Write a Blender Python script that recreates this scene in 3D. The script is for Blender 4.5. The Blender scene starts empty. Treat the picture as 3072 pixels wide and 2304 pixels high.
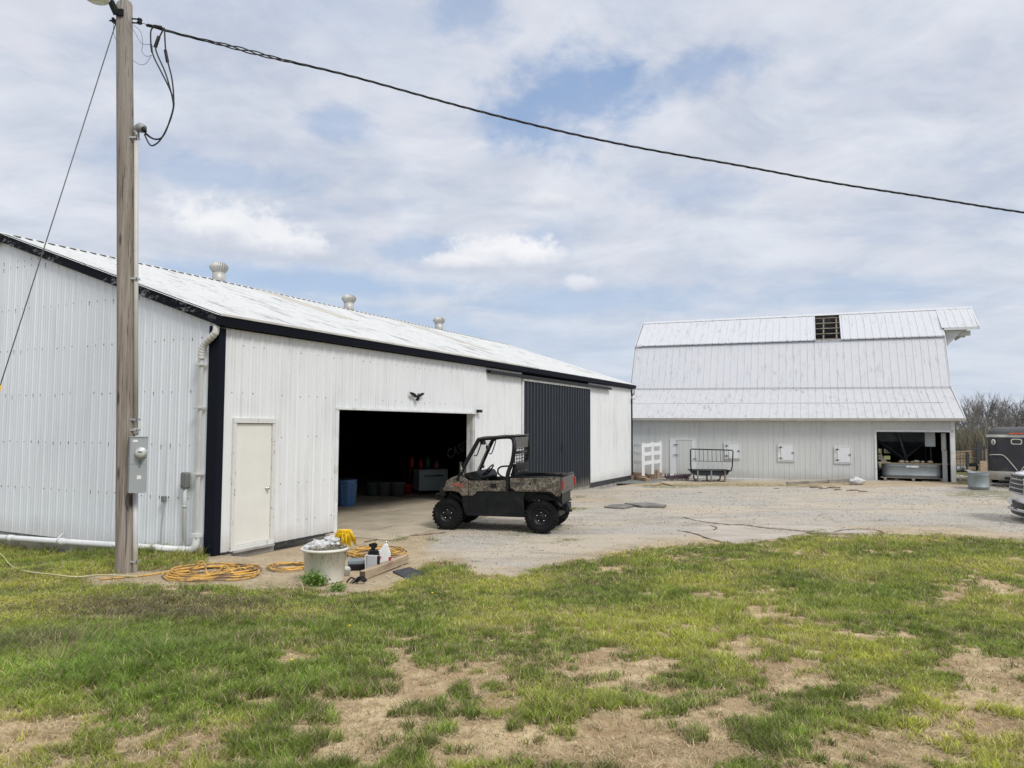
import bpy, math, random
import numpy as np
from mathutils import Vector, Matrix
rnd = random.Random(7)
scene = bpy.context.scene
C = scene.collection

# ------------------------------------------------------------------ camera
CAM_F, CAM_P, CAM_R, CAM_H = 2212.0, math.radians(3.23), math.radians(.26), 2.1
_Fw = np.array([0, math.cos(CAM_P), math.sin(CAM_P)])
_U0 = np.array([0, -math.sin(CAM_P), math.cos(CAM_P)])
_R0 = np.array([1., 0, 0])
_R = math.cos(CAM_R)*_R0 + math.sin(CAM_R)*_U0
_U = -math.sin(CAM_R)*_R0 + math.cos(CAM_R)*_U0
_C = np.array([0, 0, CAM_H])
cd = bpy.data.cameras.new('camera'); cam = bpy.data.objects.new('camera', cd); C.objects.link(cam)
cd.sensor_fit = 'HORIZONTAL'; cd.sensor_width = 36.0; cd.lens = 36.0*CAM_F/3072.0
cd.clip_start = .1; cd.clip_end = 3000
M = Matrix(((_R[0], _U[0], -_Fw[0], 0), (_R[1], _U[1], -_Fw[1], 0), (_R[2], _U[2], -_Fw[2], CAM_H), (0, 0, 0, 1)))
cam.matrix_world = M
scene.camera = cam

# ------------------------------------------------------------------ node helper
class NT:
    def __init__(s, tree): s.t = tree; s.n = tree.nodes; s.l = tree.links
    def node(s, typ, **kw):
        n = s.n.new(typ)
        for k, v in kw.items(): setattr(n, k, v)
        return n
    def put(s, sock, v):
        if v is None: return
        if isinstance(v, bpy.types.NodeSocket): s.l.new(v, sock)
        else:
            if hasattr(sock, 'default_value') and hasattr(sock.default_value, '__len__') and not hasattr(v, '__len__'): v = (v,)*len(sock.default_value)
            if hasattr(v, '__len__') and len(v) == 3 and len(sock.default_value) == 4: v = (*v, 1)
            sock.default_value = v
    def m(s, op, a, b=None, c=None, clamp=False):
        n = s.node('ShaderNodeMath', operation=op, use_clamp=clamp)
        s.put(n.inputs[0], a); s.put(n.inputs[1], b); s.put(n.inputs[2], c)
        return n.outputs[0]
    def mix(s, f, a, b, blend='MIX'):
        n = s.node('ShaderNodeMix', data_type='RGBA', blend_type=blend)
        s.put(n.inputs[0], f); s.put(n.inputs[6], a); s.put(n.inputs[7], b)
        return n.outputs[2]
    def ramp(s, f, lo, hi, a=0., b=1.):
        n = s.node('ShaderNodeMapRange', interpolation_type='SMOOTHSTEP')
        for i, v in enumerate((f, lo, hi, a, b)): s.put(n.inputs[i], v)
        return n.outputs[0]
    def noise(s, vec, scale, detail=4, rough=.55, dist=0., out=0):
        n = s.node('ShaderNodeTexNoise')
        s.put(n.inputs['Vector'], vec); s.put(n.inputs['Scale'], scale); s.put(n.inputs['Detail'], detail)
        s.put(n.inputs['Roughness'], rough); s.put(n.inputs['Distortion'], dist)
        return n.outputs[out]
    def voro(s, vec, scale, out='Distance', feature='F1'):
        n = s.node('ShaderNodeTexVoronoi', feature=feature)
        s.put(n.inputs['Vector'], vec); s.put(n.inputs['Scale'], scale)
        return n.outputs[out]
    def mapping(s, vec, scale=(1, 1, 1), rot=(0, 0, 0), loc=(0, 0, 0)):
        n = s.node('ShaderNodeMapping'); s.put(n.inputs[0], vec)
        n.inputs[1].default_value = loc; n.inputs[2].default_value = rot; n.inputs[3].default_value = scale
        return n.outputs[0]
    def sep(s, v):
        n = s.node('ShaderNodeSeparateXYZ'); s.put(n.inputs[0], v); return n.outputs
    def comb(s, x, y, z):
        n = s.node('ShaderNodeCombineXYZ'); s.put(n.inputs[0], x); s.put(n.inputs[1], y); s.put(n.inputs[2], z); return n.outputs[0]

# ------------------------------------------------------------------ world
SUN_EL, SUN_H = math.radians(47), Vector((.58, -.81, 0)).normalized()
w = bpy.data.worlds.new('World'); scene.world = w; w.use_nodes = True
t = NT(w.node_tree); t.n.clear()
tc = t.node('ShaderNodeTexCoord').outputs['Generated']
sky = t.node('ShaderNodeTexSky', sky_type='NISHITA'); sky.sun_disc = False
sky.sun_elevation = SUN_EL; sky.sun_rotation = math.atan2(SUN_H.x, SUN_H.y); sky.dust_density = 1.5; sky.air_density = 1.0
x, y, z = t.sep(tc)
zc = t.m('MAXIMUM', z, 0.0)
den = t.m('ADD', zc, .13)
px = t.m('DIVIDE', x, den); py = t.m('DIVIDE', y, den)
az = t.m('ARCTAN2', x, y)
el = t.m('ARCSINE', z)
pl = t.comb(px, py, 0)
plr = t.mapping(pl, scale=(1.0, 1.7, 1), rot=(0, 0, math.radians(28)))
n1 = t.noise(plr, .85, 8, .56, .35)
n2 = t.noise(t.mapping(pl, loc=(7, 3, 0)), 2.6, 6, .6, .5)
ae = t.comb(az, el, 0)
nd = t.noise(t.mapping(ae, scale=(1, 1.6, 1)), 9., 6, .6, .2)
nd2 = t.noise(t.mapping(ae, scale=(1, 1.2, 1), loc=(4, 9, 0)), 26., 6, .62, 0)
def aedir(u, v):
    d = _Fw + _R*(u-1536)/CAM_F - _U*(v-1152)/CAM_F; d = d/np.linalg.norm(d)
    return math.atan2(d[0], d[1]), math.asin(d[2])
def blob(u, v, wu, wv, k=1., soft=(1.0, .15), tilt=0.):
    a0, e0 = aedir(u, v)
    da = t.m('SUBTRACT', az, a0); de = t.m('SUBTRACT', el, e0)
    if tilt: de = t.m('ADD', de, t.m('MULTIPLY', da, tilt))
    a = t.m('DIVIDE', da, wu/CAM_F); e = t.m('DIVIDE', de, wv/CAM_F)
    r = t.m('SQRT', t.m('ADD', t.m('MULTIPLY', a, a), t.m('MULTIPLY', e, e)))
    r = t.m('ADD', r, t.m('MULTIPLY', t.m('SUBTRACT', nd, .5), 2.2*k))
    return r
cover = t.ramp(n1, .30, .52)
# openings of blue between the clouds
holes = None
for (u, v, wu, wv, s_, k, ti) in [(1700, 300, 280, 170, .85, 1.1, 0), (1420, 40, 160, 110, .5, 1.0, 0), (2110, 215, 200, 80, .6, 1.1, 0), (1000, 360, 130, 60, .5, 1.2, 0),
                          (950, 850, 620, 55, .75, .8, 0.02), (1760, 900, 420, 70, .65, .8, 0), (1230, 745, 180, 60, .55, .9, 0), (2100, 560, 300, 60, .35, 1.1, 0),
                          (1000, 960, 900, 90, .6, .7, 0.1), (1620, 720, 120, 60, .4, 1., 0), (640, 520, 380, 50, .35, 1.1, 0), (2480, 880, 400, 50, .4, 1., 0)]:
    b = t.m('MULTIPLY', t.ramp(blob(u, v, wu, wv, k, tilt=ti), 1.15, .25), s_)
    holes = b if holes is None else t.m('MAXIMUM', holes, b)
cov = t.m('MULTIPLY', t.m('ADD', .70, t.m('MULTIPLY', cover, .30)), t.m('SUBTRACT', 1.0, holes), clamp=True)
low = t.ramp(el, .05, .22, .35, 0.)
cov = t.m('MAXIMUM', cov, low)
shade = t.m('ADD', t.m('MULTIPLY', n2, .7), t.m('MULTIPLY', n1, .5))
ccol = t.mix(t.ramp(shade, .42, .80), (.47, .53, .645), (.73, .76, .825))
ccol = t.mix(t.ramp(nd, .40, .72, 0, .55), ccol, (.70, .70, .76))
ccol = t.mix(t.ramp(el, .02, .35, .6, 0.), ccol, (.60, .665, .765))
ccol = t.mix(t.ramp(el, .62, 1.1), ccol, (1.25, 1.25, 1.28))     # unseen cloud overhead brightened to throw more light on the walls
# two heaps of cumulus low over the roofs, bright crown and grey flat base
def puff(ccol, u, v, wu, wv, bright):
    r = blob(u, v, wu, wv, .75)
    r = t.m('ADD', r, t.m('MULTIPLY', t.m('SUBTRACT', nd2, .5), 1.9))
    a0, e0 = aedir(u, v)
    up = t.m('DIVIDE', t.m('SUBTRACT', el, e0), wv/CAM_F)
    up2 = t.m('ADD', up, t.m('MULTIPLY', t.m('SUBTRACT', nd2, .5), 1.6))
    c = t.mix(t.ramp(up2, -.7, .5), (.56, .60, .69), bright)
    return t.mix(t.m('MULTIPLY', t.m('MULTIPLY', t.ramp(r, 1.15, .40), t.ramp(up2, -1.3, -.1)), .9), ccol, c)
base = t.mix(t.ramp(el, -.02, .6), (.46, .60, .82), (.25, .41, .72))
skyv = t.mix(1.0, sky.outputs[0], (.10, .10, .10), 'MULTIPLY')
skyc = t.mix(.65, skyv, base)
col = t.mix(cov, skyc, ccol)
col = puff(col, 1490, 768, 150, 84, (.88, .88, .90)); col = puff(col, 1600, 775, 90, 60, (.90, .90, .91))
col = puff(col, 1370, 790, 130, 36, (.84, .84, .87))
col = puff(col, 690, 700, 240, 90, (.84, .85, .88)); col = puff(col, 870, 742, 150, 56, (.84, .85, .88)); col = puff(col, 620, 690, 120, 50, (.85, .86, .88))
col = puff(col, 1745, 855, 70, 34, (.76, .78, .83)); col = puff(col, 1660, 600, 90, 40, (.76, .77, .82))
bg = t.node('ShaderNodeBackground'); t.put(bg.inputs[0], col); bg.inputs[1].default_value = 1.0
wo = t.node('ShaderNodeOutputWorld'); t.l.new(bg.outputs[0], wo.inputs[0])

# ------------------------------------------------------------------ sun and exposure
sl = bpy.data.lights.new('sun', 'SUN'); sl.energy = 2.0; sl.angle = math.radians(17); sl.color = (1.0, .965, .91)
so = bpy.data.objects.new('sun', sl); C.objects.link(so)
sd = Vector((SUN_H.x*math.cos(SUN_EL), SUN_H.y*math.cos(SUN_EL), math.sin(SUN_EL)))
so.rotation_euler = sd.to_track_quat('Z', 'Y').to_euler(); so.location = (0, 0, 30)
scene.view_settings.view_transform = 'Standard'; scene.view_settings.look = 'None'
scene.view_settings.exposure = 0.10; scene.view_settings.gamma = 1.0

# ------------------------------------------------------------------ pixel -> place
def ray(px, py): return _Fw + _R*(px-1536)/CAM_F - _U*(py-1152)/CAM_F
def sstep(t_): t_ = np.clip(t_, 0, 1); return t_*t_*(3-2*t_)
def gz(x, y):
    x = np.asarray(x, float); y = np.asarray(y, float)
    z = .55*sstep((11.0-y)/9.5)*sstep((14-x)/6+.6)
    z = z - .17*sstep((14-x)/6)*sstep((y-22)/6)
    z = z - .36*sstep((-5.2-x)/4.5)*sstep((y-9.5)/3)
    sx_ = (x+4.75)*.4501+(y-11.91)*.8930; sy_ = -(x+4.75)*.8930+(y-11.91)*.4501
    z = z - .10*np.exp(-(sy_/.55)**2)*(sstep((sx_-.1)/.4)*sstep((2.9-sx_)/.2)+sstep((sx_-16.7)/.4)*sstep((22.2-sx_)/.3))
    z = z - 3.0*sstep((y-60)/80)
    return z
def onz(px, py, z=0.):
    d = ray(px, py); return _C + d*(z-CAM_H)/d[2]
def G(px, py):
    z = 0.
    for _ in range(12):
        q = onz(px, py, z); z = .5*z + .5*float(gz(q[0], q[1]))
    q = onz(px, py, z); return Vector((q[0], q[1], float(gz(q[0], q[1]))))
def atY(px, py, Y):
    d = ray(px, py); return Vector(_C + d*Y/d[1])
def onplane(px, py, P, n):
    d = ray(px, py); return _C + d*(np.dot(n, P-_C)/np.dot(n, d))
def proj(P):
    v = np.asarray(P)-_C; k = v@_Fw
    return 1536+CAM_F*(v@_R)/k, 1152-CAM_F*(v@_U)/k

# ------------------------------------------------------------------ materials
def mat(name, col, rough=.6, metal=0., var=.12, vscale=3., stretch=(1, 1, 1), dirt=None, damt=.0, dscale=2., dstretch=(1, 1, 1), bump=0., bscale=40., coat=0., alpha=None, trans=0., dr=(.5, .7), spec=None):
    m = bpy.data.materials.new(name); m.use_nodes = True
    t = NT(m.node_tree); b = t.n['Principled BSDF']
    co = t.node('ShaderNodeTexCoord').outputs['Object']
    n = t.noise(t.mapping(co, scale=stretch), vscale, 5, .6)
    c0 = tuple(v*(1-var) for v in col); c1 = tuple(min(1, v*(1+var)) for v in col)
    c = t.mix(t.ramp(n, .3, .7), c0, c1)
    if dirt:
        d = t.noise(t.mapping(co, scale=dstretch, loc=(3, 1, 8)), dscale, 7, .65)
        c = t.mix(t.ramp(d, dr[0], dr[1], 0, damt), c, dirt)
    t.put(b.inputs['Base Color'], c); b.inputs['Roughness'].default_value = rough; b.inputs['Metallic'].default_value = metal
    if spec is not None: b.inputs['Specular IOR Level'].default_value = spec
    if coat: b.inputs['Coat Weight'].default_value = coat
    if trans: b.inputs['Transmission Weight'].default_value = trans
    if alpha is not None: b.inputs['Alpha'].default_value = alpha
    if bump:
        bn = t.node('ShaderNodeBump'); bn.inputs['Strength'].default_value = bump; bn.inputs['Distance'].default_value = .01
        t.put(bn.inputs['Height'], t.noise(t.mapping(co, scale=stretch), bscale, 4, .6)); t.l.new(bn.outputs[0], b.inputs['Normal'])
    return m
MAT = {}
def mk(key, *a, **k): MAT[key] = mat(key, *a, **k)

def siding(name, col, dirt, amt, streak=34., rough=.45, patch=.25, blob_scale=1.2, lo=.45, hi=.75):
    m = bpy.data.materials.new(name); m.use_nodes = True
    t = NT(m.node_tree); b = t.n['Principled BSDF']
    co = t.node('ShaderNodeTexCoord').outputs['Object']
    s1 = t.noise(t.mapping(co, scale=(streak, streak, .35)), 1., 5, .6)
    s2 = t.noise(t.mapping(co, scale=(.9, .9, .5), loc=(5, 5, 1)), blob_scale, 6, .6)
    s3 = t.noise(t.mapping(co, scale=(6, 6, 6)), 3., 6, .7)
    f = t.m('MULTIPLY', t.ramp(s1, lo, hi), t.ramp(s2, .35, .65, .15, 1.))
    f = t.m('MULTIPLY', f, amt)
    c = t.mix(f, col, dirt)
    c = t.mix(t.m('MULTIPLY', t.ramp(s2, .5, .75), patch), c, tuple(v*.8 for v in dirt))
    c = t.mix(t.ramp(s3, .35, .8, 0, .10), c, dirt)
    zz = t.m('ADD', t.sep(co)[2], t.m('MULTIPLY', t.m('SUBTRACT', s2, .5), .7)); zz = t.m('ADD', zz, t.m('MULTIPLY', t.m('SUBTRACT', s3, .5), .35))
    c = t.mix(t.ramp(zz, .38, -.05, 0, .42), c, (.34, .30, .25))
    t.put(b.inputs['Base Color'], c); b.inputs['Roughness'].default_value = rough
    bn = t.node('ShaderNodeBump'); bn.inputs['Strength'].default_value = .25; bn.inputs['Distance'].default_value = .01
    t.put(bn.inputs['Height'], t.noise(t.mapping(co, scale=(2, 2, .7)), 1.5, 3, .5)); t.l.new(bn.outputs[0], b.inputs['Normal'])
    MAT[name] = m
siding('shed gable siding paint', (.81, .845, .88), (.40, .41, .43), .5, patch=.06)
siding('shed front siding paint', (.76, .775, .775), (.36, .36, .37), .62, patch=.14, streak=26)
siding('barn siding paint', (.60, .62, .605), (.38, .38, .36), .5, streak=8, patch=.12)
siding('charcoal sheet paint', (.022, .028, .037), (.04, .048, .055), .6, streak=10, rough=.5, patch=.25)

def roofmat(name, col, dark, along, amt=.7, a2=.4, sc=1., spk=1.0):
    """weathered white paint with bare streaks; 'along' = stretch of the streaks"""
    m = bpy.data.materials.new(name); m.use_nodes = True
    t = NT(m.node_tree); b = t.n['Principled BSDF']
    co = t.node('ShaderNodeTexCoord').outputs['Object']
    s1 = t.noise(t.mapping(co, scale=along), sc, 8, .68)
    s2 = t.noise(co, .55, 6, .6)
    s3 = t.noise(t.mapping(co, scale=(1, 1, 1), rot=(0, 0, .5)), 3.2, 9, .72, 1.0)
    c = t.mix(t.m('MULTIPLY', t.m('MULTIPLY', t.ramp(s1, .52, .64), t.ramp(s2, .40, .60, .25, 1.)), amt), col, dark)
    c = t.mix(t.m('MULTIPLY', t.ramp(s3, .52, .66), a2), c, tuple((a+b_)/2 for a, b_ in zip(col, dark)))
    t.put(b.inputs['Base Color'], c); b.inputs['Roughness'].default_value = .6
    MAT[name] = m
roofmat('shed roof paint', (.60, .61, .60), (.17, .17, .16), (17, .8, 1.0), .95, .4)
roofmat('barn roof paint', (.56, .57, .595), (.34, .35, .37), (7, 1.3, 1.3), .6, .32, 1.2)
roofmat('barn lower roof paint', (.50, .505, .52), (.25, .255, .27), (7, 1.6, 1.6), .7, .45, 1.2)

def flaked(name, col, under, lo=.56, hi=.62, sc=5., st=(1, 1, 1), rough=.6, spec=.5):
    m = bpy.data.materials.new(name); m.use_nodes = True
    t = NT(m.node_tree); b = t.n['Principled BSDF']
    co = t.node('ShaderNodeTexCoord').outputs['Object']
    s1 = t.noise(t.mapping(co, scale=st), sc, 9, .75)
    s2 = t.noise(co, .7, 2, .5)
    c = t.mix(t.m('MULTIPLY', t.ramp(s1, lo, hi), t.ramp(s2, .38, .55)), col, under); b.inputs['Specular IOR Level'].default_value = spec
    t.put(b.inputs['Base Color'], c); b.inputs['Roughness'].default_value = rough
    MAT[name] = m
flaked('navy trim paint', (.005, .007, .014), (.36, .37, .39), .51, .60, 5.5, (1, 1, 2.4), .65, .15)
flaked('navy corner paint', (.005, .007, .014), (.10, .11, .12), .66, .74, 6., (1, 1, 1), .65, .15)
flaked('black base board', (.03, .032, .036), (.30, .29, .27), .55, .68, 6., (.6, .6, 2))
flaked('door casing paint', (.66, .66, .63), (.20, .17, .14), .55, .62, 7., (3, 3, 1))
mk('door paint', (.74, .735, .675), .45, var=.03)
mk('white trim', (.72, .73, .72), .45, var=.06, dirt=(.35, .33, .3), damt=.5, dscale=3)
mk('galvanised', (.48, .49, .49), .42, .55, var=.15)
mk('vent metal', (.50, .49, .46), .5, .25, var=.15)
mk('vent dark', (.05, .05, .05), .8)
mk('pvc white', (.76, .77, .77), .35, var=.04, dirt=(.4, .38, .33), damt=.35, dscale=2.5)
mk('downspout cream', (.62, .62, .585), .45, var=.05)
mk('riser cream', (.50, .49, .45), .5, var=.06, dirt=(.3, .27, .22), damt=.5, dscale=3)
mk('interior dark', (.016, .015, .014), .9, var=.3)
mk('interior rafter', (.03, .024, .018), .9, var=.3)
mk('concrete', (.42, .36, .265), .9, var=.16, vscale=1.3, dirt=(.24, .20, .15), damt=.6, dscale=1.0, dstretch=(1, 3.2, 1), bump=.2)
mk('foundation', (.30, .285, .26), .9, var=.2, dirt=(.12, .10, .08), damt=.7, dscale=2)
mk('grey box', (.36, .385, .39), .45, .15, var=.04)
mk('dark grey box', (.17, .18, .17), .6, var=.08)
mk('conduit', (.42, .43, .42), .45, .2, var=.08)
mk('pvc grey', (.50, .51, .50), .5, var=.06, dirt=(.45, .38, .22), damt=.6, dscale=2)
mk('chrome', (.7, .7, .7), .18, 1.)
mk('screw rust', (.10, .095, .10), .8)
mk('black paint', (.008, .009, .010), .5, var=.15, spec=.25)
mk('black rubber', (.014, .014, .015), .75, var=.2)
mk('cable black', (.010, .011, .013), .55)
mk('wire grey', (.12, .12, .12), .5, .5)
mk('yellow plastic', (.78, .48, .02), .45)
mk('lamp glass', (.62, .66, .56), .2)
mk('meter glass', (.50, .52, .48), .15, coat=.5)
mk('skylight panel', (.50, .47, .40), .5, var=.08)
mk('cream gutter', (.52, .51, .47), .5, var=.1)
# pole wood
m = bpy.data.materials.new('weathered pole'); m.use_nodes = True
t = NT(m.node_tree); b = t.n['Principled BSDF']; co = t.node('ShaderNodeTexCoord').outputs['Object']
g1 = t.noise(t.mapping(co, scale=(28, 28, .9)), 1., 6, .65, .4); g2 = t.noise(t.mapping(co, scale=(3, 3, .45), loc=(2, 2, 2)), 1., 4, .6)
g3 = t.noise(t.mapping(co, scale=(60, 60, 1.2), loc=(1, 2, 2)), 1., 3, .5); kn = t.voro(t.mapping(co, scale=(4., 4., 1.1)), 1.)
c = t.mix(t.ramp(g1, .3, .7), (.18, .15, .122), (.35, .305, .26)); c = t.mix(t.ramp(g2, .42, .62, 0, .55), c, (.17, .115, .075))
hz = t.sep(co)[2]; c = t.mix(t.ramp(hz, 4.0, 8.0, 0, .45), c, (.27, .27, .25))
c = t.mix(t.ramp(g3, .60, .70, 0, .8), c, (.045, .038, .032)); c = t.mix(t.ramp(kn, .16, .07, 0, .85), c, (.05, .035, .028))
t.put(b.inputs['Base Color'], c); b.inputs['Roughness'].default_value = .85
bn = t.node('ShaderNodeBump'); bn.inputs['Strength'].default_value = .8; bn.inputs['Distance'].default_value = .012
t.put(bn.inputs['Height'], t.m('SUBTRACT', g1, t.ramp(g3, .60, .70))); t.l.new(bn.outputs[0], b.inputs['Normal'])
MAT['pole'] = m
def wood(name, a, b_, st=(2, 20, 20)):
    m = bpy.data.materials.new(name); m.use_nodes = True
    t = NT(m.node_tree); p = t.n['Principled BSDF']; co = t.node('ShaderNodeTexCoord').outputs['Object']
    g = t.noise(t.mapping(co, scale=st), 1.2, 6, .65, .5); g2 = t.noise(co, 2.2, 4)
    c = t.mix(t.ramp(g, .3, .7), a, b_); c = t.mix(t.ramp(g2, .5, .7, 0, .5), c, tuple(v*.6 for v in a))
    t.put(p.inputs['Base Color'], c); p.inputs['Roughness'].default_value = .85; MAT[name] = m
wood('timber', (.30, .22, .14), (.47, .37, .26)); wood('grey board', (.22, .20, .17), (.38, .35, .30)); wood('pallet wood', (.22, .16, .10), (.36, .28, .19))
wood('block', (.27, .19, .13), (.36, .27, .19), (3, 3, 3))

# ------------------------------------------------------------------ mesh builder
class MB:
    def __init__(s): s.v = []; s.f = []; s.mi = []; s.sm = []
    def add(s, vs, fs, m=0, smooth=False):
        k = len(s.v); s.v += [tuple(p) for p in vs]
        for f in fs: s.f.append(tuple(i+k for i in f)); s.mi.append(m); s.sm.append(smooth)
        return s
    def box(s, c, d, m=0, R=None):
        c = Vector(c); vs = []
        for i in (-1, 1):
            for j in (-1, 1):
                for k in (-1, 1):
                    p = Vector((i*d[0]/2, j*d[1]/2, k*d[2]/2))
                    if R is not None: p = R @ p
                    vs.append(c+p)
        return s.add(vs, [(0, 1, 3, 2), (4, 6, 7, 5), (0, 4, 5, 1), (2, 3, 7, 6), (0, 2, 6, 4), (1, 5, 7, 3)], m)
    def span(s, a, b, m=0):
        a = Vector(a); b = Vector(b); return s.box((a+b)/2, [abs(b[i]-a[i]) for i in range(3)], m)
    def bar(s, p, q, w_, h, m=0, up=(0, 0, 1)):
        p = Vector(p); q = Vector(q); x = (q-p); L = x.length; x.normalize(); up = Vector(up)
        if abs(x.dot(up)) > .98: up = Vector((0, 1, 0))
        y = up.cross(x).normalized(); z = x.cross(y)
        return s.box((p+q)/2, (L, w_, h), m, Matrix((x, y, z)).transposed())
    def tube(s, path, r, n=10, m=0, closed=False, cap=True):
        P = [Vector(p) for p in path]; N = len(P); rr = r if hasattr(r, '__len__') else [r]*N
        rings = []; prev = None
        for i in range(N):
            a = P[(i-1) % N] if (closed or i > 0) else P[i]; b = P[(i+1) % N] if (closed or i < N-1) else P[i]
            t_ = (b-a).normalized()
            if prev is None:
                u = t_.cross(Vector((0, 0, 1)))
                if u.length < .1: u = t_.cross(Vector((1, 0, 0)))
                u.normalize()
            else:
                u = prev - t_*prev.dot(t_)
                if u.length < 1e-6: u = t_.cross(Vector((1, 0, 0)))
                u.normalize()
            prev = u; v = t_.cross(u)
            rings.append([P[i]+(u*math.cos(2*math.pi*k/n)+v*math.sin(2*math.pi*k/n))*rr[i] for k in range(n)])
        vs = [p for g in rings for p in g]; fs = []
        for i in range(N if closed else N-1):
            j = (i+1) % N
            for k in range(n): fs.append((i*n+k, i*n+(k+1) % n, j*n+(k+1) % n, j*n+k))
        s.add(vs, fs, m, True)
        if cap and not closed:
            s.add(rings[0], [tuple(range(n))[::-1]], m); s.add(rings[-1], [tuple(range(n))], m)
        return s
    def lathe(s, prof, c=(0, 0, 0), n=24, m=0, axis='z', smooth=True, cap=True):
        c = Vector(c); vs = []
        for r, h in prof:
            for k in range(n):
                a = 2*math.pi*k/n; p = (r*math.cos(a), r*math.sin(a), h)
                if axis == 'y': p = (p[0], p[2], p[1])
                if axis == 'x': p = (p[2], p[0], p[1])
                vs.append(c+Vector(p))
        fs = []
        for i in range(len(prof)-1):
            for k in range(n): fs.append((i*n+k, i*n+(k+1) % n, (i+1)*n+(k+1) % n, (i+1)*n+k))
        s.add(vs, fs, m, smooth)
        if cap:
            if prof[0][0] > .001: s.add(vs[:n], [tuple(range(n))[::-1]], m)
            if prof[-1][0] > .001: s.add(vs[-n:], [tuple(range(n))], m)
        return s
    def prism(s, poly, a, b, axis='y', m=0):
        """poly = (u,v) pairs; axis y: (x,z); axis x: (y,z); axis z: (x,y)"""
        def P(u, v, w_): return {'y': (u, w_, v), 'x': (w_, u, v), 'z': (u, v, w_)}[axis]
        n = len(poly); vs = [P(u, v, a) for u, v in poly]+[P(u, v, b) for u, v in poly]
        fs = [tuple(range(n))[::-1], tuple(range(n, 2*n))]+[(i, (i+1) % n, n+(i+1) % n, n+i) for i in range(n)]
        return s.add(vs, fs, m)
    def ball(s, c, r, n=12, m=0, sc=(1, 1, 1)):
        k = n//2; vs = []; fs = []
        for i in range(k+1):
            th = math.pi*i/k
            for j in range(n):
                a = 2*math.pi*j/n; vs.append((c[0]+r*sc[0]*math.sin(th)*math.cos(a), c[1]+r*sc[1]*math.sin(th)*math.sin(a), c[2]+r*sc[2]*math.cos(th)))
        for i in range(k):
            for j in range(n): fs.append((i*n+j, (i+1)*n+j, (i+1)*n+(j+1) % n, i*n+(j+1) % n))
        return s.add(vs, fs, m, True)
    def build(s, name, mats, parent=None, bevel=0., loc=None, fix=True):
        me = bpy.data.meshes.new(name); me.from_pydata(s.v, [], s.f)
        if not isinstance(mats, (list, tuple)): mats = [mats]
        for q in mats: me.materials.append(MAT[q] if isinstance(q, str) else q)
        me.polygons.foreach_set('material_index', s.mi); me.polygons.foreach_set('use_smooth', s.sm)
        me.update()
        if fix:
            import bmesh
            b = bmesh.new(); b.from_mesh(me); bmesh.ops.remove_doubles(b, verts=b.verts, dist=1e-5)
            bmesh.ops.recalc_face_normals(b, faces=b.faces); b.to_mesh(me); b.free()
        o = bpy.data.objects.new(name, me); C.objects.link(o)
        if parent is not None: o.parent = parent
        if loc is not None: o.location = loc
        if bevel:
            md = o.modifiers.new('bevel', 'BEVEL'); md.width = bevel; md.segments = 2; md.limit_method = 'ANGLE'; md.angle_limit = math.radians(40)
        return o
def tag(o, label=None, cat=None, group=None, kind=None):
    if label: o['label'] = label
    if cat: o['category'] = cat
    if group: o['group'] = group
    if kind: o['kind'] = kind
    return o
def thing(name, label, cat, loc=(0, 0, 0), rotz=0., group=None):
    o = bpy.data.objects.new(name, None); C.objects.link(o); o.location = loc; o.rotation_euler = (0, 0, rotz)
    o.empty_display_size = .2
    return tag(o, label, cat, group)
def text_mesh(body, size, extrude=.003, bold=False):
    cu = bpy.data.curves.new('lettering', 'FONT'); cu.body = body; cu.size = size; cu.extrude = extrude; cu.align_x = 'CENTER'; cu.align_y = 'CENTER'
    if bold: cu.offset = size*.02
    o = bpy.data.objects.new('lettering', cu); C.objects.link(o)
    bpy.context.view_layer.update()
    dg = bpy.context.evaluated_depsgraph_get(); me = bpy.data.meshes.new_from_object(o.evaluated_get(dg))
    bpy.data.objects.remove(o); bpy.data.curves.remove(cu)
    return me
def lettering(body, size, material, parent, loc, rot, name='lettering', bold=False, extrude=.003):
    me = text_mesh(body, size, extrude, bold); me.materials.clear(); me.materials.append(MAT[material])
    o = bpy.data.objects.new(name, me); C.objects.link(o); o.parent = parent; o.location = loc; o.rotation_euler = rot
    return o
def smooth_path(pts, k=6):
    P = [Vector(p) for p in pts]; out = []
    for i in range(len(P)-1):
        a = P[max(i-1, 0)]; b = P[i]; c = P[i+1]; d = P[min(i+2, len(P)-1)]
        for j in range(k):
            s_ = j/k; out.append(.5*((2*b)+(c-a)*s_+(2*a-5*b+4*c-d)*s_*s_+(3*b-a-3*c+d)*s_**3))
    out.append(P[-1]); return out
# ================================================================== METAL SHED
SA = math.radians(26.75)
SX = np.array([math.sin(SA), math.cos(SA), 0]); SY = np.array([-math.cos(SA), math.sin(SA), 0])
SO = np.array([-4.75, 11.91, 0.]); SROT = math.atan2(SX[1], SX[0])
def SF(px, py, off=0.):
    q = onplane(px, py, SO-SY*off, SY); return float((q-SO)@SX), float(q[2])
def SG(px, py, off=0.):
    q = onplane(px, py, SO-SX*off, SX); return float((q-SO)@SY), float(q[2])
def S2W(x, y, z=0): p = SO+SX*x+SY*y; return Vector((p[0], p[1], z))

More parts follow.
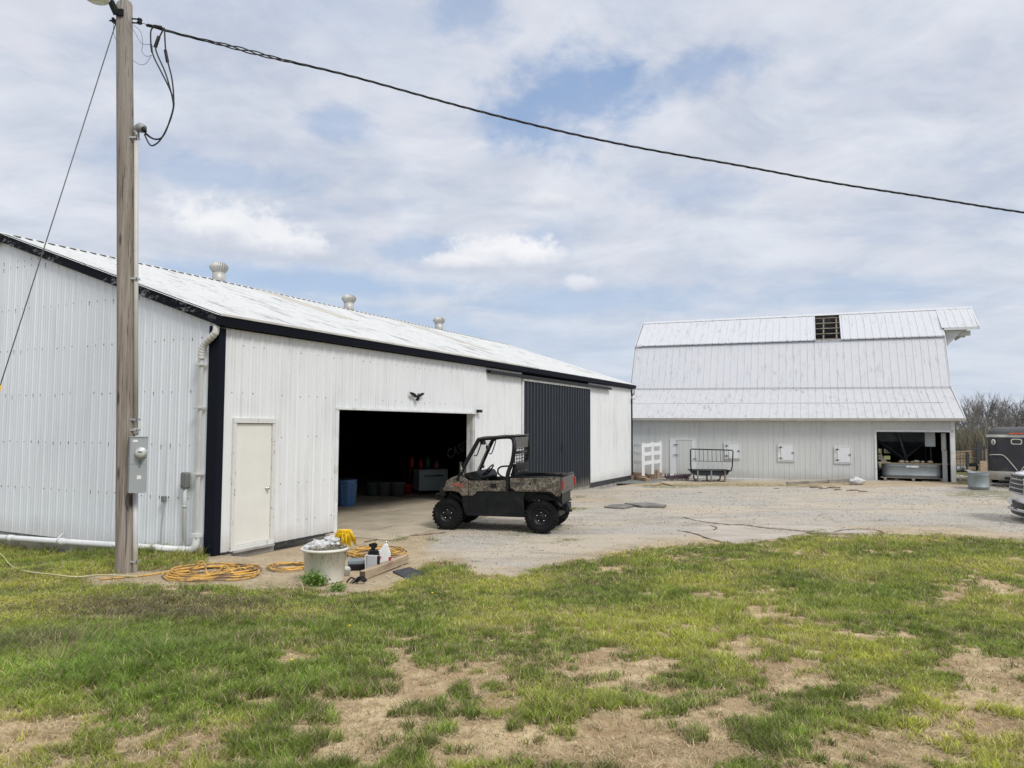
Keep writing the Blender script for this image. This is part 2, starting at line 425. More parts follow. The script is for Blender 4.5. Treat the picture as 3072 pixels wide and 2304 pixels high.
def ribs(u0, u1, pitch=.2286, h=.019, minor=True, w0=.034, w1=.013):
    """profile points (u, d) of a ribbed metal sheet between u0 and u1"""
    pts = [(u0, 0.)]; k = math.ceil((u0+w0)/pitch)
    while k*pitch+w0 < u1:
        c = k*pitch
        pts += [(c-w0, 0.), (c-w1, h), (c+w1, h), (c+w0, 0.)]
        if minor:
            for q in (1/3, 2/3):
                cc = c+pitch*q
                if cc+.012 < u1: pts += [(cc-.010, 0.), (cc-.005, .0035), (cc+.005, .0035), (cc+.010, 0.)]
        k += 1
    pts.append((u1, 0.)); return pts
def sheet(mb, u0, u1, lo, hi, P, m=0, **k):
    """ribbed sheet standing from lo(u) to hi(u); P(u, d, v) gives the point"""
    pts = ribs(u0, u1, **k); vs = []
    for u, d in pts:
        a = lo(u) if callable(lo) else lo; b = hi(u) if callable(hi) else hi
        vs += [P(u, d, a), P(u, d, b)]
    mb.add(vs, [(2*i, 2*i+2, 2*i+3, 2*i+1) for i in range(len(pts)-1)], m)

L, W, EH, RH, RY = 21.9, 12.4, 3.68, 5.93, 6.2
shed = thing('metal_shed', 'long white metal shed with black trim, open garage doorway and charcoal sliding door', 'shed', SO, SROT)
slope = (RH-3.86)/(RY+.1)
under = lambda y: 3.78+slope*min(y, 2*RY-y)
# gable wall near the camera
mb = MB(); PG = lambda u, d, v: (-d, u, v)
sheet(mb, .0, RY, .0, under, PG, h=.011); sheet(mb, RY, W, .0, under, PG, h=.011)
rows = [SG(14, 1323)[1], SG(6, 1456)[1], SG(27, 1054)[1], SG(21, 1186)[1], SG(32, 932)[1], SG(36, 805)[1], 5.3]
for zr in rows:
    k = 1
    while k*.2286 < W:
        y = k*.2286-.055
        if zr < under(y)-.1 and rnd.random() < .93:
            r = .008+.006*rnd.random(); zz = zr+rnd.uniform(-.012, .012)
            mb.lathe([(r, 0), (r*.6, -.007)], (-.002, y, zz), 6, 1, 'x', False)
            if rnd.random() < .35: mb.span((-.0035, y-.005, zz-.03-.05*rnd.random()), (-.0015, y+.005, zz), 1)
        k += 1
mb.build('gable_wall', ['shed gable siding paint', 'screw rust'], shed, fix=False)
# front wall in pieces around the openings
OP0, OP1, OPH = 2.94, 8.40, 2.40
DR0, DR1, DRH = 11.24, 16.72, 3.50
ED0, ED1, EDH = .30, 1.25, 2.15
PF = lambda u, d, v: (u, -d, v)
mb = MB()
for a, b, z0, z1 in [(0, ED0, .03, EH), (ED0, ED1, EDH, EH), (ED1, OP0, .03, EH), (OP0, OP1, OPH+.02, EH), (8.5, 11.2, .0, EH), (DR1+.02, L, .03, EH)]:
    sheet(mb, a, b, z0, z1, PF)
mb.span((OP1, -.004, 0), (8.5, .004, EH))
for zr in (3.42, 2.62, 1.88, 1.05, .35):
    k = 1
    while k*.2286 < L:
        x = k*.2286+.05
        inside = (ED0-.1 < x < ED1+.1 and zr < EDH+.1) or (OP0-.1 < x < OP1+.1 and zr < OPH+.1) or (11.1 < x < DR1+.1)
        if not inside and rnd.random() < (.55 if x < 8 else .2):
            r = .008+.005*rnd.random(); mb.lathe([(r, 0), (r*.6, -.007)], (x, -.002, zr+rnd.uniform(-.012, .012)), 6, 1, 'y', False)
        k += 1
mb.build('front_wall', ['shed front siding paint', 'screw rust'], shed, fix=False)
mb = MB()
sheet(mb, 0, RY, 0, under, lambda u, d, v: (L+d, u, v)); sheet(mb, RY, W, 0, under, lambda u, d, v: (L+d, u, v))
sheet(mb, 0, L, 0, 3.78, lambda u, d, v: (u, W+d, v), minor=False)
mb.build('rear_wall', ['shed gable siding paint'], shed, fix=False)
# near-black liner added so the walls bounce no light inside; posts, rafters
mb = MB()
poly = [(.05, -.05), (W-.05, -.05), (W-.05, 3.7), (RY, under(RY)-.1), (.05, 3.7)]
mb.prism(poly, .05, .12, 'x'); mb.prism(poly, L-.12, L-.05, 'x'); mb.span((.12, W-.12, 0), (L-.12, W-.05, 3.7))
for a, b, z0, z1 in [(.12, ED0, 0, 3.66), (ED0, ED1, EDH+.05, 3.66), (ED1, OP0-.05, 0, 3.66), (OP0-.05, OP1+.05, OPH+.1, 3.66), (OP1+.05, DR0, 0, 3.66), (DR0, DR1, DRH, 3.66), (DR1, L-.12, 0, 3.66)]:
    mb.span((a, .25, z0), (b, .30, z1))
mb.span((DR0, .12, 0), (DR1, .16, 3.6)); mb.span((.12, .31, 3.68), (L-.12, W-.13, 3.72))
mb.build('shade_liner', 'interior dark', shed)
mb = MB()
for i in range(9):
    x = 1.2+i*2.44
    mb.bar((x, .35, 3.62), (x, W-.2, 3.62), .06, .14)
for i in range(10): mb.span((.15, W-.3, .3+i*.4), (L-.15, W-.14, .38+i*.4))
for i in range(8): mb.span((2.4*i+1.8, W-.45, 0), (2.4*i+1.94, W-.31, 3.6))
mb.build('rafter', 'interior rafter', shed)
# slab and apron
mb = MB(); mb.span((.12, .02, -.3), (L-.12, W-.1, .02)); mb.build('floor_slab', 'concrete', shed)
mb = MB(); mb.prism([(2.6, .02), (2.6, -1.55), (8.9, -1.25), (8.9, .02)], -.2, .014, 'z'); mb.build('apron', 'concrete', shed)
mb = MB(); mb.span((.02, .02, -.5), (.118, W-.02, -.01)); mb.span((.12, -.03, -.5), (OP0-.05, .018, -.012)); mb.span((OP1, -.03, -.5), (L-.02, .018, -.012))
mb.build('foundation_wall', 'foundation', shed)
# roof
mb = MB()
def PR(sgn):
    def f(u, d, v):  # v runs along y
        yy = v if sgn > 0 else 2*RY-v
        return (u, yy, 3.86+slope*(v+.1)+d)
    return f
sheet(mb, -.16, L+.16, -.14, RY, PR(1)); sheet(mb, -.16, L+.16, -.14, RY, PR(-1), minor=False)
# raised sheet laps: short dark steps where sheets overlap along the slope
for i in range(96):
    x = (i+1)*.2286
    if x > L: break
    if i % 4 == 0:
        for y0 in ([2.9] if i % 8 else [3.3]):
            mb.bar((x-.45, y0, 3.86+slope*(y0+.1)+.004), (x+.45, y0, 3.86+slope*(y0+.1)+.004), .012, .01, 0)
mb.build('roof', 'shed roof paint', shed, fix=False)
mb = MB(); mb.bar((-.18, RY-.13, RH-.03), (L+.18, RY-.13, RH-.03), .27, .012, 0, (0, -slope, 1)); mb.bar((-.18, RY+.13, RH-.03), (L+.18, RY+.13, RH-.03), .27, .012, 0, (0, slope, 1))
k = 0
while k*.2286 < L:      # black closure strips showing between the ribs under the ridge cap
    mb.span((k*.2286+.045, RY-.285, RH-.075), (k*.2286+.185, RY-.262, RH-.058), 1); k += 1
mb.build('ridge_cap', ['shed roof paint', 'vent dark'], shed, fix=False)
# beige skylight panels
n_r = np.array(SX*0+SY*(-slope)+np.array([0, 0, 1.])); n_r /= np.linalg.norm(n_r); P_r = SO+np.array([0, 0, 3.86+slope*.1])
def SR(px, py): q = onplane(px, py, P_r, n_r); return float((q-SO)@SX), float((q-SO)@SY)
for (pa, pb) in [((790, 882), (1040, 958)), ((1310, 1000), (1462, 1051))]:
    xa, ya = SR(*pa); xb, yb = SR(*pb)
    xa = min(max(xa, 1), L-1); mb = MB()
    x0 = round(xb/.2286)*.2286
    mb.add([(x0+u, y, 3.86+slope*(y+.1)+.024) for u in (-.45, .45) for y in (max(yb, .6), 5.95)]+[(x0+u, y, 3.86+slope*(y+.1)+.004) for u in (-.45, .45) for y in (max(yb, .6), 5.95)],
           [(0, 1, 3, 2), (4, 6, 7, 5), (0, 2, 6, 4), (1, 5, 7, 3), (0, 4, 5, 1), (2, 3, 7, 6)])
    print('skylight', x0, yb); mb.build('skylight', 'skylight panel', shed)
# rake trim, corner trim, base board
mb = MB()
for xx, d in ((-.075, -1), (L+.075, 1)):
    a = xx-.02; b = xx+.02
    for y0, y1, s_ in ((-.1, RY-.002, 1), (W+.1, RY+.002, -1)):
        z0 = 3.86-.01; z1 = RH-.01; mb = MB()
        mb.prism([(y0, z0-.17), (y1, z1-.17), (y1, z1+.02), (y0, z0+.02)], a, b, 'x'); mb.build('rake_trim', 'navy trim paint', shed)
mb = MB()
mb.span((-.034, -.034, -.02), (-.022, .20, 3.70)); mb.span((-.022, -.034, -.02), (.10, -.022, 3.66))
mb.build('corner_trim', 'navy corner paint', shed); mb = MB(); mb.span((L-.10, -.034, -.02), (L+.03, -.022, 3.66)); mb.build('corner_trim', 'navy corner paint', shed)
for a, b in (((.1, -.022, -.12), (ED0-.02, -.001, .03)), ((ED1+.02, -.03, -.12), (OP0-.1, -.001, .03)), ((DR1+.05, -.04, -.14), (L-.05, -.001, .028))):
    mb = MB(); mb.span(a, b); mb.build('base_board', 'black base board', shed)
# fascia, gutter
mb = MB(); mb.span((-.05, -.06, 3.67), (L+.05, -.03, 3.84)); mb.build('fascia', 'navy corner paint', shed)
mb = MB()
gp = [(-.062, 3.69), (-.15, 3.69), (-.185, 3.83), (-.165, 3.83), (-.135, 3.705), (-.062, 3.705)]
mb.prism(gp, -.12, L+.12, 'x'); mb.prism([(-.062, 3.69), (-.15, 3.69), (-.185, 3.83), (-.062, 3.83)], -.135, -.12, 'x'); mb.prism([(-.062, 3.69), (-.15, 3.69), (-.185, 3.83), (-.062, 3.83)], L+.12, L+.135, 'x')
mb.prism([(-.193, 3.832), (-.160, 3.832), (-.160, 3.842), (-.193, 3.842)], -.12, L*.55, 'x', 1)
mb.prism([(-.186, 3.834), (-.199, 3.834), (-.199, 3.868), (-.186, 3.868)], -.12, L*.55, 'x', 1)
mb.build('gutter', ['navy corner paint', 'cream gutter'], shed)
# downspout with ribbed elbows, straps, then a white drain pipe along the foot of the gable
y1, z1 = SG(605, 1058, .1)
dp = smooth_path([(-.09, -.02, 3.68), (-.095, -.01, 3.58), (-.10, .08, 3.50), (-.10, .20, 3.42), (-.10, y1-.03, 3.34), (-.10, y1, 3.24), (-.10, y1, 3.16)], 8)
rr = [.052+(.006 if (i % 4 < 2 and 6 < i < 44) else 0) for i in range(len(dp))]
mb = MB(); mb.tube(dp, rr, 12)
mb.span((-.12, y1-.026, .2), (-.075, y1+.026, 3.18), 0)
for zz in (3.05, 2.35, 1.28): mb.span((-.15, y1-.048, zz), (-.02, y1+.10, zz+.035), 0)
mb.build('downspout', 'downspout cream', shed, bevel=.006)
yb, zb = SG(0, 1612, .12)
pa = Vector((-.12, .42, .09)); pb = Vector((-.12, yb, zb)); dv = (pb-pa).normalized()
mb = MB(); path = smooth_path([(-.10, y1, .34), (-.10, y1, .24), (-.11, y1+.02, .13), (-.12, y1+.12, .075), (-.12, .62, .07)], 6)
mb.tube(path, .062, 16); mb.tube([(-.12, .60, .07), tuple(Vector((-.12, .60, .07)).lerp(pb, 1.75))], .055, 16)
for f in (.12, .62, .93):
    c_ = Vector((-.12, .60, .07)).lerp(pb, f); mb.tube([c_-dv*.07, c_+dv*.07], .064, 16)
    if f == .62: mb.bar(c_+Vector((.0, .12, .05)), c_+Vector((.09, .12, .13)), .03, .004)
mb.span((-.16, y1-.07, .29), (-.04, y1+.07, .35))
mb.build('drain_pipe', 'pvc white', shed)
# conduits on the gable
def gp_(px, py, o=.03): y_, z_ = SG(px, py, o); return Vector((-o, y_, z_))
a = gp_(553, 1442, .10); b_ = gp_(555, 1640, .06)
mb = MB(); mb.prism([(a.y-.058, a.z+.11), (a.y-.04, a.z+.135), (a.y+.04, a.z+.135), (a.y+.058, a.z+.11), (a.y+.058, a.z-.10), (a.y+.03, a.z-.135), (a.y-.03, a.z-.135), (a.y-.058, a.z-.10)], -.13, -.03, 'x')
mb.prism([(a.y-.042, a.z+.10), (a.y+.042, a.z+.10), (a.y+.042, a.z-.09), (a.y-.042, a.z-.09)], -.140, -.131, 'x')
mb.build('junction_box', 'dark grey box', shed, bevel=.012)
mb = MB(); mb.tube([(-.08, a.y, a.z-.13), (-.08, a.y, a.z-.42), (-.07, b_.y, -.12)], .032, 12); mb.tube([(-.08, a.y, a.z-.40), (-.08, a.y, a.z-.44)], .037, 12); mb.build('conduit', 'pvc grey', shed)
a = gp_(493, 1497, .05); mb = MB(); mb.span((-.09, a.y-.038, a.z-.05), (-.03, a.y+.038, a.z+.05)); mb.build('junction_box', 'dark grey box', shed, bevel=.008)
mb = MB(); mb.tube(smooth_path([(-.06, a.y, a.z-.06), (-.06, a.y, a.z-.18), (-.06, a.y+.03, a.z-.45), (-.06, a.y+.05, -.15)]), .012, 8); mb.build('conduit', 'conduit', shed)
# entry door
mb = MB(); cs = .07
mb.span((ED0, -.045, .05), (ED0+cs, .06, EDH)); mb.span((ED1-cs, -.045, .05), (ED1, .06, EDH)); mb.span((ED0, -.052, EDH-.03), (ED1, .06, EDH+.06)); mb.span((ED0, -.048, .02), (ED1, .10, .10), 0)
mb.build('door_frame', 'door casing paint', shed, bevel=.006)
mb = MB(); mb.span((ED0+cs+.004, -.012, .104), (ED1-cs-.004, .03, EDH-.04)); ed = mb.build('entry_door', 'door paint', shed, bevel=.004)
mb = MB(); kx = ED1-cs-.10; mb.lathe([(.03, -.013), (.03, -.02), (.012, -.024), (.012, -.045), (.028, -.05), (.032, -.065), (.02, -.078), (0, -.08)], (kx, 0, 1.0), 16, 0, 'y'); mb.build('door_knob', 'chrome', ed)
for zz in (.35, 1.1, 1.85): mb = MB(); mb.span((ED0+cs-.006, -.03, zz-.05), (ED0+cs+.010, -.013, zz+.05)); mb.build('hinge', 'galvanised', ed)
mb = MB(); mb.span((ED0+.02, -.09, .0), (ED1-.02, -.049, .035)); mb.build('threshold', 'galvanised', shed)
# garage opening trim
mb = MB(); mb.span((OP0-.09, -.035, -.06), (OP0, .25, OPH)); mb.build('jamb', 'white trim', shed, bevel=.004)
mb = MB(); mb.span((OP1, -.002, -.0), (OP1+.05, .25, OPH)); mb.span((OP1+.0, .03, 0), (OP1-.02, .10, OPH)); mb.build('jamb', 'white trim', shed, bevel=.004)
mb = MB(); mb.span((OP0-.09, -.05, OPH-.0), (OP1+.06, -.001, OPH+.045)); mb.span((OP0, .0, OPH+.005), (OP1, .25, OPH+.06)); mb.build('header', 'white trim', shed, bevel=.004)
mb = MB(); mb.span((OP1-.02, -.13, OPH+.04), (OP1+.17, -.052, OPH+.115)); mb.build('track_bracket', 'black paint', shed)
# sliding door in two leaves under a covered track
mid = (DR0+DR1)/2
for a, b in ((DR0+.01, mid-.004), (mid+.004, DR1)):
    mb = MB(); sheet(mb, a, b, -.02, DRH-.07, lambda u, d, v: (u, -.05-d, v), minor=False, h=.04, w0=.030, w1=.022)
    mb.span((a, -.048, -.02), (b, -.012, DRH-.07)); leaf = mb.build('sliding_door', 'charcoal sheet paint', shed, fix=False)
    if a > mid-.1:
        mb = MB(); mb.bar((mid+.06, -.095, 1.25), (mid+.06, -.095, 1.5), .03, .02); mb.build('door_handle', 'black paint', leaf)
mb = MB(); mb.span((DR0-.06, -.09, DRH-.065), (DR1+.02, -.012, DRH)); mb.span((DR0-.06, -.06, -.02), (DR0-.002, -.012, DRH-.066)); mb.span((11.2, -.011, -.02), (DR0, .0, DRH)); mb.build('door_trim', 'white trim', shed, bevel=.004)
mb = MB(); mb.prism([(-.002, 3.62), (-.14, 3.60), (-.15, 3.50), (-.135, 3.50), (-.125, 3.585), (-.002, 3.60)], 8.98, 18.9, 'x'); mb.span((8.98, -.10, 3.52), (18.9, -.03, 3.57)); mb.build('door_track', 'black paint', shed)
# far corner flood light and downspout
fx, fz = SF(1882, 1183); 
mb = MB(); mb.tube([(21.78, -.03, 3.32), (21.75, -.14, 3.30)], .03, 8); mb.lathe([(.03, 0), (.055, .10), (.06, .12), (0, .125)], (21.72, -.17, 3.22), 12, 0, 'z'); mb.ball((21.66, -.16, 3.28), .05); mb.build('flood_light', 'white trim', shed)
mb = MB(); mb.tube(smooth_path([(21.95, -.12, 3.68), (21.97, -.10, 3.5), (22.02, .02, 3.4), (22.03, .04, 3.25), (22.03, .04, .2)]), .04, 8); mb.build('downspout', 'downspout cream', shed)

# turbine vents along the ridge
def turbine(x):
    mb = MB(); mb.lathe([(.17, -.12), (.165, .26)], (0, 0, 0), 24); mb.lathe([(.30, -.1), (.175, -.02)], (0, 0, 0), 24)
    base = mb.build('roof_vent', 'vent metal', shed, loc=(x, RY-.03, RH-.02))
    mb = MB(); mb.lathe([(.15, .26), (.19, .32), (.19, .42), (.13, .47), (.02, .49)], (0, 0, 0), 20, 1)
    N = 22
    for i in range(N):
        a = 2*math.pi*i/N; vs = []; fs = []
        prof = [(.165, .25), (.215, .30), (.24, .36), (.225, .42), (.17, .475), (.08, .505), (.02, .51)]
        for j, (r, h) in enumerate(prof):
            sw = .25*(h-.25)/.26
            for q, rr_ in ((0, 0), (.17, .006), (.26, -.012)):
                aa = a+q+sw; vs.append(((r+rr_)*math.cos(aa), (r+rr_)*math.sin(aa), h))
        for j in range(len(prof)-1):
            for q in range(2): fs.append((3*j+q, 3*j+q+1, 3*j+q+4, 3*j+q+3))
        mb.add(vs, fs, 0, True)
    mb.lathe([(.175, .245), (.175, .265)], (0, 0, 0), 24); mb.lathe([(.03, .505), (.03, .52), (0, .525)], (0, 0, 0), 10)
    mb.build('turbine', ['vent metal', 'vent dark'], base, fix=False)
for x in (5.38, 10.75, 16.3): turbine(x)

# flying eagle ornament on the wall
ex, ez = SF(1243, 1188)
EGS = .8
eg = thing('eagle_ornament', 'black metal flying eagle ornament fixed to the white wall above the garage opening', 'ornament', S2W(ex, -.05, ez), SROT)
mb = MB()
wing = [(0, .0), (-.10, .08), (-.22, .12), (-.36, .125), (-.31, .09), (-.34, .07), (-.28, .05), (-.30, .03), (-.23, .015), (-.24, -.01), (-.16, -.02), (-.15, -.05), (-.08, -.07)]
mb.prism(wing, -.035, -.02); mb.prism([(.33*(-x_)/.36 if False else -x_*.95, z_*.9+(.02 if x_ < -.1 else 0)) for x_, z_ in wing][::-1], -.045, -.03)
mb.ball((0, -.04, -.03), .045, 10, 0, (.8, .6, 1.7)); mb.ball((.015, -.05, .07), .03, 8, 0, (1, .8, .8)); mb.prism([(.03, .08), (.065, .06), (.03, .055)], -.055, -.045)
mb.prism([(-.04, -.08), (.04, -.08), (.07, -.17), (.03, -.16), (0, -.185), (-.03, -.16), (-.07, -.165)], -.045, -.03); mb.prism([(.02, -.06), (.05, -.10), (.03, -.12)], -.07, -.05)
eb = mb.build('bird_figure', 'black paint', eg); eb.scale = (.85, 1, .62)

# ------------------------------------------------ things standing inside the doorway
def onslab(px, py): q = onz(px, py, .02); return Vector(q)
mk('blue plastic', (.06, .15, .31), .4, var=.1); mk('bin black', (.02, .02, .025), .5)
p = onslab(1036, 1517); tr = thing('trash_can', 'blue plastic trash can standing just inside the garage doorway', 'trash can', p, .4)
mb = MB(); n = 24; mb.lathe([(.0, 0), (.22, 0), (.225, .02), (.275, .60), (.285, .62), (.285, .68), (.265, .68), (.26, .6), (.21, .05), (0, .05)], n=n)
for i in range(12):
    a = i*math.pi/6; mb.bar((.235*math.cos(a), .235*math.sin(a), .05), (.28*math.cos(a), .28*math.sin(a), .56), .03, .012)
mb.build('bin_body', 'blue plastic', tr)
for a in (-1.9, 1.24):
    mb = MB(); d = Vector((math.cos(a), math.sin(a), 0)); q = Vector((-d.y, d.x, 0))
    mb.tube([d*.27-q*.08+Vector((0, 0, .60)), d*.33-q*.08+Vector((0, 0, .61)), d*.33-q*.08+Vector((0, 0, .54)), d*.33+q*.08+Vector((0, 0, .54)), d*.33+q*.08+Vector((0, 0, .61)), d*.27+q*.08+Vector((0, 0, .60))], .014, 8); mb.build('handle', 'blue plastic', tr)
mb = MB(); mb.ball((0, 0, .66), .25, 14, 0, (1, 1, .3)); mb.build('liner_bag', 'bin black', tr)

mk('chest grey', (.30, .36, .36), .45, var=.06)
pa = onslab(1222, 1484); pb = onslab(1300, 1487)
ch = thing('tool_chest', 'grey green steel tool chest on casters inside the dark shed', 'chest', onslab(1275, 1486)+Vector((.1, .5, 0)), math.radians(24))
mb = MB(); mb.span((-.45, -.32, .12), (.45, .32, .72)); mb.build('cabinet', 'chest grey', ch, bevel=.012)
mb = MB(); mb.span((-.46, -.33, .722), (.46, .33, .75)); mb.build('top', 'chest grey', ch, bevel=.006)
for sx in (-.38, .38):
    for sy in (-.26, .26): mb = MB(); mb.lathe([(.045, -.015), (.045, .015)], (sx, sy, .047), 14, 0, 'y'); mb.bar((sx, sy, .05), (sx, sy, .12), .03, .04); mb.build('caster', 'black rubber', ch)
mb = MB(); mb.span((-.30, -.345, .55), (.30, -.33, .58)); mb.build('handle', 'chrome', ch)
def bottle(mb, c, r, h, m=0): mb.lathe([(0, 0), (r, 0), (r, h*.6), (r*.35, h*.82), (r*.3, h), (0, h)], c, 12, m)
mk('red plastic', (.30, .012, .012), .4); mk('green plastic', (.03, .09, .07), .4); mk('pink grey', (.2, .07, .08), .5)
for i, (dx, dy, r, h, mt, lb) in enumerate([(-.30, 0, .07, .34, 'red plastic', 'red funnel shaped oil bottle on the left end of the tool chest'), (-.05, .1, .09, .42, 'green plastic', 'green fluid bottle standing on the middle of the tool chest'), (.18, -.05, .08, .28, 'pink grey', 'dull pink jug on the right part of the tool chest')]):
    q = ch.location+Vector((dx*math.cos(.42)-dy*math.sin(.42), dx*math.sin(.42)+dy*math.cos(.42), .752)); mb = MB(); bottle(mb, (0, 0, 0), r, h)
    o = mb.build('bottle', mt); o.location = q; tag(o, lb, 'bottle', 'bottles on the tool chest')
q = onslab(1218, 1484); o = MB(); o.lathe([(0, 0), (.13, 0), (.16, .25), (.17, .3), (.15, .3), (0, .05)], n=16); o.tube([(.05, 0, .3), (.12, .05, 1.05)], .012, 6, 0); o.tube([(-.05, 0, .3), (-.16, .02, 1.0)], .01, 6, 0); o.ball((.13, .05, .95), .09, 10, 0, (.8, .8, 2.1))
o = o.build('red_bucket', 'red plastic'); o.location = q+Vector((.0, .25, 0)); tag(o, 'red bucket with handles sticking up left of the grey tool chest', 'bucket')
mk('tub grey', (.10, .10, .10), .6); mk('tub green', (.05, .09, .08), .6)
for px_, r, mt, lb in ((1117, .20, 'tub green', 'dark green tub, leftmost of the three tubs on the shed floor'), (1152, .22, 'tub grey', 'dark grey tub, middle of the three tubs on the shed floor'), (1192, .24, 'tub grey', 'dark grey tub, nearest to the tool chest')):
    mb = MB(); mb.lathe([(0, 0), (r*.85, 0), (r, .36), (r*1.06, .37), (r*1.06, .40), (r*.95, .40), (r*.8, .04), (0, .04)], n=22); mb.ball((0, 0, .36), r*.85, 10, 1, (1, 1, .3))
    o = mb.build('storage_tub', [mt, 'tub grey']); o.location = onslab(px_, 1487); tag(o, lb, 'tub', 'tubs on the shed floor')
# skid loader parked in the dark with lettering on its boom
mk('loader paint', (.010, .009, .008), .6); mk('letter grey', (.85, .87, .9), .5)
pc = S2W(13.6, 4.3, .02)
ld = thing('skid_loader', 'dark skid loader in the shadow of the shed with grey CASE lettering on its boom', 'loader', pc, SROT)
mb = MB(); mb.prism([(-1.2, .35), (1.1, .35), (1.2, .9), (.9, 1.25), (-.5, 1.2), (-1.2, .9)], -.55, .55, 'y'); mb.build('body', 'loader paint', ld, bevel=.03)
mb = MB()
for sx in (-.5, .5):
    for sy in (-.45, .45): mb.bar((sx, sy, 1.2), (sx, sy, 1.95), .07, .07)
mb.span((-.6, -.52, 1.95), (.65, .52, 2.02)); mb.build('cage', 'loader paint', ld)
for sx in (-.75, .7):
    for sy in (-.72, .72): mb = MB(); mb.lathe([(.2, -.13), (.38, -.12), (.4, 0), (.38, .12), (.2, .13)], (sx, sy, .4), 20, 0, 'y'); mb.build('wheel', 'black rubber', ld)
mb = MB(); mb.span((1.2, -.8, .08), (1.9, .8, .5)); mb.build('bucket', 'loader paint', ld)
# boom arm placed so its lettered side faces the doorway
yb_ = -.66
def LD(px, py):
    q = onplane(px, py, np.array(pc)+SY*yb_, SY); d = q-np.array(pc); return float(d@SX), float(d[2])
a = LD(1342, 1366); b_ = LD(1396, 1340)
dx_ = b_[0]-a[0]; dz_ = b_[1]-a[1]; ln = math.hypot(dx_, dz_); ang = math.atan2(dz_, dx_)
print('CASE', a, b_)
mb = MB(); A = Vector((a[0]-dx_*.8, yb_+.05, a[1]-dz_*.8)); B = Vector((b_[0]+dx_*1.2, yb_+.05, b_[1]+dz_*1.2)); mb.bar(A, B, .08, .34); mb.bar(A+Vector((0, 1.2, 0)), B+Vector((0, 1.2, 0)), .08, .34); mb.build('boom', 'loader paint', ld, bevel=.01)
lettering('CASE', .30, 'letter grey', ld, ((a[0]+b_[0])/2, yb_-.003, (a[1]+b_[1])/2), (math.pi/2, -ang, 0), bold=True)
for o in ld.children:
    if o.name.startswith('lettering'):
        w_ = max(v.co.x for v in o.data.vertices)-min(v.co.x for v in o.data.vertices); k = ln*1.0/w_; o.scale = (k, k*.9, 1)
        o.rotation_mode = 'QUATERNION'; o.rotation_quaternion = (Matrix.Rotation(-ang, 4, 'Y') @ Matrix.Rotation(math.pi/2, 4, 'X')).to_quaternion()
# ================================================================== GAMBREL BARN
BA = math.radians(22)
BX = np.array([math.cos(BA), -math.sin(BA), 0]); BY = np.array([math.sin(BA), math.cos(BA), 0])
BO = np.array(onz(2866, 1447)); BROT = -BA
def BP(px, py, o=0.):
    q = onplane(px, py, BO+BY*o, BY)-BO; return float(q@BX), float(q[2])
def B2W(x, y, z=0): p = BO+BX*x+BY*y; return Vector((p[0], p[1], z))
barn = thing('gambrel_barn', 'old grey white gambrel barn with weathered ribbed metal roof and a hole near the ridge', 'barn', BO, BROT)
BL = -13.0
OB0 = BP(2629, 1297)[0]; OB1 = BP(2850, 1297)[0]; OBH = BP(2740, 1296)[1]
PB = lambda u, d, v: (u, -d, v)
mb = MB()
kw = dict(pitch=.205, h=.010, minor=False, w0=.016, w1=.007)
sheet(mb, BL, OB0, -.12, 2.42, PB, **kw); sheet(mb, OB0, OB1, OBH, 2.42, PB, **kw); sheet(mb, OB1, 0, -.05, 2.42, PB, **kw)
mb.build('front_wall', 'barn siding paint', barn, fix=False)
# side and rear walls with the gambrel outline
prof = [(-.3, 2.44), (2.6, 3.80), (3.75, 6.03), (5.7, 7.50), (7.65, 6.03), (8.8, 3.80), (11.7, 2.44)]
def roofz(y, pr=prof):
    for (a, za), (b, zb_) in zip(pr, pr[1:]):
        if a <= y <= b: return za+(zb_-za)*(y-a)/(b-a)
    return 2.4
wp = [(0, -.2), (0, 2.42), (2.6, 3.74), (3.75, 5.97), (5.7, 7.43), (7.65, 5.97), (8.8, 3.74), (11.4, 2.42), (11.4, -.2)]
mb = MB()
for x0, s_ in ((BL, -1), (0, 1)):
    mb = MB()
    for (ya, yb) in ((0, 2.6), (2.6, 3.75), (3.75, 5.7), (5.7, 7.65), (7.65, 8.8), (8.8, 11.4)):
        lo = 0. if s_ < 0 or ya > 2.7 else 0.
        sheet(mb, ya, yb, -.2, lambda u: roofz(u)-.06, lambda u, d, v, x0=x0, s_=s_: (x0+s_*d, u, v), **kw)
    mb.build('side_wall', 'barn siding paint', barn, fix=False)
mb = MB()
mb.span((BL, 11.38, -.2), (-6.5, 11.42, 2.4)); mb.span((-1.2, 11.38, -.2), (0, 11.42, 2.4)); mb.span((-6.5, 11.38, .95), (-1.2, 11.42, 2.4))
for z0 in (.25, .58): mb.span((-6.5, 11.36, z0), (-1.2, 11.40, z0+.13))
for i in range(9): mb.span((-6.4+i*.6, 11.33, .0), (-6.3+i*.6, 11.36, 1.0))
mb.build('rear_wall', 'interior rafter', barn)
# lining so daylight does not pass the wall sheets, loft floor
mb = MB(); mb.span((BL+.03, .03, -.1), (OB0-.05, .07, 2.38)); mb.span((OB0-.05, .03, OBH+.03), (OB1+.03, .07, 2.38)); mb.prism([(y_, z_-.05) for y_, z_ in wp], BL+.03, BL+.08, 'x'); mb.prism([(y_, z_-.05) for y_, z_ in wp], -.08, -.03, 'x')
mb.span((BL+.1, .1, 2.44), (-.1, 11.3, 2.52)); mb.build('shade_liner', 'interior dark', barn)
mb = MB()
for i in range(7):
    mb.span((-.9-i*1.9, .1, 2.25), (-.8-i*1.9, 11.3, 2.43))
for i in range(4):
    for j in range(3): mb.span((-1.0-i*3.0, 3.0+2.9*j, 0), (-.86-i*3.0, 3.14+2.9*j, 2.4))
mb.build('barn_post', 'interior rafter', barn)
mb = MB(); mb.span((BL, .08, -.4), (-.02, 11.3, -.03)); mb.build('floor_slab', 'foundation', barn)
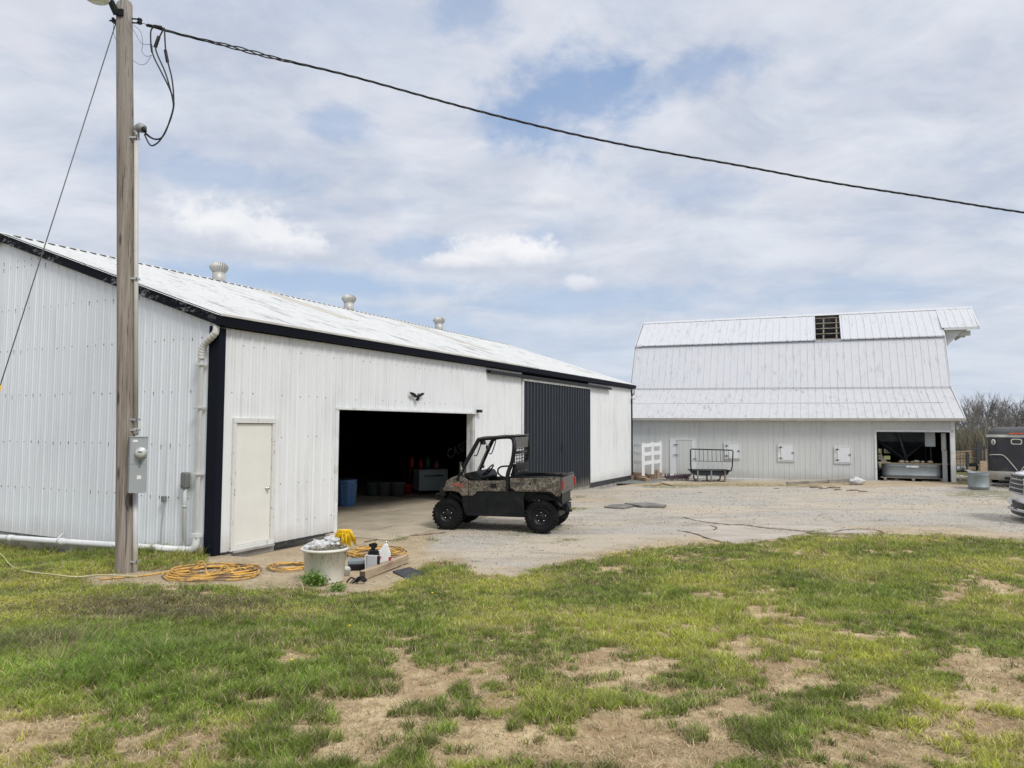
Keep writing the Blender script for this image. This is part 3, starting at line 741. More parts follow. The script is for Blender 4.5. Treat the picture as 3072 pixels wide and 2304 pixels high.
# roof bands
MAT['lath'] = None; wood('lath', (.15, .125, .095), (.25, .215, .17))
PRi = {}
def band(name, y0, z0, y1, z1, x0, x1, off=0., skip=None, z0L=0., z1L=0., x0L=None):
    """one pitch of the roof from (y0,z0) up to (y1,z1); z?L raises the left end"""
    mb = MB(); ln_ = math.hypot(y1-y0, z1-z0); ny, nz_ = -(z1-z0)/ln_, (y1-y0)/ln_
    if y1 < y0: ny, nz_ = -ny, -nz_
    def P(u, d, v):
        f = v; zz = z0+(z1-z0)*f + (z0L+(z1L-z0L)*f)*np.clip(-u/13.0, 0, 1)
        return (u, y0+(y1-y0)*f+ny*(d+off), zz+nz_*(d+off))
    k2 = dict(pitch=.305, h=.018, minor=False, w0=.022, w1=.008)
    segs = [(x0, x1, 0., 1.)] if not skip else [(x0, skip[0], 0., 1.), (skip[1], x1, 0., 1.), (skip[0], skip[1], 0., skip[2]), (skip[0], skip[1], skip[3], 1.)]
    for a, b, f0, f1 in segs:
        if b-a > .01 and f1-f0 > .001: sheet(mb, a, b, f0, f1, P, **k2)
    return mb.build(name, 'barn lower roof paint' if name == 'lower_roof' else 'barn roof paint', barn, fix=False), P
hx0 = BP(2446, 1000, 4.4)[0]; hx1 = BP(2521, 1000, 4.4)[0]
print('hole', hx0, hx1, 'opening', OB0, OB1, OBH)
RX0, RX1 = BL-.28, .32
RM = {'lower_roof': 'barn lower roof paint'}
lower, _ = band('lower_roof', -.35, 2.43, 2.62, 3.77, RX0, RX1, 0, None, .0, .12)
middle, _ = band('middle_roof', 2.55, 3.72, 3.78, 6.03, RX0+.1, RX1+.05, .02, None, .12, .03)
upper, PU = band('upper_roof', 3.70, 6.02, 5.7, 7.52, RX0+.1, RX1+.05, .04, (hx0, hx1, 0.02, .955), .03, .0)
band('rear_roof', 7.70, 6.03, 5.7, 7.52, RX0+.1, RX1+.05, .02); band('rear_roof', 8.85, 3.8, 7.62, 6.03, RX0+.1, RX1); band('rear_roof', 11.75, 2.43, 8.8, 3.8, RX0, RX1)
# horizontal sheet lap across the lower pitch
mb = MB()
for i in range(43):
    x0 = RX0+i*.305; 
    if True: mb.bar((x0, 1.12, 3.105+.05*(-x0)/13), (x0+.306, 1.12, 3.105+.05*(-x0)/13), .03, .012)
mb.build('roof_lap', 'barn roof paint', barn)
mb = MB(); mb.bar((RX0+.08, 5.62, 7.53), (1.75, 5.62, 7.53), .2, .012, 0, (0, -.7, 1)); mb.bar((RX0+.08, 5.78, 7.53), (1.75, 5.78, 7.53), .2, .012, 0, (0, .7, 1)); mb.build('ridge_cap', 'barn roof paint', barn)
mb = MB()
for zz, yy, lift in ((3.80, 2.52, .12), (6.08, 3.66, .03)): mb.bar((RX0+.05, yy, zz+lift), (RX1+.05, yy, zz), .02, .012, 0)
mb.build('roof_seam', 'screw rust', barn)
# laths and rafters seen through the hole
for k in range(5):
    f = .10+k*.20; a = Vector(PU(hx0-.05, -.09, f)); b_ = Vector(PU(hx1+.05, -.09, f)); mb = MB(); mb.bar(a, b_, .05, .03, 0, (0, -.7, .7)); mb.build('lath', 'lath', barn)
for q in (.34, .86):
    x0 = hx0+(hx1-hx0)*q; mb = MB(); mb.bar(Vector(PU(x0-.03, -.15, 0)), Vector(PU(x0+.03, -.15, 1)), .06, .08); mb.build('rafter', 'lath', barn)
mb = MB(); mb.span((BL+.3, 3.3, 4.6), (-.3, 8.1, 4.7)); mb.build('loft_floor', 'interior dark', barn)
# hay hood
hzr = BP(2927, 985, 4.35)
mb = MB()
k2 = dict(pitch=.305, h=.018, minor=False, w0=.022, w1=.008)
def hood(sgn):
    def P(u, d, v):
        y = 4.12+(5.7-4.12)*v; z_ = 6.42+(7.52-6.42)*v+.06
        return (u, y if sgn > 0 else 11.4-y, z_+d)
    return P
for s_ in (1, -1): sheet(mb, .30, 1.72, 0, 1, hood(s_), **k2)
mb.build('hay_hood', 'barn roof paint', barn, fix=False)
mb = MB(); mb.span((.38, 4.05, 6.36), (1.72, 4.12, 6.47)); mb.span((.38, 7.28, 6.36), (1.72, 7.35, 6.47)); mb.span((.38, 4.13, 6.37), (1.15, 7.2, 6.40)); mb.bar((1.70, 4.1, 6.44), (1.70, 5.7, 7.50), .05, .12); mb.bar((1.70, 7.3, 6.44), (1.70, 5.7, 7.50), .05, .12)
mb.span((1.12, 5.1, 6.12), (1.18, 6.3, 6.38)); mb.span((.8, 4.5, 6.14), (1.45, 4.6, 6.355))
mb.prism([(.03, 6.355), (1.12, 6.355), (.03, 5.15)], 4.3, 4.36, 'y'); mb.prism([(.03, 6.355), (1.12, 6.355), (.03, 5.15)], 7.0, 7.06, 'y')
mb.build('hood_trim', 'barn siding paint', barn)
# gutter and soffit
mb = MB(); mb.span((RX0, -.30, 2.37), (RX1, -.001, 2.40)); mb.prism([(-.31, 2.36), (-.40, 2.36), (-.43, 2.46), (-.415, 2.46), (-.39, 2.375), (-.31, 2.375)], RX0, RX1+.02, 'x'); mb.span((RX0, -.31, 2.34), (RX1, -.28, 2.44)); mb.build('gutter', 'cream gutter', barn)
# end trims
mb = MB()
for xx in (RX0+.02, RX1+.04):
    mb = MB()
    for a, b in zip(prof, prof[1:]): mb.bar((xx, a[0], a[1]-.07), (xx, b[0], b[1]-.07), .03, .13)
    mb.build('rake_trim', 'barn siding paint', barn)
mb = MB(); mb.span((OB0-.07, -.03, -.1), (OB0, .10, OBH+.07)); mb.span((OB1, -.03, -.1), (OB1+.10, .10, OBH+.07)); mb.span((OB0-.07, -.035, OBH), (OB1+.10, .10, OBH+.07)); mb.span((-.10, -.035, -.1), (.03, .02, 2.36)); mb.build('opening_frame', 'white trim', barn)
mb = MB(); mb.span((BL, -.05, -.5), (OB0, .02, -.14)); mb.span((BL, -.03, -.15), (OB0-.08, -.012, -.07), 1); mb.build('foundation_wall', ['foundation', 'white trim'], barn)

# small hinged doors
mk('shutter paint', (.72, .735, .76), .4, var=.03)
def hinge(parent, x, z, s=.10):
    mb = MB(); mb.prism([(x-s, z), (x-.02, z+.014), (x, z+.034), (x+.02, z+.014), (x+s, z), (x+.02, z-.014), (x, z-.034), (x-.02, z-.014)], -.075, -.066, 'y'); mb.build('hinge', 'black paint', parent)
for (u0, v0, u1, v1) in ((2172, 1328, 2221, 1378), (2333, 1332, 2384, 1385), (2502, 1338, 2555, 1391)):
    x0, z1_ = BP(u0, v0); x1, z0_ = BP(u1, v1)
    mb = MB(); e = .035
    mb.span((x0, -.045, z0_), (x0+e, -.001, z1_)); mb.span((x1-e, -.045, z0_), (x1, -.001, z1_)); mb.span((x0, -.048, z1_-e), (x1, -.001, z1_)); mb.span((x0, -.048, z0_), (x1, -.001, z0_+e)); mb.span((x0+e, -.044, z0_+e), (x0+.11, -.02, z1_-e))
    fr = mb.build('hatch_frame', 'white trim', barn)
    mb = MB(); mb.span((x0+.118, -.06, z0_+e+.01), (x1-e-.015, -.02, z1_-e-.012)); dr = mb.build('hatch_door', 'shutter paint', barn, bevel=.005)
    hinge(dr, x0+.115, z1_-.13); hinge(dr, x0+.115, z0_+.14)
    mb = MB(); mb.span((x1-.11, -.085, (z0_+z1_)/2-.012), (x1-.02, -.061, (z0_+z1_)/2+.02)); mb.build('latch', 'black paint', dr)
x0, zt = BP(2010, 1319); x1 = BP(2086, 1319)[0]; xa = BP(2029, 1319)[0]; xb_ = BP(2075, 1319)[0]
mb = MB(); mb.span((x0, -.035, -.12), (xa, -.001, zt)); mb.span((xb_, -.035, -.12), (x1, -.001, zt)); mb.span((x0, -.045, zt), (x1, -.001, zt+.05)); mb.build('door_frame', 'shutter paint', barn)
mb = MB(); sheet(mb, xa+.01, xb_-.01, -.10, zt-.02, lambda u, d, v: (u, -.03-d, v), **kw); mb.span((xa+.01, -.028, -.1), (xb_-.01, -.012, zt-.02)); bd = mb.build('plank_door', 'barn siding paint', barn, fix=False)
hinge(bd, xa-.02, zt-.22, .16); hinge(bd, xa-.02, .85, .16)

# ---------------------------------------------- in and around the barn opening
def tankmesh(mb, lx, ly, r, h, m=0):
    """oval ribbed stock tank"""
    def loop(rr, z, n=32):
        out = []
        for k in range(n):
            a = 2*math.pi*k/n; cx_ = math.copysign(lx, math.cos(a)); out.append((cx_+rr*math.cos(a), (ly if math.sin(a) > 0 else -ly)+rr*math.sin(a), z))
        return out
    prof_ = [(r-.02, 0), (r, .02), (r, h*.14), (r+.018, h*.17), (r, h*.20), (r+.004, h*.5), (r, h*.86), (r+.015, h*.89), (r, h*.92), (r, h-.02), (r+.02, h), (r-.015, h+.005), (r-.02, h*.9), (r-.03, .05)]
    loops = [loop(a, b) for a, b in prof_]; vs = [p for l in loops for p in l]; n = 32; fs = []
    for i in range(len(loops)-1):
        for k in range(n): fs.append((i*n+k, i*n+(k+1) % n, (i+1)*n+(k+1) % n, (i+1)*n+k))
    fs.append(tuple(range(n))[::-1]); fs.append(tuple(range((len(loops)-1)*n, len(loops)*n)))
    mb.add(vs, fs, m, True)
mk('tank grey', (.26, .29, .30), .5, .2, var=.08, dirt=(.14, .14, .13), damt=.4)
mk('paper white', (.75, .74, .72), .6, dirt=(.3, .3, .3), damt=.6, dscale=12)
tx = (OB0+OB1)/2+.02; ty = .75
pal = thing('pallet', 'wooden pallet on the barn floor under the long grey stock tank', 'pallet', B2W(tx, ty, -.02), BROT)
mb = MB(); 
for i in range(7): mb.span((-1.15, -.5+i*.155, .11), (1.15, -.39+i*.155, .13))
mb.build('deck_boards', 'grey board', pal)
for i in (-1.05, -.05, .95): mb = MB(); mb.span((i, -.5, .02), (i+.1, .56, .108)); mb.build('stringer', 'grey board', pal)
mb = MB(); mb.span((-.95, -.52, 0), (-.3, .5, .02)); mb.span((.3, -.52, 0), (.95, .5, .02)); mb.build('bottom_boards', 'pallet wood', pal)
tk = thing('stock_tank', 'long oval grey stock tank with a white sticker on the pallet in the barn opening', 'stock tank', B2W(tx-.02, ty, .115), BROT, 'grey stock tanks')
mb = MB(); tankmesh(mb, .72, .12, .33, .52); mb.build('tank_body', 'tank grey', tk)
mb = MB(); mb.span((-.22, -.465, .40), (.22, -.456, .47)); mb.build('sticker', 'paper white', tk)
mb = MB(); mb.span((tx-1.35-tx, -.42, 0), (1.75, -.12, .028)); pb_ = mb.build('plank', 'timber'); pb_.location = B2W(tx, ty, .655); pb_.rotation_euler = (0, 0, BROT); tag(pb_, 'long plank laid across the top of the oval stock tank', 'plank')
mk('rock tan', (.36, .31, .23), .9, bump=.5)
for i, (dx, r) in enumerate([(-.38, .10), (-.2, .085), (-.02, .07), (.14, .11), (.36, .09), (.62, .10)]):
    mb = MB(); mb.ball((0, 0, r*.5), r, 8, 0, (1.3, .9, .6)); o = mb.build('stone', 'rock tan'); o.location = B2W(tx+dx, ty-.27, .687); o.rotation_euler = (0, 0, i); tag(o, f"tan stone on the plank over the stock tank, {['leftmost', 'second', 'third', 'fourth', 'fifth', 'rightmost'][i]} in the row", 'stone', 'stones on the plank')
mk('hopper metal', (.10, .12, .14), .5, .4, var=.3); mk('brace metal', (.22, .24, .26), .5, .3)
hp = thing('feed_hopper', 'dark metal feed hopper on braced legs in the shade behind the stock tank', 'hopper', B2W(tx-.1, 3.1, 0), BROT)
mb = MB(); mb.add([(-1.0, -.8, 2.3), (1.0, -.8, 2.3), (1.0, .8, 2.3), (-1.0, .8, 2.3), (-.95, -.75, 1.5), (.95, -.75, 1.5), (.95, .75, 1.5), (-.95, .75, 1.5), (-.15, -.15, .72), (.15, -.15, .72), (.15, .15, .72), (-.15, .15, .72)],
    [(0, 1, 5, 4), (1, 2, 6, 5), (2, 3, 7, 6), (3, 0, 4, 7), (4, 5, 9, 8), (5, 6, 10, 9), (6, 7, 11, 10), (7, 4, 8, 11), (8, 9, 10, 11)]); mb.build('hopper_bin', 'hopper metal', hp)
for sx in (-1, 1):
    for sy in (-.8, .8): mb = MB(); mb.tube([(sx, sy, 0), (sx, sy, 2.3)], .035, 8); mb.build('leg', 'brace metal', hp)
mb = MB(); mb.tube([(-.95, -.84, 1.55), (.7, -.84, .2)], .022, 6); mb.tube([(.95, -.84, 1.6), (-.7, -.84, .2)], .022, 6); mb.build('cross_brace', 'brace metal', hp)
mb = MB(); mb.tube([(-.35, -1.1, 2.35), (.12, -1.0, .55)], .055, 10); mb.build('auger_tube', 'brace metal', hp)
mk('board pale', (.40, .41, .40), .7)
x0, _ = BP(2831, 1400); x1, _ = BP(2845, 1400)
o = MB(); o.span((0, 0, 0), (x1-x0, .10, 1.25)); o.span((-.02, .0, 1.2), (x1-x0-.02, .09, OBH-.02)); o = o.build('door_post', 'board pale', barn, loc=(x0, .22, -.02))
o = MB(); o.span((x0-.55, .45, 1.35), (x0-.2, .6, 1.95)); o.build('breaker_box', 'grey box', barn)
o = MB(); o.bar((OB0+.12, .5, 1.0), (OB0+.75, .35, 0.02), .16, .03, 0, (0, 1, 0)); o = o.build('leaning_board', 'grey board'); o.location = B2W(0, 0, 0); o.rotation_euler = (0, 0, BROT); tag(o, 'grey board leaning inside the left edge of the barn opening', 'board')
# ================================================================== UTILITY POLE
PD = 10.6
pb = G(375, 1716); pt = atY(373, 18, pb.y+.02)
pole = thing('utility_pole', 'weathered wooden utility pole with grey meter box and conduit before the shed', 'utility pole', pb)
H_ = pt.z-pb.z; tilt = Vector((pt.x-pb.x, 0, 0))
def PX(px, py, dy=0.): return atY(px, py, pb.y+dy)-pb
mb = MB(); ctr = []
for i in range(25):
    f = i/24; q = PX(375+3.5*math.sin(f*math.pi)-1.5*f, 1716+(18-1716)*f); q.y = 0; q.z = -.3 if i == 0 else q.z; ctr.append(q)
rr = [.128-.018*(i/24) for i in range(25)]
n = 28; vs = []; fs = []
for i, (q, r) in enumerate(zip(ctr, rr)):
    for k in range(n):
        a = 2*math.pi*k/n; e = 1+.02*math.sin(3*a+i*.13)+.012*math.sin(7*a+i*.4); vs.append((q.x+r*e*math.cos(a), q.y+r*e*math.sin(a), q.z-(.05*math.cos(a-2.4)*(1 if i == 24 else 0))))
for i in range(24):
    for k in range(n): fs.append((i*n+k, i*n+(k+1) % n, (i+1)*n+(k+1) % n, (i+1)*n+k))
mb.add(vs, fs, 0, True); mb.add(vs[-n:], [tuple(range(n))]); mb.build('pole_shaft', 'pole', pole)
# conduit from ground to weatherhead
cx = lambda py, px=408: PX(px, py, 0)
c0 = PX(409.5, 1712); c1 = PX(408, 1480); c2 = PX(409.5, 1306); c3 = PX(411, 418)
mb = MB()
mb.tube([(c0.x, -.02, -.2), (c1.x, -.02, c1.z)], .035, 12); mb.build('lower_conduit', 'pvc grey', pole)
mb = MB(); mb.tube([(c2.x, -.02, c2.z), (c3.x, -.02, c3.z)], .031, 12); mb.tube([(c2.x, -.02, c2.z+.02), (c2.x, -.02, c2.z+.10)], .037, 12); mb.build('riser_conduit', 'riser cream', pole)
for py in (417, 838, 1259, 1290, 1683):
    q = PX(402, py); mb = MB(); mb.span((q.x-.06, -.07, q.z-.012), (q.x+.075, -.055, q.z+.016)); mb.span((q.x+.065, -.07, q.z-.012), (q.x+.078, .03, q.z+.016)); mb.build('strap', 'galvanised', pole)
# weatherhead
mk('tank metal', (.30, .30, .31), .5, .4)
w0 = PX(412, 408); w1 = PX(424, 388); mb = MB()
mb.tube([w0+Vector((0, -.02, -.03)), w0+Vector((.0, -.02, .05))], .04, 12)
mb.tube(smooth_path([w0+Vector((-.01, -.02, .02)), w0+Vector((.0, -.02, .09)), w0+Vector((.05, -.03, .12)), w0+Vector((.11, -.04, .08))], 5), [.042]*5+[.055]*5+[.065]*5+[.055], 14)
wh_ = mb.build('weatherhead', 'tank metal', pole); mb = MB(); mb.ball(tuple(w0+Vector((.125, -.045, .065))), .045, 10, 0, (.7, 1, .8)); mb.build('weatherhead_mouth', 'black paint', wh_)
# meter box, seen slightly from its left
b0 = PX(383, 1309); b1 = PX(443, 1478)
def MX(px, py): return PX(px, py, -.18)
bl = MX(382.5, 1312).x; bm = MX(402, 1312).x; br = MX(443, 1312).x; zt = MX(403, 1312).z; zb = MX(403, 1478).z
box = [(bl, -.12), (bm-.01, -.215), (br, -.16), (br, -.02), (bl+.1, .02)]
mb = MB(); mb.prism([(bl, -.145), (bl+.085, -.262), (br, -.19), (br-.06, -.05)], zb, zt, 'z')
mbx = mb.build('meter_box', 'grey box', pole, bevel=.004)
nd_ = Vector((br-(bl+.085), -.19+.262, 0)); nl = nd_.length; nd_.normalize(); nn = Vector((nd_.y, -nd_.x, 0)); fo = Vector((bl+.085, -.262, 0))
ra = math.atan2(nd_.y, nd_.x)
def onface(u, z, d=0.): q = fo+nd_*u+nn*d; return Vector((q.x, q.y, z))
mb = MB(); mb.prism([(bl-.006, -.145), (bl+.085, -.272), (br+.008, -.198), (br-.055, -.045)], zt, zt+.012, 'z'); mb.build('box_lid', 'grey box', mbx)
zs = zb+(zt-zb)*.535; mb = MB()
mb.bar(onface(.01, zs, .003), onface(nl-.005, zs, .003), .008, .01, 0); mb.build('cover_seam', 'galvanised', mbx)
Rz = Matrix.Rotation(ra, 3, 'Z')
def disc(prof, u, z, mats, name, par):
    mb = MB(); mb.lathe([(r, -h) for r, h in prof], (0, 0, 0), 24, 0, 'y'); vs = [Rz @ Vector(v)+onface(u, z) for v in mb.v]; mb.v = [tuple(v) for v in vs]; return mb.build(name, mats, par)
zm = zb+(zt-zb)*.715
disc([(.085, 0), (.085, .02), (.072, .03), (0, .031)], nl*.66, zm, 'galvanised', 'meter_ring', mbx)
mt = disc([(.062, .03), (.062, .085), (.054, .100), (0, .106)], nl*.66, zm, 'meter glass', 'electric_meter', mbx)
mb = MB(); q = onface(nl*.66, zm, .108); mb.box(q+Vector((0, 0, .022)), (.055, .004, .022), 0, Rz); mb.box(q+Vector((-.03, 0, -.012)), (.018, .006, .02), 0, Rz); mb.build('meter_display', 'dark grey box', mt)
mb = MB(); mb.box(onface(nl*.62, zs+.02, .012), (.03, .02, .04), 0, Rz); mb.box(onface(nl*.6, zs-.025, .01), (.018, .012, .05), 0, Rz); mb.build('latch', 'dark grey box', mbx)
mb = MB(); mb.box(onface(nl*.58, zb+(zt-zb)*.28, .003), (.055, .002, .055), 0, Rz); mb.build('sticker', 'paper white', mbx)
mb = MB(); mb.box(onface(nl*.3, zt-.05, .003), (.06, .002, .03), 0, Rz); mb.build('sticker', 'paper white', mbx)
mb = MB(); q = PX(404, 1480); mb.tube(smooth_path([(q.x-.03, -.13, q.z+.02), (q.x-.035, -.13, q.z-.1), (q.x-.02, -.12, q.z-.2)]), .012, 6); mb.tube(smooth_path([(q.x-.05, -.12, q.z), (q.x-.07, -.11, q.z-.12), (q.x-.045, -.11, q.z-.3), (q.x-.05, -.10, -.1)]), .006, 6); mb.build('ground_wire', 'wire grey', pole)
# hardware at the top
q = PX(351, 62); mb = MB(); mb.tube([(q.x-.11, 0, q.z), (q.x+.04, 0, q.z)], .012, 8); mb.box((q.x-.05, 0, q.z), (.03, .06, .07)); mb.build('eye_bolt', 'black paint', pole)
q = PX(398, 58); q2 = PX(421, 65); mb = MB(); mb.bar((q.x-.02, 0, q.z+.01), (q2.x, 0, q.z-.0), .03, .01); mb.bar((q.x-.02, 0, q.z-.05), (q2.x, 0, q.z-.06), .03, .01); mb.lathe([(.03, -.06), (.04, -.04), (.025, -.02), (.04, 0), (.03, .02)], (q2.x-.01, 0, q.z-.01), 12); mb.build('insulator_bracket', 'black paint', pole)
# yard lamp
l0 = PX(366, 45); mb = MB()
arm = smooth_path([(l0.x, -.12, l0.z), (l0.x-.06, -.18, l0.z+.12), (l0.x-.16, -.32, l0.z+.38), (l0.x-.30, -.50, l0.z+.52)])
mb.tube(arm, .022, 8); mb.bar((l0.x-.02, -.11, l0.z-.05), (l0.x-.07, -.18, l0.z+.10), .09, .05); mb.box((l0.x+.03, -.12, l0.z-.03), (.10, .03, .10))
mb.build('lamp_arm', 'black paint', pole)
lp = PX(290, -2, -.5); lamp = MB(); lamp.lathe([(.155, 0), (.16, .02), (.12, .12), (.07, .17), (.06, .26), (0, .27)], (lp.x, -.5, lp.z), 24); lo = lamp.build('lamp_shade', 'galvanised', pole)
mb = MB(); mb.lathe([(0, -.045), (.06, -.04), (.12, -.022), (.15, 0), (.15, .01)], (lp.x, -.5, lp.z), 24); mb.build('lamp_glass', 'lamp glass', lo)
mb = MB()
for pts in ([(375, 40), (388, 70), (405, 98), (425, 130), (450, 134), (462, 142)], [(400, 75), (422, 95), (428, 130), (426, 155), (440, 169), (455, 165)], [(400, 182), (420, 194), (438, 190), (455, 165)], [(341, 70), (341, 100), (352, 127)]):
    mb.tube(smooth_path([PX(a, b, -.13 if a < 400 else -.02) for a, b in pts]), .0035, 5)
mb.build('lamp_wire', 'wire grey', pole)

# service drop: three twisted conductors
cab = thing('service_cable', 'thick black twisted power cable running from the pole top across the sky', 'cable', pb+PX(421, 65))
D2 = [(300, 50), (345, 62), (400, 77), (500, 101), (600, 127), (760, 165), (1000, 231), (1200, 281), (1380, 319), (1600, 358), (1800, 395), (2000, 426), (2212, 459), (2400, 480), (2900, 508)]
pts = []
for a, b in D2:
    u, v = a*1.3888, b*1.3888; f = (u-421)/(3072-421)
    pts.append(atY(u, v, pb.y+1.6*f+.0)-cab.location)
path = smooth_path(pts, 14)
Ls = [0]
for a, b in zip(path, path[1:]): Ls.append(Ls[-1]+(b-a).length)
for k in range(3):
    mb = MB(); tw = []
    for p_, s_ in zip(path, Ls):
        ph = s_*2*math.pi/.75+k*2*math.pi/3; sp = .011+(.016*math.exp(-((s_-1.6)/.5)**2)); tw.append(p_+Vector((0, math.cos(ph)*sp, math.sin(ph)*sp)))
    mb.tube(tw[6:], .0095, 6); mb.build('conductor', 'cable black', cab)
o_ = cab.location
def CX(cx_, cy_, dy=0.): return atY(240+cx_/3.455, cy_/3.455, pb.y+dy)-o_
mb = MB(); mb.tube([CX(620, 235), CX(700, 255)], .004, 5); mb.tube([CX(700, 255), CX(740, 262)], .014, 6); mb.tube([CX(765, 270), CX(845, 283)], .024, 8); mb.tube([CX(740, 262), CX(880, 295)], .010, 6); mb.build('cable_clamp', 'cable black', cab)
mb = MB(); mb.tube([CX(818, 378), CX(780, 490)], .026, 8); mb.tube([CX(884, 520), CX(908, 645)], .024, 8); mb.tube([CX(736, 460), CX(746, 540)], .016, 8); mb.build('splice_sleeve', 'cable black', cab)
for pts_ in ([(770, 272), (738, 310), (732, 380), (740, 500), (770, 600), (840, 740), (920, 900), (965, 1020), (972, 1100), (940, 1230), (880, 1370), (820, 1465), (750, 1510), (710, 1480), (668, 1390)],
             [(870, 292), (830, 370), (785, 470), (800, 560), (880, 740), (935, 920), (962, 1040), (966, 1120), (930, 1250), (885, 1370), (840, 1430), (780, 1442), (730, 1420), (680, 1375)],
             [(876, 295), (880, 400), (890, 540), (915, 660), (950, 800), (968, 950), (970, 1080), (950, 1200), (900, 1330), (850, 1425), (790, 1445), (730, 1425), (675, 1385)]):
    mb = MB(); mb.tube(smooth_path([CX(a, b, -.02) for a, b in pts_], 5), .011, 7); mb.build('drip_loop', 'cable black', cab)

# guy wire
a = pb+PX(350, 62); b_ = atY(0, 1158, pb.y-.15); d = (b_-a); gend = a+d*1.50
gw = thing('guy_wire', 'thin grey steel guy wire slanting from the pole top down past the left edge', 'guy wire', gend)
mb = MB(); mb.tube([a-gend, Vector((0, 0, 0))], .0075, 6); mb.build('strand', 'wire grey', gw)
mb = MB(); mb.tube([a+d*.998-gend, Vector((0, 0, 0))-d*.03], .022, 8); mb.build('guy_guard', 'yellow plastic', gw)

# ================================================================== UTILITY VEHICLE
def camo():
    m = bpy.data.materials.new('camouflage'); m.use_nodes = True
    t = NT(m.node_tree); b = t.n['Principled BSDF']; co = t.node('ShaderNodeTexCoord').outputs['Object']
    w_ = t.noise(co, 5., 4, .6, .0, 1); wv = t.mix(.12, co, w_, 'ADD')
    v1 = t.noise(wv, 7., 6, .7, 1.2); v2 = t.noise(t.mapping(wv, loc=(3, 3, 3)), 11., 6, .7, 1.5); v3 = t.noise(t.mapping(wv, loc=(9, 1, 3)), 26., 4, .6, .8); v4 = t.noise(t.mapping(wv, loc=(1, 8, 3)), 9., 5, .7, 1.)
    c = t.mix(t.ramp(v1, .40, .56), (.040, .034, .026), (.165, .138, .104))
    c = t.mix(t.ramp(v2, .54, .60), c, (.28, .25, .205)); c = t.mix(t.ramp(v4, .55, .60), c, (.10, .105, .07))
    c = t.mix(t.ramp(v3, .54, .60), c, (.016, .014, .011)); c = t.mix(t.ramp(t.noise(t.mapping(wv, loc=(4, 4, 9)), 8., 4, .6, .5), .60, .66), c, (.15, .085, .06))
    t.put(b.inputs['Base Color'], c); b.inputs['Roughness'].default_value = .42; b.inputs['Coat Weight'].default_value = .15
    MAT['camo'] = m
camo()
mk('utv plastic', (.0055, .0065, .008), .5, var=.2, dirt=(.07, .062, .05), damt=.25, dscale=4, dr=(.5, .75), spec=.25); mk('utv frame', (.007, .008, .009), .45, var=.1, spec=.3); mk('smoke panel', (.085, .075, .064), .35, var=.2); mk('tail red', (.45, .02, .02), .25); mk('tyre', (.007, .0075, .008), .85, var=.3, dirt=(.05, .042, .035), damt=.3, dscale=6, spec=.2)
mk('windshield', (.80, .85, .80), .06, alpha=.22); mk('mirror glass', (.8, .82, .84), .05, 1.); mk('orange red', (.45, .07, .04), .5); mk('camo lettering', (.02, .02, .02), .5)
rc = G(1624, 1601); UH = math.radians(165.5)
uy = Vector((-math.sin(UH), math.cos(UH), 0)); uo = rc-uy*.64; uo.z = float(gz(uo.x, uo.y))+.015
utv = thing('utility_vehicle', 'camouflage utility vehicle with black cab frame and cargo bed parked by the doorway', 'utility vehicle', uo, UH)
def U(cx_, cy_):
    x_ = (1605-cx_)*.00159; sc = 1-.0195*(1605-cx_)/1260; b = 1420-.0278*(1605-cx_)
    return x_, (b-cy_)*.00157/sc
def UP(pts): return [U(*p) for p in pts]
YS = .73
# wheels
def wheel(x, y, r):
    s_ = 1 if y > 0 else -1
    mb = MB(); wd = .125
    mb.lathe([(.17, -wd*.75), (r*.72, -wd), (r*.93, -wd*.97), (r*.975, -wd*.7), (r*.985, 0), (r*.975, wd*.7), (r*.93, wd*.97), (r*.72, wd), (.17, wd*.75)], (0, 0, 0), 40, 0, 'y', cap=False)
    N = 26
    for i in range(N):
        a = 2*math.pi*i/N
        for q, (yy, dx) in enumerate(((-wd*.78, 0), (-wd*.25, .5), (wd*.25, 0), (wd*.78, .5))):
            aa = a+dx*2*math.pi/N; R_ = Matrix.Rotation(-aa, 3, 'Y'); c_ = R_ @ Vector((r*.985, 0, 0)); c_.y = yy
            mb.box(c_, (.030, wd*.46, .042), 0, R_)
        R_ = Matrix.Rotation(-(a+.5*2*math.pi/N), 3, 'Y')
        for yy in (-wd*.98, wd*.98): c_ = R_ @ Vector((r*.90, 0, 0)); c_.y = yy; mb.box(c_, (.06, .016, .034), 0, R_)
    wh = thing_part('wheel', (x, y, r), utv)
    mb.build('tyre', 'tyre', wh)
    mb = MB(); o = s_
    mb.lathe([(.175, -o*.09), (.178, o*.10), (.160, o*.105), (.150, o*.06), (.085, o*.045), (.06, o*.07), (0, o*.075)], (0, 0, 0), 28, 0, 'y')
    mb.build('rim', 'utv frame', wh)
    mb = MB()
    for i in range(5):
        a = 2*math.pi*i/5+.3; mb.lathe([(.012, 0), (.012, o*.02), (0, o*.022)], (.095*math.cos(a), o*.058, .095*math.sin(a)), 8, 0, 'y')
    mb.build('lug_nuts', 'chrome', wh)
def thing_part(name, loc, parent):
    o = bpy.data.objects.new(name, None); C.objects.link(o); o.parent = parent; o.location = loc; o.empty_display_size = .1; return o
utv.scale = (.965, .94, .945)
for x_, y_, r_ in ((0, .63, .325), (0, -.63, .325), (2.0, .62, .315), (2.0, -.62, .315)): wheel(x_, y_, r_)
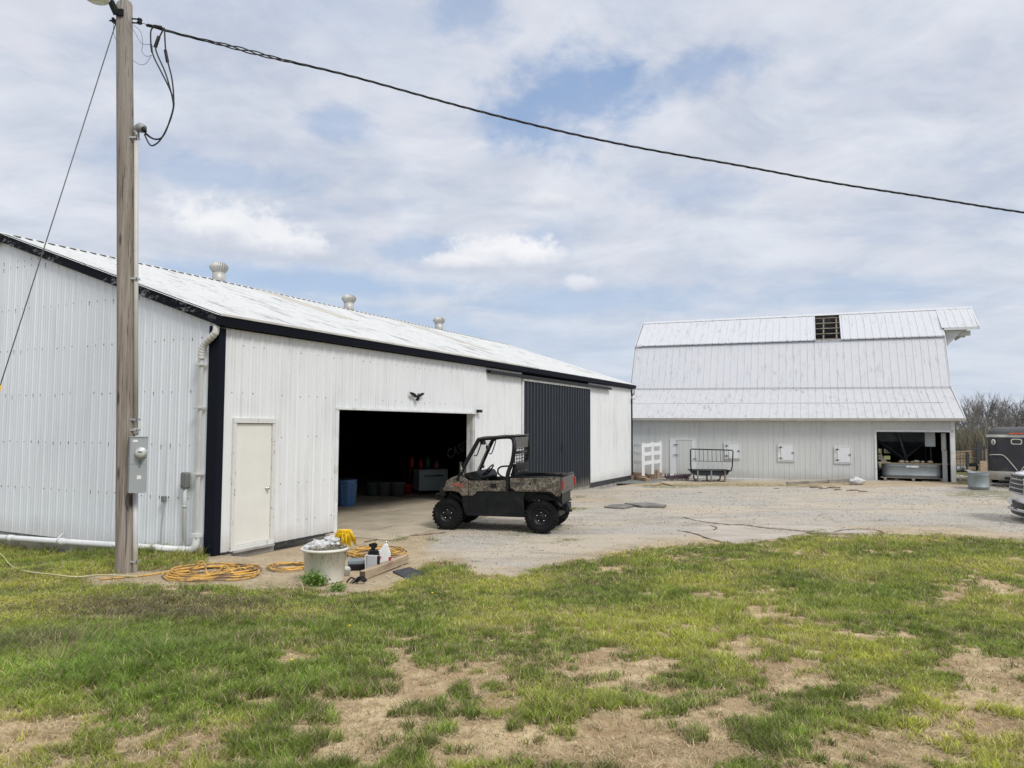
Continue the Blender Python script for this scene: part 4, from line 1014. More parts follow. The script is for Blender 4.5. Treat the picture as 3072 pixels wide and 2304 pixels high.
# cargo bed
bx0, bx1 = U(1852, 800)[0], U(1197, 800)[0]; bz0 = .84; bz1 = 1.115
mb = MB()
sidep = UP([(1197, 706), (1852, 692), (1852, 938), (1795, 940), (1765, 905), (1705, 880), (1330, 882), (1275, 880), (1240, 850), (1197, 838)])
for y0, y1 in ((YS-.06, YS), (-YS, -YS+.06)): mb = MB(); mb.prism(sidep, y0, y1, 'y'); mb.build('bed_side', 'camo', utv, bevel=.012)
mb = MB(); mb.span((bx0+.0, -YS+.0605, bz0+.0), (bx1-.03, -YS+.075, bz1+.012)); mb.build('bed_liner', 'utv plastic', utv); mb = MB(); mb.span((-.36, -.60, .66), (.40, .60, .80)); mb.build('bed_frame', 'utv frame', utv)
# raised moulding on the bed side
mb = MB(); mo = UP([(1370, 800), (1700, 800), (1740, 840), (1745, 875), (1690, 862), (1400, 862), (1330, 862)]); mb.prism(mo, YS+.001, YS+.018, 'y'); mb.build('bed_moulding', 'camo', utv, bevel=.010)
mb = MB(); mb.span((bx0+.01, -YS+.06, bz0-.03), (bx1, YS-.06, bz0+.01)); mb.span((bx1-.03, -YS+.06, bz0), (bx1, YS-.06, bz1)); mb.build('bed_floor', 'utv plastic', utv)
mb = MB(); mb.span((bx0-.05, -YS+.005, bz0-.02), (bx0, YS-.005, bz1+.03)); mb.span((bx0-.068, -YS+.12, bz0+.04), (bx0-.05, YS-.12, bz0+.06)); mb.span((bx0-.066, -YS+.12, bz1-.07), (bx0-.05, YS-.12, bz1-.05)); mb.build('tailgate', 'smoke panel', utv, bevel=.012)
mb = MB()
for s_ in (1, -1): mb.tube([(bx0-.02, s_*(YS-.03), bz1+.035), (bx1, s_*(YS-.03), bz1+.012)], .02, 8)
mb.tube([(bx0-.025, YS-.06, bz1+.05), (bx0-.025, -YS+.06, bz1+.05)], .026, 8); mb.tube([(bx1-.02, YS-.06, bz1+.02), (bx1-.02, -YS+.06, bz1+.02)], .018, 8); mb.bar((bx1, .35, bz1+.02), (bx1-.4, .55, bz1+.10), .03, .02); mb.build('bed_rail', 'utv frame', utv)
for s_ in (1, -1): mb = MB(); mb.span((bx0-.075, s_*(YS-.02)-.03, bz0+.06), (bx0-.045, s_*(YS-.02)+.02, bz1-.04)); mb.build('tail_light', 'tail red', utv, bevel=.006)
mb = MB(); mb.span((bx0+.0, -.5, .56), (bx0+.15, .5, .84)); mb.span((bx0-.06, -.25, .42), (bx0+.04, .25, .56)); mb.tube([(bx0-.12, 0, .40), (bx0+.2, 0, .44)], .03, 8); mb.lathe([(.075, 0), (.085, .25)], (bx0+.12, .42, .55), 14); mb.tube(smooth_path([(bx0-.05, .3, .6), (bx0-.11, .32, .45), (bx0-.06, .33, .32), (bx0+.1, .3, .3)]), .018, 6); mb.build('rear_hitch', 'utv frame', utv)
# side door and lower panels
mb = MB(); mb.prism(UP([(642, 742), (1172, 742), (1174, 882), (770, 882), (748, 890), (722, 925), (705, 943), (642, 943)]), YS-.05, YS, 'y'); mb.build('door', 'camo', utv, bevel=.01); mb = MB(); mb.prism(UP([(642, 742), (1172, 742), (1174, 882), (642, 930)]), -YS, -YS+.05, 'y'); mb.build('door', 'camo', utv, bevel=.01)
mb = MB(); low = UP([(540, 945), (704, 945), (722, 927), (748, 892), (770, 884), (1395, 884), (1385, 930), (1370, 1010), (1380, 1100), (1400, 1180), (1400, 1208), (620, 1208), (580, 1160), (556, 1060)])
mb.prism(low, YS-.075, YS-.02, 'y'); mb.build('lower_panel', 'utv plastic', utv, bevel=.01); mb = MB(); mb.prism(low, -YS+.02, -YS+.075, 'y'); mb.build('lower_panel', 'utv plastic', utv, bevel=.01)
mb = MB(); mb.prism(UP([(900, 960), (1340, 960), (1350, 1180), (900, 1180)]), YS-.019, YS-.008, 'y'); mb.build('access_panel', 'utv plastic', utv, bevel=.008); mb = MB(); mb.prism(UP([(650, 960), (880, 960), (885, 1180), (650, 1180)]), YS-.019, YS-.008, 'y'); mb.build('access_panel', 'utv plastic', utv, bevel=.008)
mb = MB(); mb.prism(UP([(935, 778), (1018, 778), (1018, 832), (940, 832)]), YS+.001, YS+.02, 'y'); mb.build('door_handle', 'utv frame', utv, bevel=.005)
a, b_ = U(600, 1200), U(1400, 1200); mb = MB(); mb.span((b_[0], -YS+.01, b_[1]-.03), (a[0], YS+.0, b_[1]+.02)); mb.build('side_sill', 'utv plastic', utv, bevel=.012)
mb = MB(); mb.span((.35, -.62, .30), (1.62, .62, .36)); mb.span((.38, -.6, .36), (.66, .6, .80)); mb.span((-.3, -.35, .30), (.4, .35, .55)); mb.span((1.5, -.5, .36), (2.15, .5, .72)); mb.span((1.45, -.6, .36), (1.52, .6, .9))
mb.tube([(0, -.6, .33), (0, .6, .33)], .035, 8); mb.tube([(2, -.6, .32), (2, .6, .32)], .03, 8); mb.build('chassis', 'utv frame', utv)
for x_ in (0., 2.):   # inner arches
    mb = MB(); n = 12; vs = []; fs = []
    for i in range(n+1):
        a = math.pi*((.04+.80*i/n) if x_ == 0 else (.30+.68*i/n)); rr_ = .45 if x_ == 0 else .43
        for yy in (.40, .70): vs.append((x_+rr_*math.cos(a), yy, .34+rr_*math.sin(a)))
    vs += [(p[0], -p[1], p[2]) for p in vs]
    for i in range(n): fs += [(2*i, 2*i+1, 2*i+3, 2*i+2), (2*n+2+2*i, 2*n+3+2*i, 2*n+5+2*i, 2*n+4+2*i)]
    mb.add(vs, fs, 0, True); mb.build('wheel_arch', 'utv plastic', utv, fix=False)
# front fender and hood
fen = UP([(638, 945), (542, 945), (522, 915), (490, 895), (440, 882), (350, 880), (285, 888), (290, 850), (318, 800), (330, 745), (400, 705), (478, 682), (520, 676), (638, 738)])
mb = MB(); mb.prism(fen, YS-.10, YS, 'y'); mb.build('front_fender', 'camo', utv, bevel=.02); mb = MB(); mb.prism(fen, -YS, -YS+.10, 'y'); mb.build('front_fender', 'camo', utv, bevel=.02)
mb = MB(); hd = UP([(300, 850), (318, 800), (332, 745), (400, 700), (480, 668), (540, 650), (600, 690), (600, 800)]); mb.prism(hd, -YS+.101, YS-.101, 'y'); mb.build('hood', 'camo', utv, bevel=.02)
mb = MB(); mb.prism(UP([(560, 650), (700, 622), (760, 640), (800, 700), (790, 745), (600, 745)]), -YS+.08, YS-.08, 'y'); mb.prism(UP([(590, 668), (640, 650), (700, 715), (650, 722)]), YS-.079, YS-.03, 'y'); mb.build('dashboard', 'utv plastic', utv, bevel=.012)
mb = MB()
x0, z0 = U(200, 900); mb.tube([(x0, -.45, z0), (x0, .45, z0)], .028, 8); mb.tube(smooth_path([(x0, .45, z0), (x0-.03, .5, z0-.15), (x0-.15, .5, z0-.3)]), .025, 8); mb.tube(smooth_path([(x0, -.45, z0), (x0-.03, -.5, z0-.15), (x0-.15, -.5, z0-.3)]), .025, 8)
mb.span((2.12, -.5, .45), (2.20, .5, .78)); mb.span((2.1, -.62, .60), (2.30, .62, .74)); mb.span((2.05, .40, .70), (2.18, .70, .86)); mb.span((2.05, -.70, .70), (2.18, -.40, .86)); mb.build('front_bumper', 'utv frame', utv, bevel=.008)
for s_ in (1, -1): mb = MB(); mb.ball((2.10, s_*.48, .90), .07, 10, 0, (.6, 1, .8)); mb.build('headlight', 'chrome', utv)
mb = MB(); mb.span((.62, -.66, .62), (1.25, .66, .88)); mb.span((.66, -.60, .88), (1.15, .60, .98)); mb.build('bench_seat', 'utv plastic', utv, bevel=.03)
mb = MB(); mb.prism([(.60, .95), (.72, .97), (.62, 1.40), (.55, 1.40)], -.58, .58, 'y'); mb.build('seat_back', 'utv plastic', utv, bevel=.02)
# roll cage
xa, za = U(500, 715); xt, zt_ = U(742, 190); xr, zr = U(1215, 155); xb2, zb2 = U(1175, 720)
CW = .66
for s_ in (1, -1):
    mb = MB(); y_ = s_*CW; yi = s_*(CW-.07)
    mb.tube(smooth_path([(xa, s_*.70, za-.05), (xa-.03, s_*.69, za+.10), (xt+.05, yi, zt_-.12), (xt-.02, yi, zt_-.02), (xt-.14, yi, zt_+.015), (1.0, yi, zt_+.03), (xr+.12, yi, zr-.01), (xr+.0, yi, zr-.06), (xr-.04, y_, zr-.25), (xr+.0, y_, 1.45), (xb2+.02, s_*.69, zb2+.1), (xb2+.03, s_*.70, .85)], 6), .043, 10)
    mb.build('cage_tube', 'utv frame', utv)
    mb = MB(); mb.tube(smooth_path([(.66, s_*.70, 1.36), (.82, s_*.71, 1.35), (.90, s_*.71, 1.30), (.905, s_*.71, 1.22), (.84, s_*.71, 1.15), (.68, s_*.71, 1.10)], 5), .018, 8); mb.build('side_guard', 'utv frame', utv)
    mb = MB(); mb.tube(smooth_path([(xt-.02, s_*(CW-.08), 1.86), (xt-.06, s_*(CW-.09), 1.85), (xt+.03, s_*(CW-.09), 1.58), (xt+.09, s_*(CW-.07), 1.57)], 5), .012, 8); mb.build('grab_handle', 'utv frame', utv)
mb = MB()
for x_, z_ in ((xt-.02, zt_-.01), (xr+.02, zr-.04), (xa-.02, za+.02), (xr-.02, 1.63), (xr+.02, 1.18)): mb = MB(); mb.tube([(x_, -CW+.05, z_), (x_, CW-.05, z_)], .032, 8); mb.build('cross_tube', 'utv frame', utv)
mb = MB(); mb.prism([(xt+.03, zt_-.01), (xt-.0, zt_+.03), (1.0, zt_+.07), (xr+.1, zr+.03), (xr-.06, zr+.03), (xr-.06, zr+.015), (xr+.1, zr+.0), (1.0, zt_+.04), (xt, zt_-.0)], -CW+.02, CW-.02, 'y'); mb.build('roof_panel', 'smoke panel', utv, bevel=.006)
mb = MB(); mb.span((xr-.05, -CW+.06, 1.73), (xr-.035, CW-.06, zr-.02)); mb.build('rear_panel', 'smoke panel', utv, bevel=.004)
mb = MB()
for i in range(9): y_ = -CW+.10+i*(2*CW-.2)/8; mb.tube([(xr-.03, y_, 1.30), (xr-.03, y_, 1.73)], .009, 5)
for i in range(6): z_ = 1.36+i*.07; mb.tube([(xr-.03, -CW+.05, z_), (xr-.03, CW-.05, z_)], .009, 5)
mb.build('rear_screen', 'utv frame', utv)
mb = MB(); mb.span((xr-.05, -CW+.04, 1.10), (xr-.02, CW-.04, 1.33))
for y_ in (-.4, -.1, .2): mb.span((xr-.06, y_, 1.22), (xr-.051, y_+.16, 1.24), 1)
mb.build('rear_shield', ['utv plastic', 'smoke panel'], utv)
wb = Vector((xa-.03, 0, za+.06)); wt = Vector((xt+.04, 0, zt_-.06)); mb = MB(); mb.add([(wb.x, -.60, wb.z), (wb.x, .60, wb.z), (wt.x, .56, wt.z), (wt.x, -.56, wt.z), (wb.x-.006, -.60, wb.z), (wb.x-.006, .60, wb.z), (wt.x-.006, .56, wt.z), (wt.x-.006, -.56, wt.z)], [(0, 1, 2, 3), (7, 6, 5, 4), (0, 4, 5, 1), (1, 5, 6, 2), (2, 6, 7, 3), (3, 7, 4, 0)]); mb.build('windshield', 'windshield', utv)
mb = MB(); mb.tube([(xt+.03, 0, zt_-.05), (xt-.03, 0, zt_-.17)], .008, 6); mb.box((xt-.04, 0, zt_-.19), (.03, .22, .07)); mb.box((xt-.0, .25, zt_-.08), (.06, .22, .10)); mb.build('inner_mirror', 'utv frame', utv, bevel=.01)
for s_ in (1, -1):
    xm, zm_ = U(555, 560); ym = s_*.82; mb = MB(); mb.tube([(xm-.02, s_*.68, zm_-.05), (xm, ym-.03*s_, zm_-.04)], .012, 6); mb.box((xm+.012, ym, zm_), (.03, .12, .22)); mr = mb.build('side_mirror', 'utv frame', utv, bevel=.012)
    mb = MB(); mb.box((xm-.008, ym, zm_), (.006, .105, .20)); mb.build('mirror_glass', 'mirror glass', mr)
# steering wheel
cxw, czw = 1.24, 1.22; Rm = Matrix.Rotation(math.radians(-38), 3, 'Y'); mb = MB(); ring = []
for i in range(24): a = 2*math.pi*i/24; ring.append(Rm @ Vector((0, .175*math.cos(a), .175*math.sin(a)))+Vector((cxw, .30, czw)))
mb.tube(ring, .016, 8, 0, True); c_ = Vector((cxw, .30, czw))
for a in (.3, 2.84, 4.71): mb.tube([c_, Rm @ Vector((0, .17*math.cos(a), .17*math.sin(a)))+c_], .012, 6)
mb.tube([c_, Vector((1.5, .30, 1.02))], .02, 8); mb.build('steering_wheel', 'utv frame', utv)
lx, lz = U(1290, 776); lettering('KAWASAKI', .066, 'camo lettering', utv, (lx, YS+.002, lz), (math.pi/2, 0, math.pi), bold=True, extrude=.001)
lx, lz = U(500, 800); lettering('MULE', .085, 'orange red', utv, (lx, YS+.002, lz), (math.pi/2, 0, math.pi), bold=True, extrude=.001)
# ================================================================== CLUTTER BY THE POLE
def fbmn(x, y, seed=0, oct=4, rough=.55):
    """value noise on arrays, 0..1"""
    tot = 0; amp = 1; s_ = 0; rs = np.random.RandomState(seed); T = rs.rand(256, 256)
    for o in range(oct):
        xi = np.floor(x).astype(int); yi = np.floor(y).astype(int); fx = x-xi; fy = y-yi; fx = fx*fx*(3-2*fx); fy = fy*fy*(3-2*fy)
        g = lambda a, b: T[(a+o*17) & 255, (b+o*31) & 255]
        v = (g(xi, yi)*(1-fx)+g(xi+1, yi)*fx)*(1-fy)+(g(xi, yi+1)*(1-fx)+g(xi+1, yi+1)*fx)*fy
        tot = tot+v*amp; s_ += amp; amp *= rough; x = x*2.03+11.3; y = y*2.03+5.7
    return tot/s_
mk('bin cream', (.74, .72, .65), .5, var=.04, dirt=(.42, .37, .28), damt=.35, dscale=4)
mk('plastic bag', (.54, .54, .54), .25, var=.25, vscale=14, bump=1.0, bscale=14); mk('bright yellow', (.85, .55, .01), .45, var=.1); mk('dry stem', (.32, .26, .16), .9); mk('leaf green', (.16, .27, .045), .6, var=.35, vscale=20)
b0 = G(962, 1752); bn = thing('waste_bin', 'cream plastic tub overflowing with clear bags and weeds beside the hose coils', 'bin', b0+Vector((0, .2, 0)), 0)
k_ = b0.y/CAM_F
r0 = 57*k_; r1 = 66*k_; hb = 100*k_; print('bin', r0, r1, hb)
mb = MB(); mb.lathe([(0, .01), (r0*.96, 0), (r0, .02), (r1*.97, hb-.035), (r1*1.07, hb-.03), (r1*1.08, hb-.005), (r1*1.03, hb+.004), (r1*.95, hb-.01), (r1*.93, hb-.06), (r0*.9, .06), (0, .05)], n=40); mb.build('bin_body', 'bin cream', bn)
def crumple(c, r, sc, seed, name, material, parent, n=26):
    mb = MB(); k = n//2; vs = []; fs = []
    for i in range(k+1):
        th = math.pi*i/k
        for j in range(n):
            a = 2*math.pi*j/n; d = Vector((math.sin(th)*math.cos(a), math.sin(th)*math.sin(a), math.cos(th)))
            from mathutils import noise as mn
            e = 1+.42*abs(mn.noise(d*2.2+Vector((seed, 0, 0))))*1.6-.25+.22*mn.noise(d*6+Vector((0, seed, 0)))
            vs.append((c[0]+d.x*r*sc[0]*e, c[1]+d.y*r*sc[1]*e, c[2]+d.z*r*sc[2]*e))
    for i in range(k):
        for j in range(n): fs.append((i*n+j, (i+1)*n+j, (i+1)*n+(j+1) % n, i*n+(j+1) % n))
    mb.add(vs, fs, 0, 'bag' in name or 'sack' in name); return mb.build(name, material, parent)
crumple((-.07, -.02, hb-.01), .18, (1.05, .9, .62), 1, 'plastic_bag', 'plastic bag', bn, 40); crumple((.09, .06, hb+.07), .13, (1., .9, .65), 4, 'plastic_bag', 'plastic bag', bn, 40)
crumple((0, 0, hb-.06), .24, (1.05, 1.05, .45), 7, 'rubbish', 'dark grey box', bn)
mb = MB()
for i in range(60):
    a = rnd.uniform(-2.2, .4); q = Vector((r1*.9*math.cos(a)*.9, r1*.9*math.sin(a), hb+.01)); d = Vector((math.cos(a), math.sin(a), 0))
    mb.tube([q-d*.1+Vector((0, 0, rnd.uniform(0, .06))), q+Vector((rnd.uniform(-.04, .04), 0, rnd.uniform(0, .05))), q+d*.045+Vector((0, 0, -.02)), q+d*.05+Vector((rnd.uniform(-.03, .03), 0, -rnd.uniform(.05, .2)))], .0016, 4)
mb.build('dry_weeds', 'dry stem', bn)
mb = MB()
for i in range(90):     # yellow strands
    s0 = Vector((.20, .02, hb+.15)); dx = rnd.uniform(-.10, .12); top = s0+Vector((dx*.5+.04, rnd.uniform(-.04, .04), .07+rnd.uniform(-.03, .03)))
    mb.tube([s0+Vector((-.14, 0, -.09))+Vector((rnd.uniform(0, .04), 0, rnd.uniform(-.02, .02))), top-Vector((.05, 0, .02)), top+Vector((.02, 0, -.02)), top+Vector((.04+dx*.4, rnd.uniform(-.03, .03), -.14+rnd.uniform(-.05, .05)))], .0065, 4)
mop = mb.build('mop_head', 'bright yellow'); mop.location = b0+Vector((0.02, .2, 0)); tag(mop, 'bright yellow stringy mop head poking out of the cream tub', 'mop')
def leafplant(name, label, loc, n, spread, h, seed, lf=.02, group=None, mtl='leaf green'):
    r_ = random.Random(seed); mb = MB(); t_ = thing(name, label, 'plant', loc, 0, group)
    st = MB()
    for i in range(n):
        a = r_.uniform(0, 6.28); rr_ = spread*math.sqrt(r_.random()); hh = h*r_.uniform(.5, 1)*(1-.5*rr_/spread)
        tip = Vector((rr_*math.cos(a), rr_*math.sin(a), hh)); base_ = tip*.3; base_.z = 0
        st.tube([base_, (base_+tip)/2+Vector((0, 0, .02)), tip], .002, 3)
        for j in range(9):
            c_ = base_.lerp(tip, r_.uniform(.35, 1.05))+Vector([r_.gauss(0, .022) for _ in range(3)]); d = Vector([r_.gauss(0, 1) for _ in range(3)]).normalized(); e = d.cross(Vector((r_.random(), r_.random(), 1))).normalized(); s_ = lf*r_.uniform(.6, 1.3)
            mb.add([c_-d*s_, c_-e*s_*.5, c_+d*s_, c_+e*s_*.5], [(0, 1, 2, 3)])
    mb.build('leaves', mtl, t_, fix=False); st.build('stems', 'leaf green', t_, fix=False)
leafplant('leafy_weed', 'bright green leafy weed growing against the front of the cream tub', G(945, 1755)+Vector((0, -.02, 0)), 90, .20, .24, 3)
leafplant('leafy_weed', 'low bright green weed patch right of the cream tub foot', G(1012, 1772), 45, .14, .10, 5, .016)

# timber, mat, jug, sprayer, box
a = G(1096, 1740); b_ = G(1226, 1690)
tm = thing('timber_beam', 'short weathered timber beam lying in front of the jugs', 'timber', a, math.atan2(b_.y-a.y, b_.x-a.x)); Lb = (b_-a).length
mb = MB(); mb.span((0, 0, .0), (Lb, .09, .115)); mb.build('beam', 'timber', tm, bevel=.006)
mk('end grain', (.10, .075, .05), .9); mb = MB(); mb.span((-.004, .004, .004), (-.001, .086, .11)); mb.build('end_grain', 'end grain', tm)
q = [G(1178, 1718), G(1228, 1706), G(1275, 1722), G(1225, 1741)]; mc = sum(q, Vector())/4; mk('rubber mat', (.03, .035, .042), .7, var=.2, dirt=(.14, .12, .1), damt=.5, dscale=8)
mb = MB(); mb.prism([(p.x-mc.x, p.y-mc.y) for p in q], .004, .022, 'z'); o = mb.build('rubber_mat', 'rubber mat', bevel=.003); o.location = mc; tag(o, 'small dark rubber mat lying flat on the dirt right of the timber beam', 'mat')
j = G(1113, 1722); mk('jug grey', (.40, .42, .43), .4, var=.05); ks = j.y/CAM_F
jg = thing('sprayer_jug', 'grey garden sprayer jug with black cap and pump behind the timber beam', 'sprayer', j+Vector((0, .08, 0)), .25)
w_ = 40*ks; hh = 57*ks; print('jug', w_, hh)
mb = MB(); mb.prism([(-w_/2, 0), (w_*.42, 0), (w_*.5, hh*.95), (-w_*.42, hh)], -.06, .06, 'y'); mb.build('tank', 'jug grey', jg, bevel=.02)
mb = MB(); mb.prism([(-w_*.36, hh*.98), (w_*.5, hh*.93), (w_*.44, hh*1.17), (-w_*.2, hh*1.22)], -.055, .055, 'y'); mb.lathe([(.03, hh*1.18), (.03, hh*1.35), (.022, hh*1.38)], (.01, 0, 0), 14); mb.bar((-.05, 0, hh*1.42), (.05, 0, hh*1.50), .03, .045); mb.bar((.03, 0, hh*1.3), (.05, 0, hh*1.52), .035, .05); mb.build('pump_cap', 'utv frame', jg, bevel=.006)
mb = MB(); mb.span((w_*.33, -.065, .02), (w_*.53, .065, hh*.9)); mb.build('side_band', 'utv frame', jg, bevel=.006)
mb = MB(); mb.tube(smooth_path([(-w_*.4, -.07, hh), (-w_*.55, -.08, hh*.9), (-w_*.52, -.08, hh*.4), (-w_*.5, -.07, .02)]), .006, 6); mb.build('hose', 'pvc white', jg)
j2 = G(1149, 1712); jj = thing('white_jug', 'white plastic jug with red label and handle between sprayer and timber beam', 'jug', j2+Vector((0, .12, 0)), .2); h2 = 82*ks; w2 = 36*ks
mb = MB(); mb.prism([(-w2/2, 0), (w2/2, 0), (w2/2, h2*.62), (w2*.32, h2*.82), (w2*.25, h2*.95), (w2*.0, h2*.95), (-w2*.45, h2*.66)], -.045, .045, 'y'); mb.build('jug_body', 'pvc white', jj, bevel=.014)
mb = MB(); mb.lathe([(.017, h2*.95), (.017, h2*1.03), (0, h2*1.04)], (w2*.13, 0, 0), 12); mb.build('cap', 'chrome', jj)
mb = MB(); mb.span((w2*.32, -.048, h2*.12), (w2*.515, .048, h2*.46)); mb.span((-w2*.5, -.049, .0), (-w2*.28, -.046, h2*.18)); mb.tube(smooth_path([(-w2*.3, -.048, h2*.5), (-w2*.45, -.055, h2*.35), (-w2*.4, -.055, h2*.15), (-w2*.55, -.05, .02)]), .009, 6); mk('label red', (.42, .015, .03), .45); mb.build('label', 'label red', jj)
mb = MB(); mb.tube(smooth_path([(-w2*.35, 0, h2*.7), (-w2*.62, 0, h2*.66), (-w2*.68, 0, h2*.5), (-w2*.5, 0, h2*.42)]), .009, 6); mb.build('handle', 'pvc white', jj)
q = G(1066, 1718); gb = thing('tool_box', 'low grey and black tool case beside the cream tub', 'tool box', q+Vector((0, .22, 0)), .2)
mk('case blue grey', (.20, .24, .27), .5); mb = MB(); mb.span((-.15, -.09, .0), (.17, .09, .09)); mb.build('case_bottom', 'utv frame', gb, bevel=.01); mb = MB(); mb.span((-.155, -.095, .092), (.175, .095, .15)); mb.build('case_lid', 'case blue grey', gb, bevel=.012)
q = G(1036, 1728); mb = MB(); mb.lathe([(0, 0), (.05, 0), (.065, .08), (.07, .085), (.05, .12), (0, .13)], n=16); o = mb.build('plastic_cup', 'plastic bag'); o.location = q+Vector((.0, .03, 0)); tag(o, 'clear plastic cup lying between cream tub and grey tool case', 'cup')
mb = MB()
for i in range(9):
    p0 = Vector((rnd.uniform(-.12, .05), rnd.uniform(-.1, .08), .01)); p1 = p0+Vector((rnd.uniform(.1, .22), rnd.uniform(-.08, .05), rnd.uniform(0, .05))); mb.tube(smooth_path([p0, (p0+p1)/2+Vector((0, 0, .04)), p1]), rnd.uniform(.006, .014), 6)
o = mb.build('sticks', 'utv plastic'); o.location = G(1066, 1748); tag(o, 'bundle of dark sticks and scrap on the dirt in front of the grey tool case', 'sticks')
mk('hose yellow', (.58, .34, .075), .5, var=.2, dirt=(.16, .10, .065), damt=.9, dscale=4, dr=(.46, .58)); mk('hose cream', (.48, .44, .24), .5, var=.15)
def coil(name, label, px, py, rx, ry, turns, seed, mtl='hose yellow', r=.0115, loops=0, tail=None):
    r_ = random.Random(seed); c0 = G(px, py); kk = c0.y/CAM_F; R_ = rx*kk; RY_ = R_*ry; pts = []
    N = 26
    for i in range(int(turns*N)):
        f = i/N; a = 2*math.pi*f+seed; rr_ = .86+.16*math.sin(f*1.93+seed)+.10*math.sin(a*2.0+f*2.3)+.06*math.sin(a*3.0+f*4.1); off = .16*math.sin(f*2.1+seed)
        x_ = R_*rr_*math.cos(a)+off*R_; y_ = RY_*rr_*math.sin(a)+.16*R_*math.cos(f*1.3); z_ = .014+.007*(f % 6)+.008*abs(math.sin(a*1.5+f))
        gx, gy = c0.x+x_, c0.y+y_; pts.append(Vector((x_, y_, float(gz(gx, gy))-c0.z+z_)))
    if loops:
        for s_, hx in ((-.1, .16), (.45, .10)):
            pts += [Vector((s_*R_-.12, -RY_*.3, .05)), Vector((s_*R_-.02, -RY_*.3, hx+.05)), Vector((s_*R_+.05, -RY_*.3, hx)), Vector((s_*R_+.09, -RY_*.35, .05))]
    if tail: pts += [G(*t_)-c0+Vector((0, 0, .014)) for t_ in tail]
    mb = MB(); mb.tube(smooth_path(pts, 3), r, 7); o = mb.build(name, mtl); o.location = c0; tag(o, label, 'hose'); return o
coil('hose_coil', 'large coil of yellow hose on the dirt right of the pole', 632, 1723, 128, .95, 9, 1, loops=1, tail=[(560, 1718), (500, 1720), (430, 1730), (370, 1735), (298, 1741)])
coil('hose_coil', 'small coil of yellow and brown hose just left of the cream tub', 868, 1705, 62, .9, 4, 3)
coil('hose_coil', 'coil of yellow hose on the dirt behind the sprayer and white jug', 1125, 1663, 84, .95, 7, 5)
mb = MB(); hp_ = [G(*p) for p in [(-60, 1640), (0, 1674), (30, 1700), (80, 1726), (150, 1741), (230, 1742), (300, 1736), (410, 1748)]]; c0 = hp_[1].copy(); mb.tube(smooth_path([p-c0+Vector((0, 0, .06+.02*math.sin(i*2))) for i, p in enumerate(hp_)]), .011, 7); o = mb.build('garden_hose', 'hose cream'); o.location = c0; tag(o, 'pale garden hose trailing through the grass from the left edge to the pole', 'hose')
mb = MB(); hp_ = [G(*p) for p in [(858, 1758), (885, 1755), (905, 1765), (912, 1785)]]; c0 = hp_[0].copy(); mb.tube(smooth_path([hp_[0]-c0, hp_[1]-c0+Vector((0, 0, .07)), hp_[2]-c0+Vector((0, 0, .06)), hp_[3]-c0]), .006, 6); o = mb.build('wire_loop', 'hose cream'); o.location = c0; tag(o, 'thin pale wire arching out of the grass in front of the cream tub', 'wire')

# ================================================================== YARD BETWEEN THE BUILDINGS
mk('vinyl', (.74, .75, .76), .35, var=.03)
def at(px, py): return G(px, py)
# corner piece of white vinyl fence
fpts = [(1928, 1412), (1952, 1410), (1980, 1406)]
f0 = at(1929, 1416); fa = f0; fb = at(1957, 1413); fc = at(1980, 1410)
Yf = 25.5
vf = thing('vinyl_fence', 'short white three rail vinyl fence standing behind the brown blocks', 'fence', (0, 0, 0), 0)
A = atY(1930, 1420, 31.0); base = Vector((A[0], A[1], 0)); vf.location = base
zc_ = 1.0
def VF(px, py, Y): return atY(px, py, Y)-base
Y0, Y1 = base.y+0.0, base.y-.35
posts = [(1929, 1331, 1420, 9, Y0), (1957, 1328, 1415, 9, Y0+.5), (1981, 1326, 1410, 8, Y0+.9)]
for px_, t_, b__, w_, Y in posts:
    a = VF(px_-w_/2, t_, Y); c_ = VF(px_+w_/2, b__+6, Y); mb = MB(); mb.span((a.x, a.y-.06, c_.z-.02), (c_.x, a.y+.07, a.z)); mb.prism([(a.x-.01, a.z), (c_.x+.01, a.z), ((a.x+c_.x)/2, a.z+.05)], a.y-.07, a.y+.08, 'y'); mb.build('post', 'vinyl', vf, bevel=.006)
for (va, vb) in ((1337, 1332), (1363, 1357), (1390, 1383)):
    mb = MB(); mb.bar(VF(1929, va, Y0), VF(1984, vb, Y0+.95), .05, .15); mb.build('rail', 'vinyl', vf)
mb = MB()
for v in (1337, 1362, 1388): mb.bar(VF(1929, v, Y0), VF(1890, v-2, Y0+1.9), .05, .15)
mb.build('rail', 'vinyl', vf)
# low bank of soil, blocks, sheet, boards
mk('soil', (.20, .125, .08), .95, var=.3, bump=.8)
q = at(1905, 1425); mb = MB(); 
for i in range(5): mb.ball((i*.25-.4, .5+.1*i, .0), .42, 10, 0, (1.2, 1, .8-.08*i))
o = mb.build('soil_heap', 'soil'); o.location = B2W(-12.2, -2.2, -.1); tag(o, 'heap of reddish brown soil behind the shed corner', 'soil heap')
def block(px0, py0, px1, py1, ptop, label, th=.2, grp='brown blocks'):
    a = at(px0, py0); b = at(px1, py1); L_ = (b-a).length; h = (py0-ptop)*a.y/CAM_F
    t_ = MB(); t_.span((0, 0, -.05), (L_, th, h)); o = t_.build('stone_block', 'block', bevel=.015); o.location = a; o.rotation_euler = (0, 0, math.atan2(b.y-a.y, b.x-a.x)); tag(o, label, 'block', grp)
block(1895, 1443, 1964, 1432, 1425, 'long brown block rising to the right, left one of the wall line'); block(1965, 1437, 2001, 1431, 1412, 'tall brown block at the right end of the low wall line'); block(1906, 1446, 1938, 1446, 1429, 'small square brown block lying on the flat sheet in front')
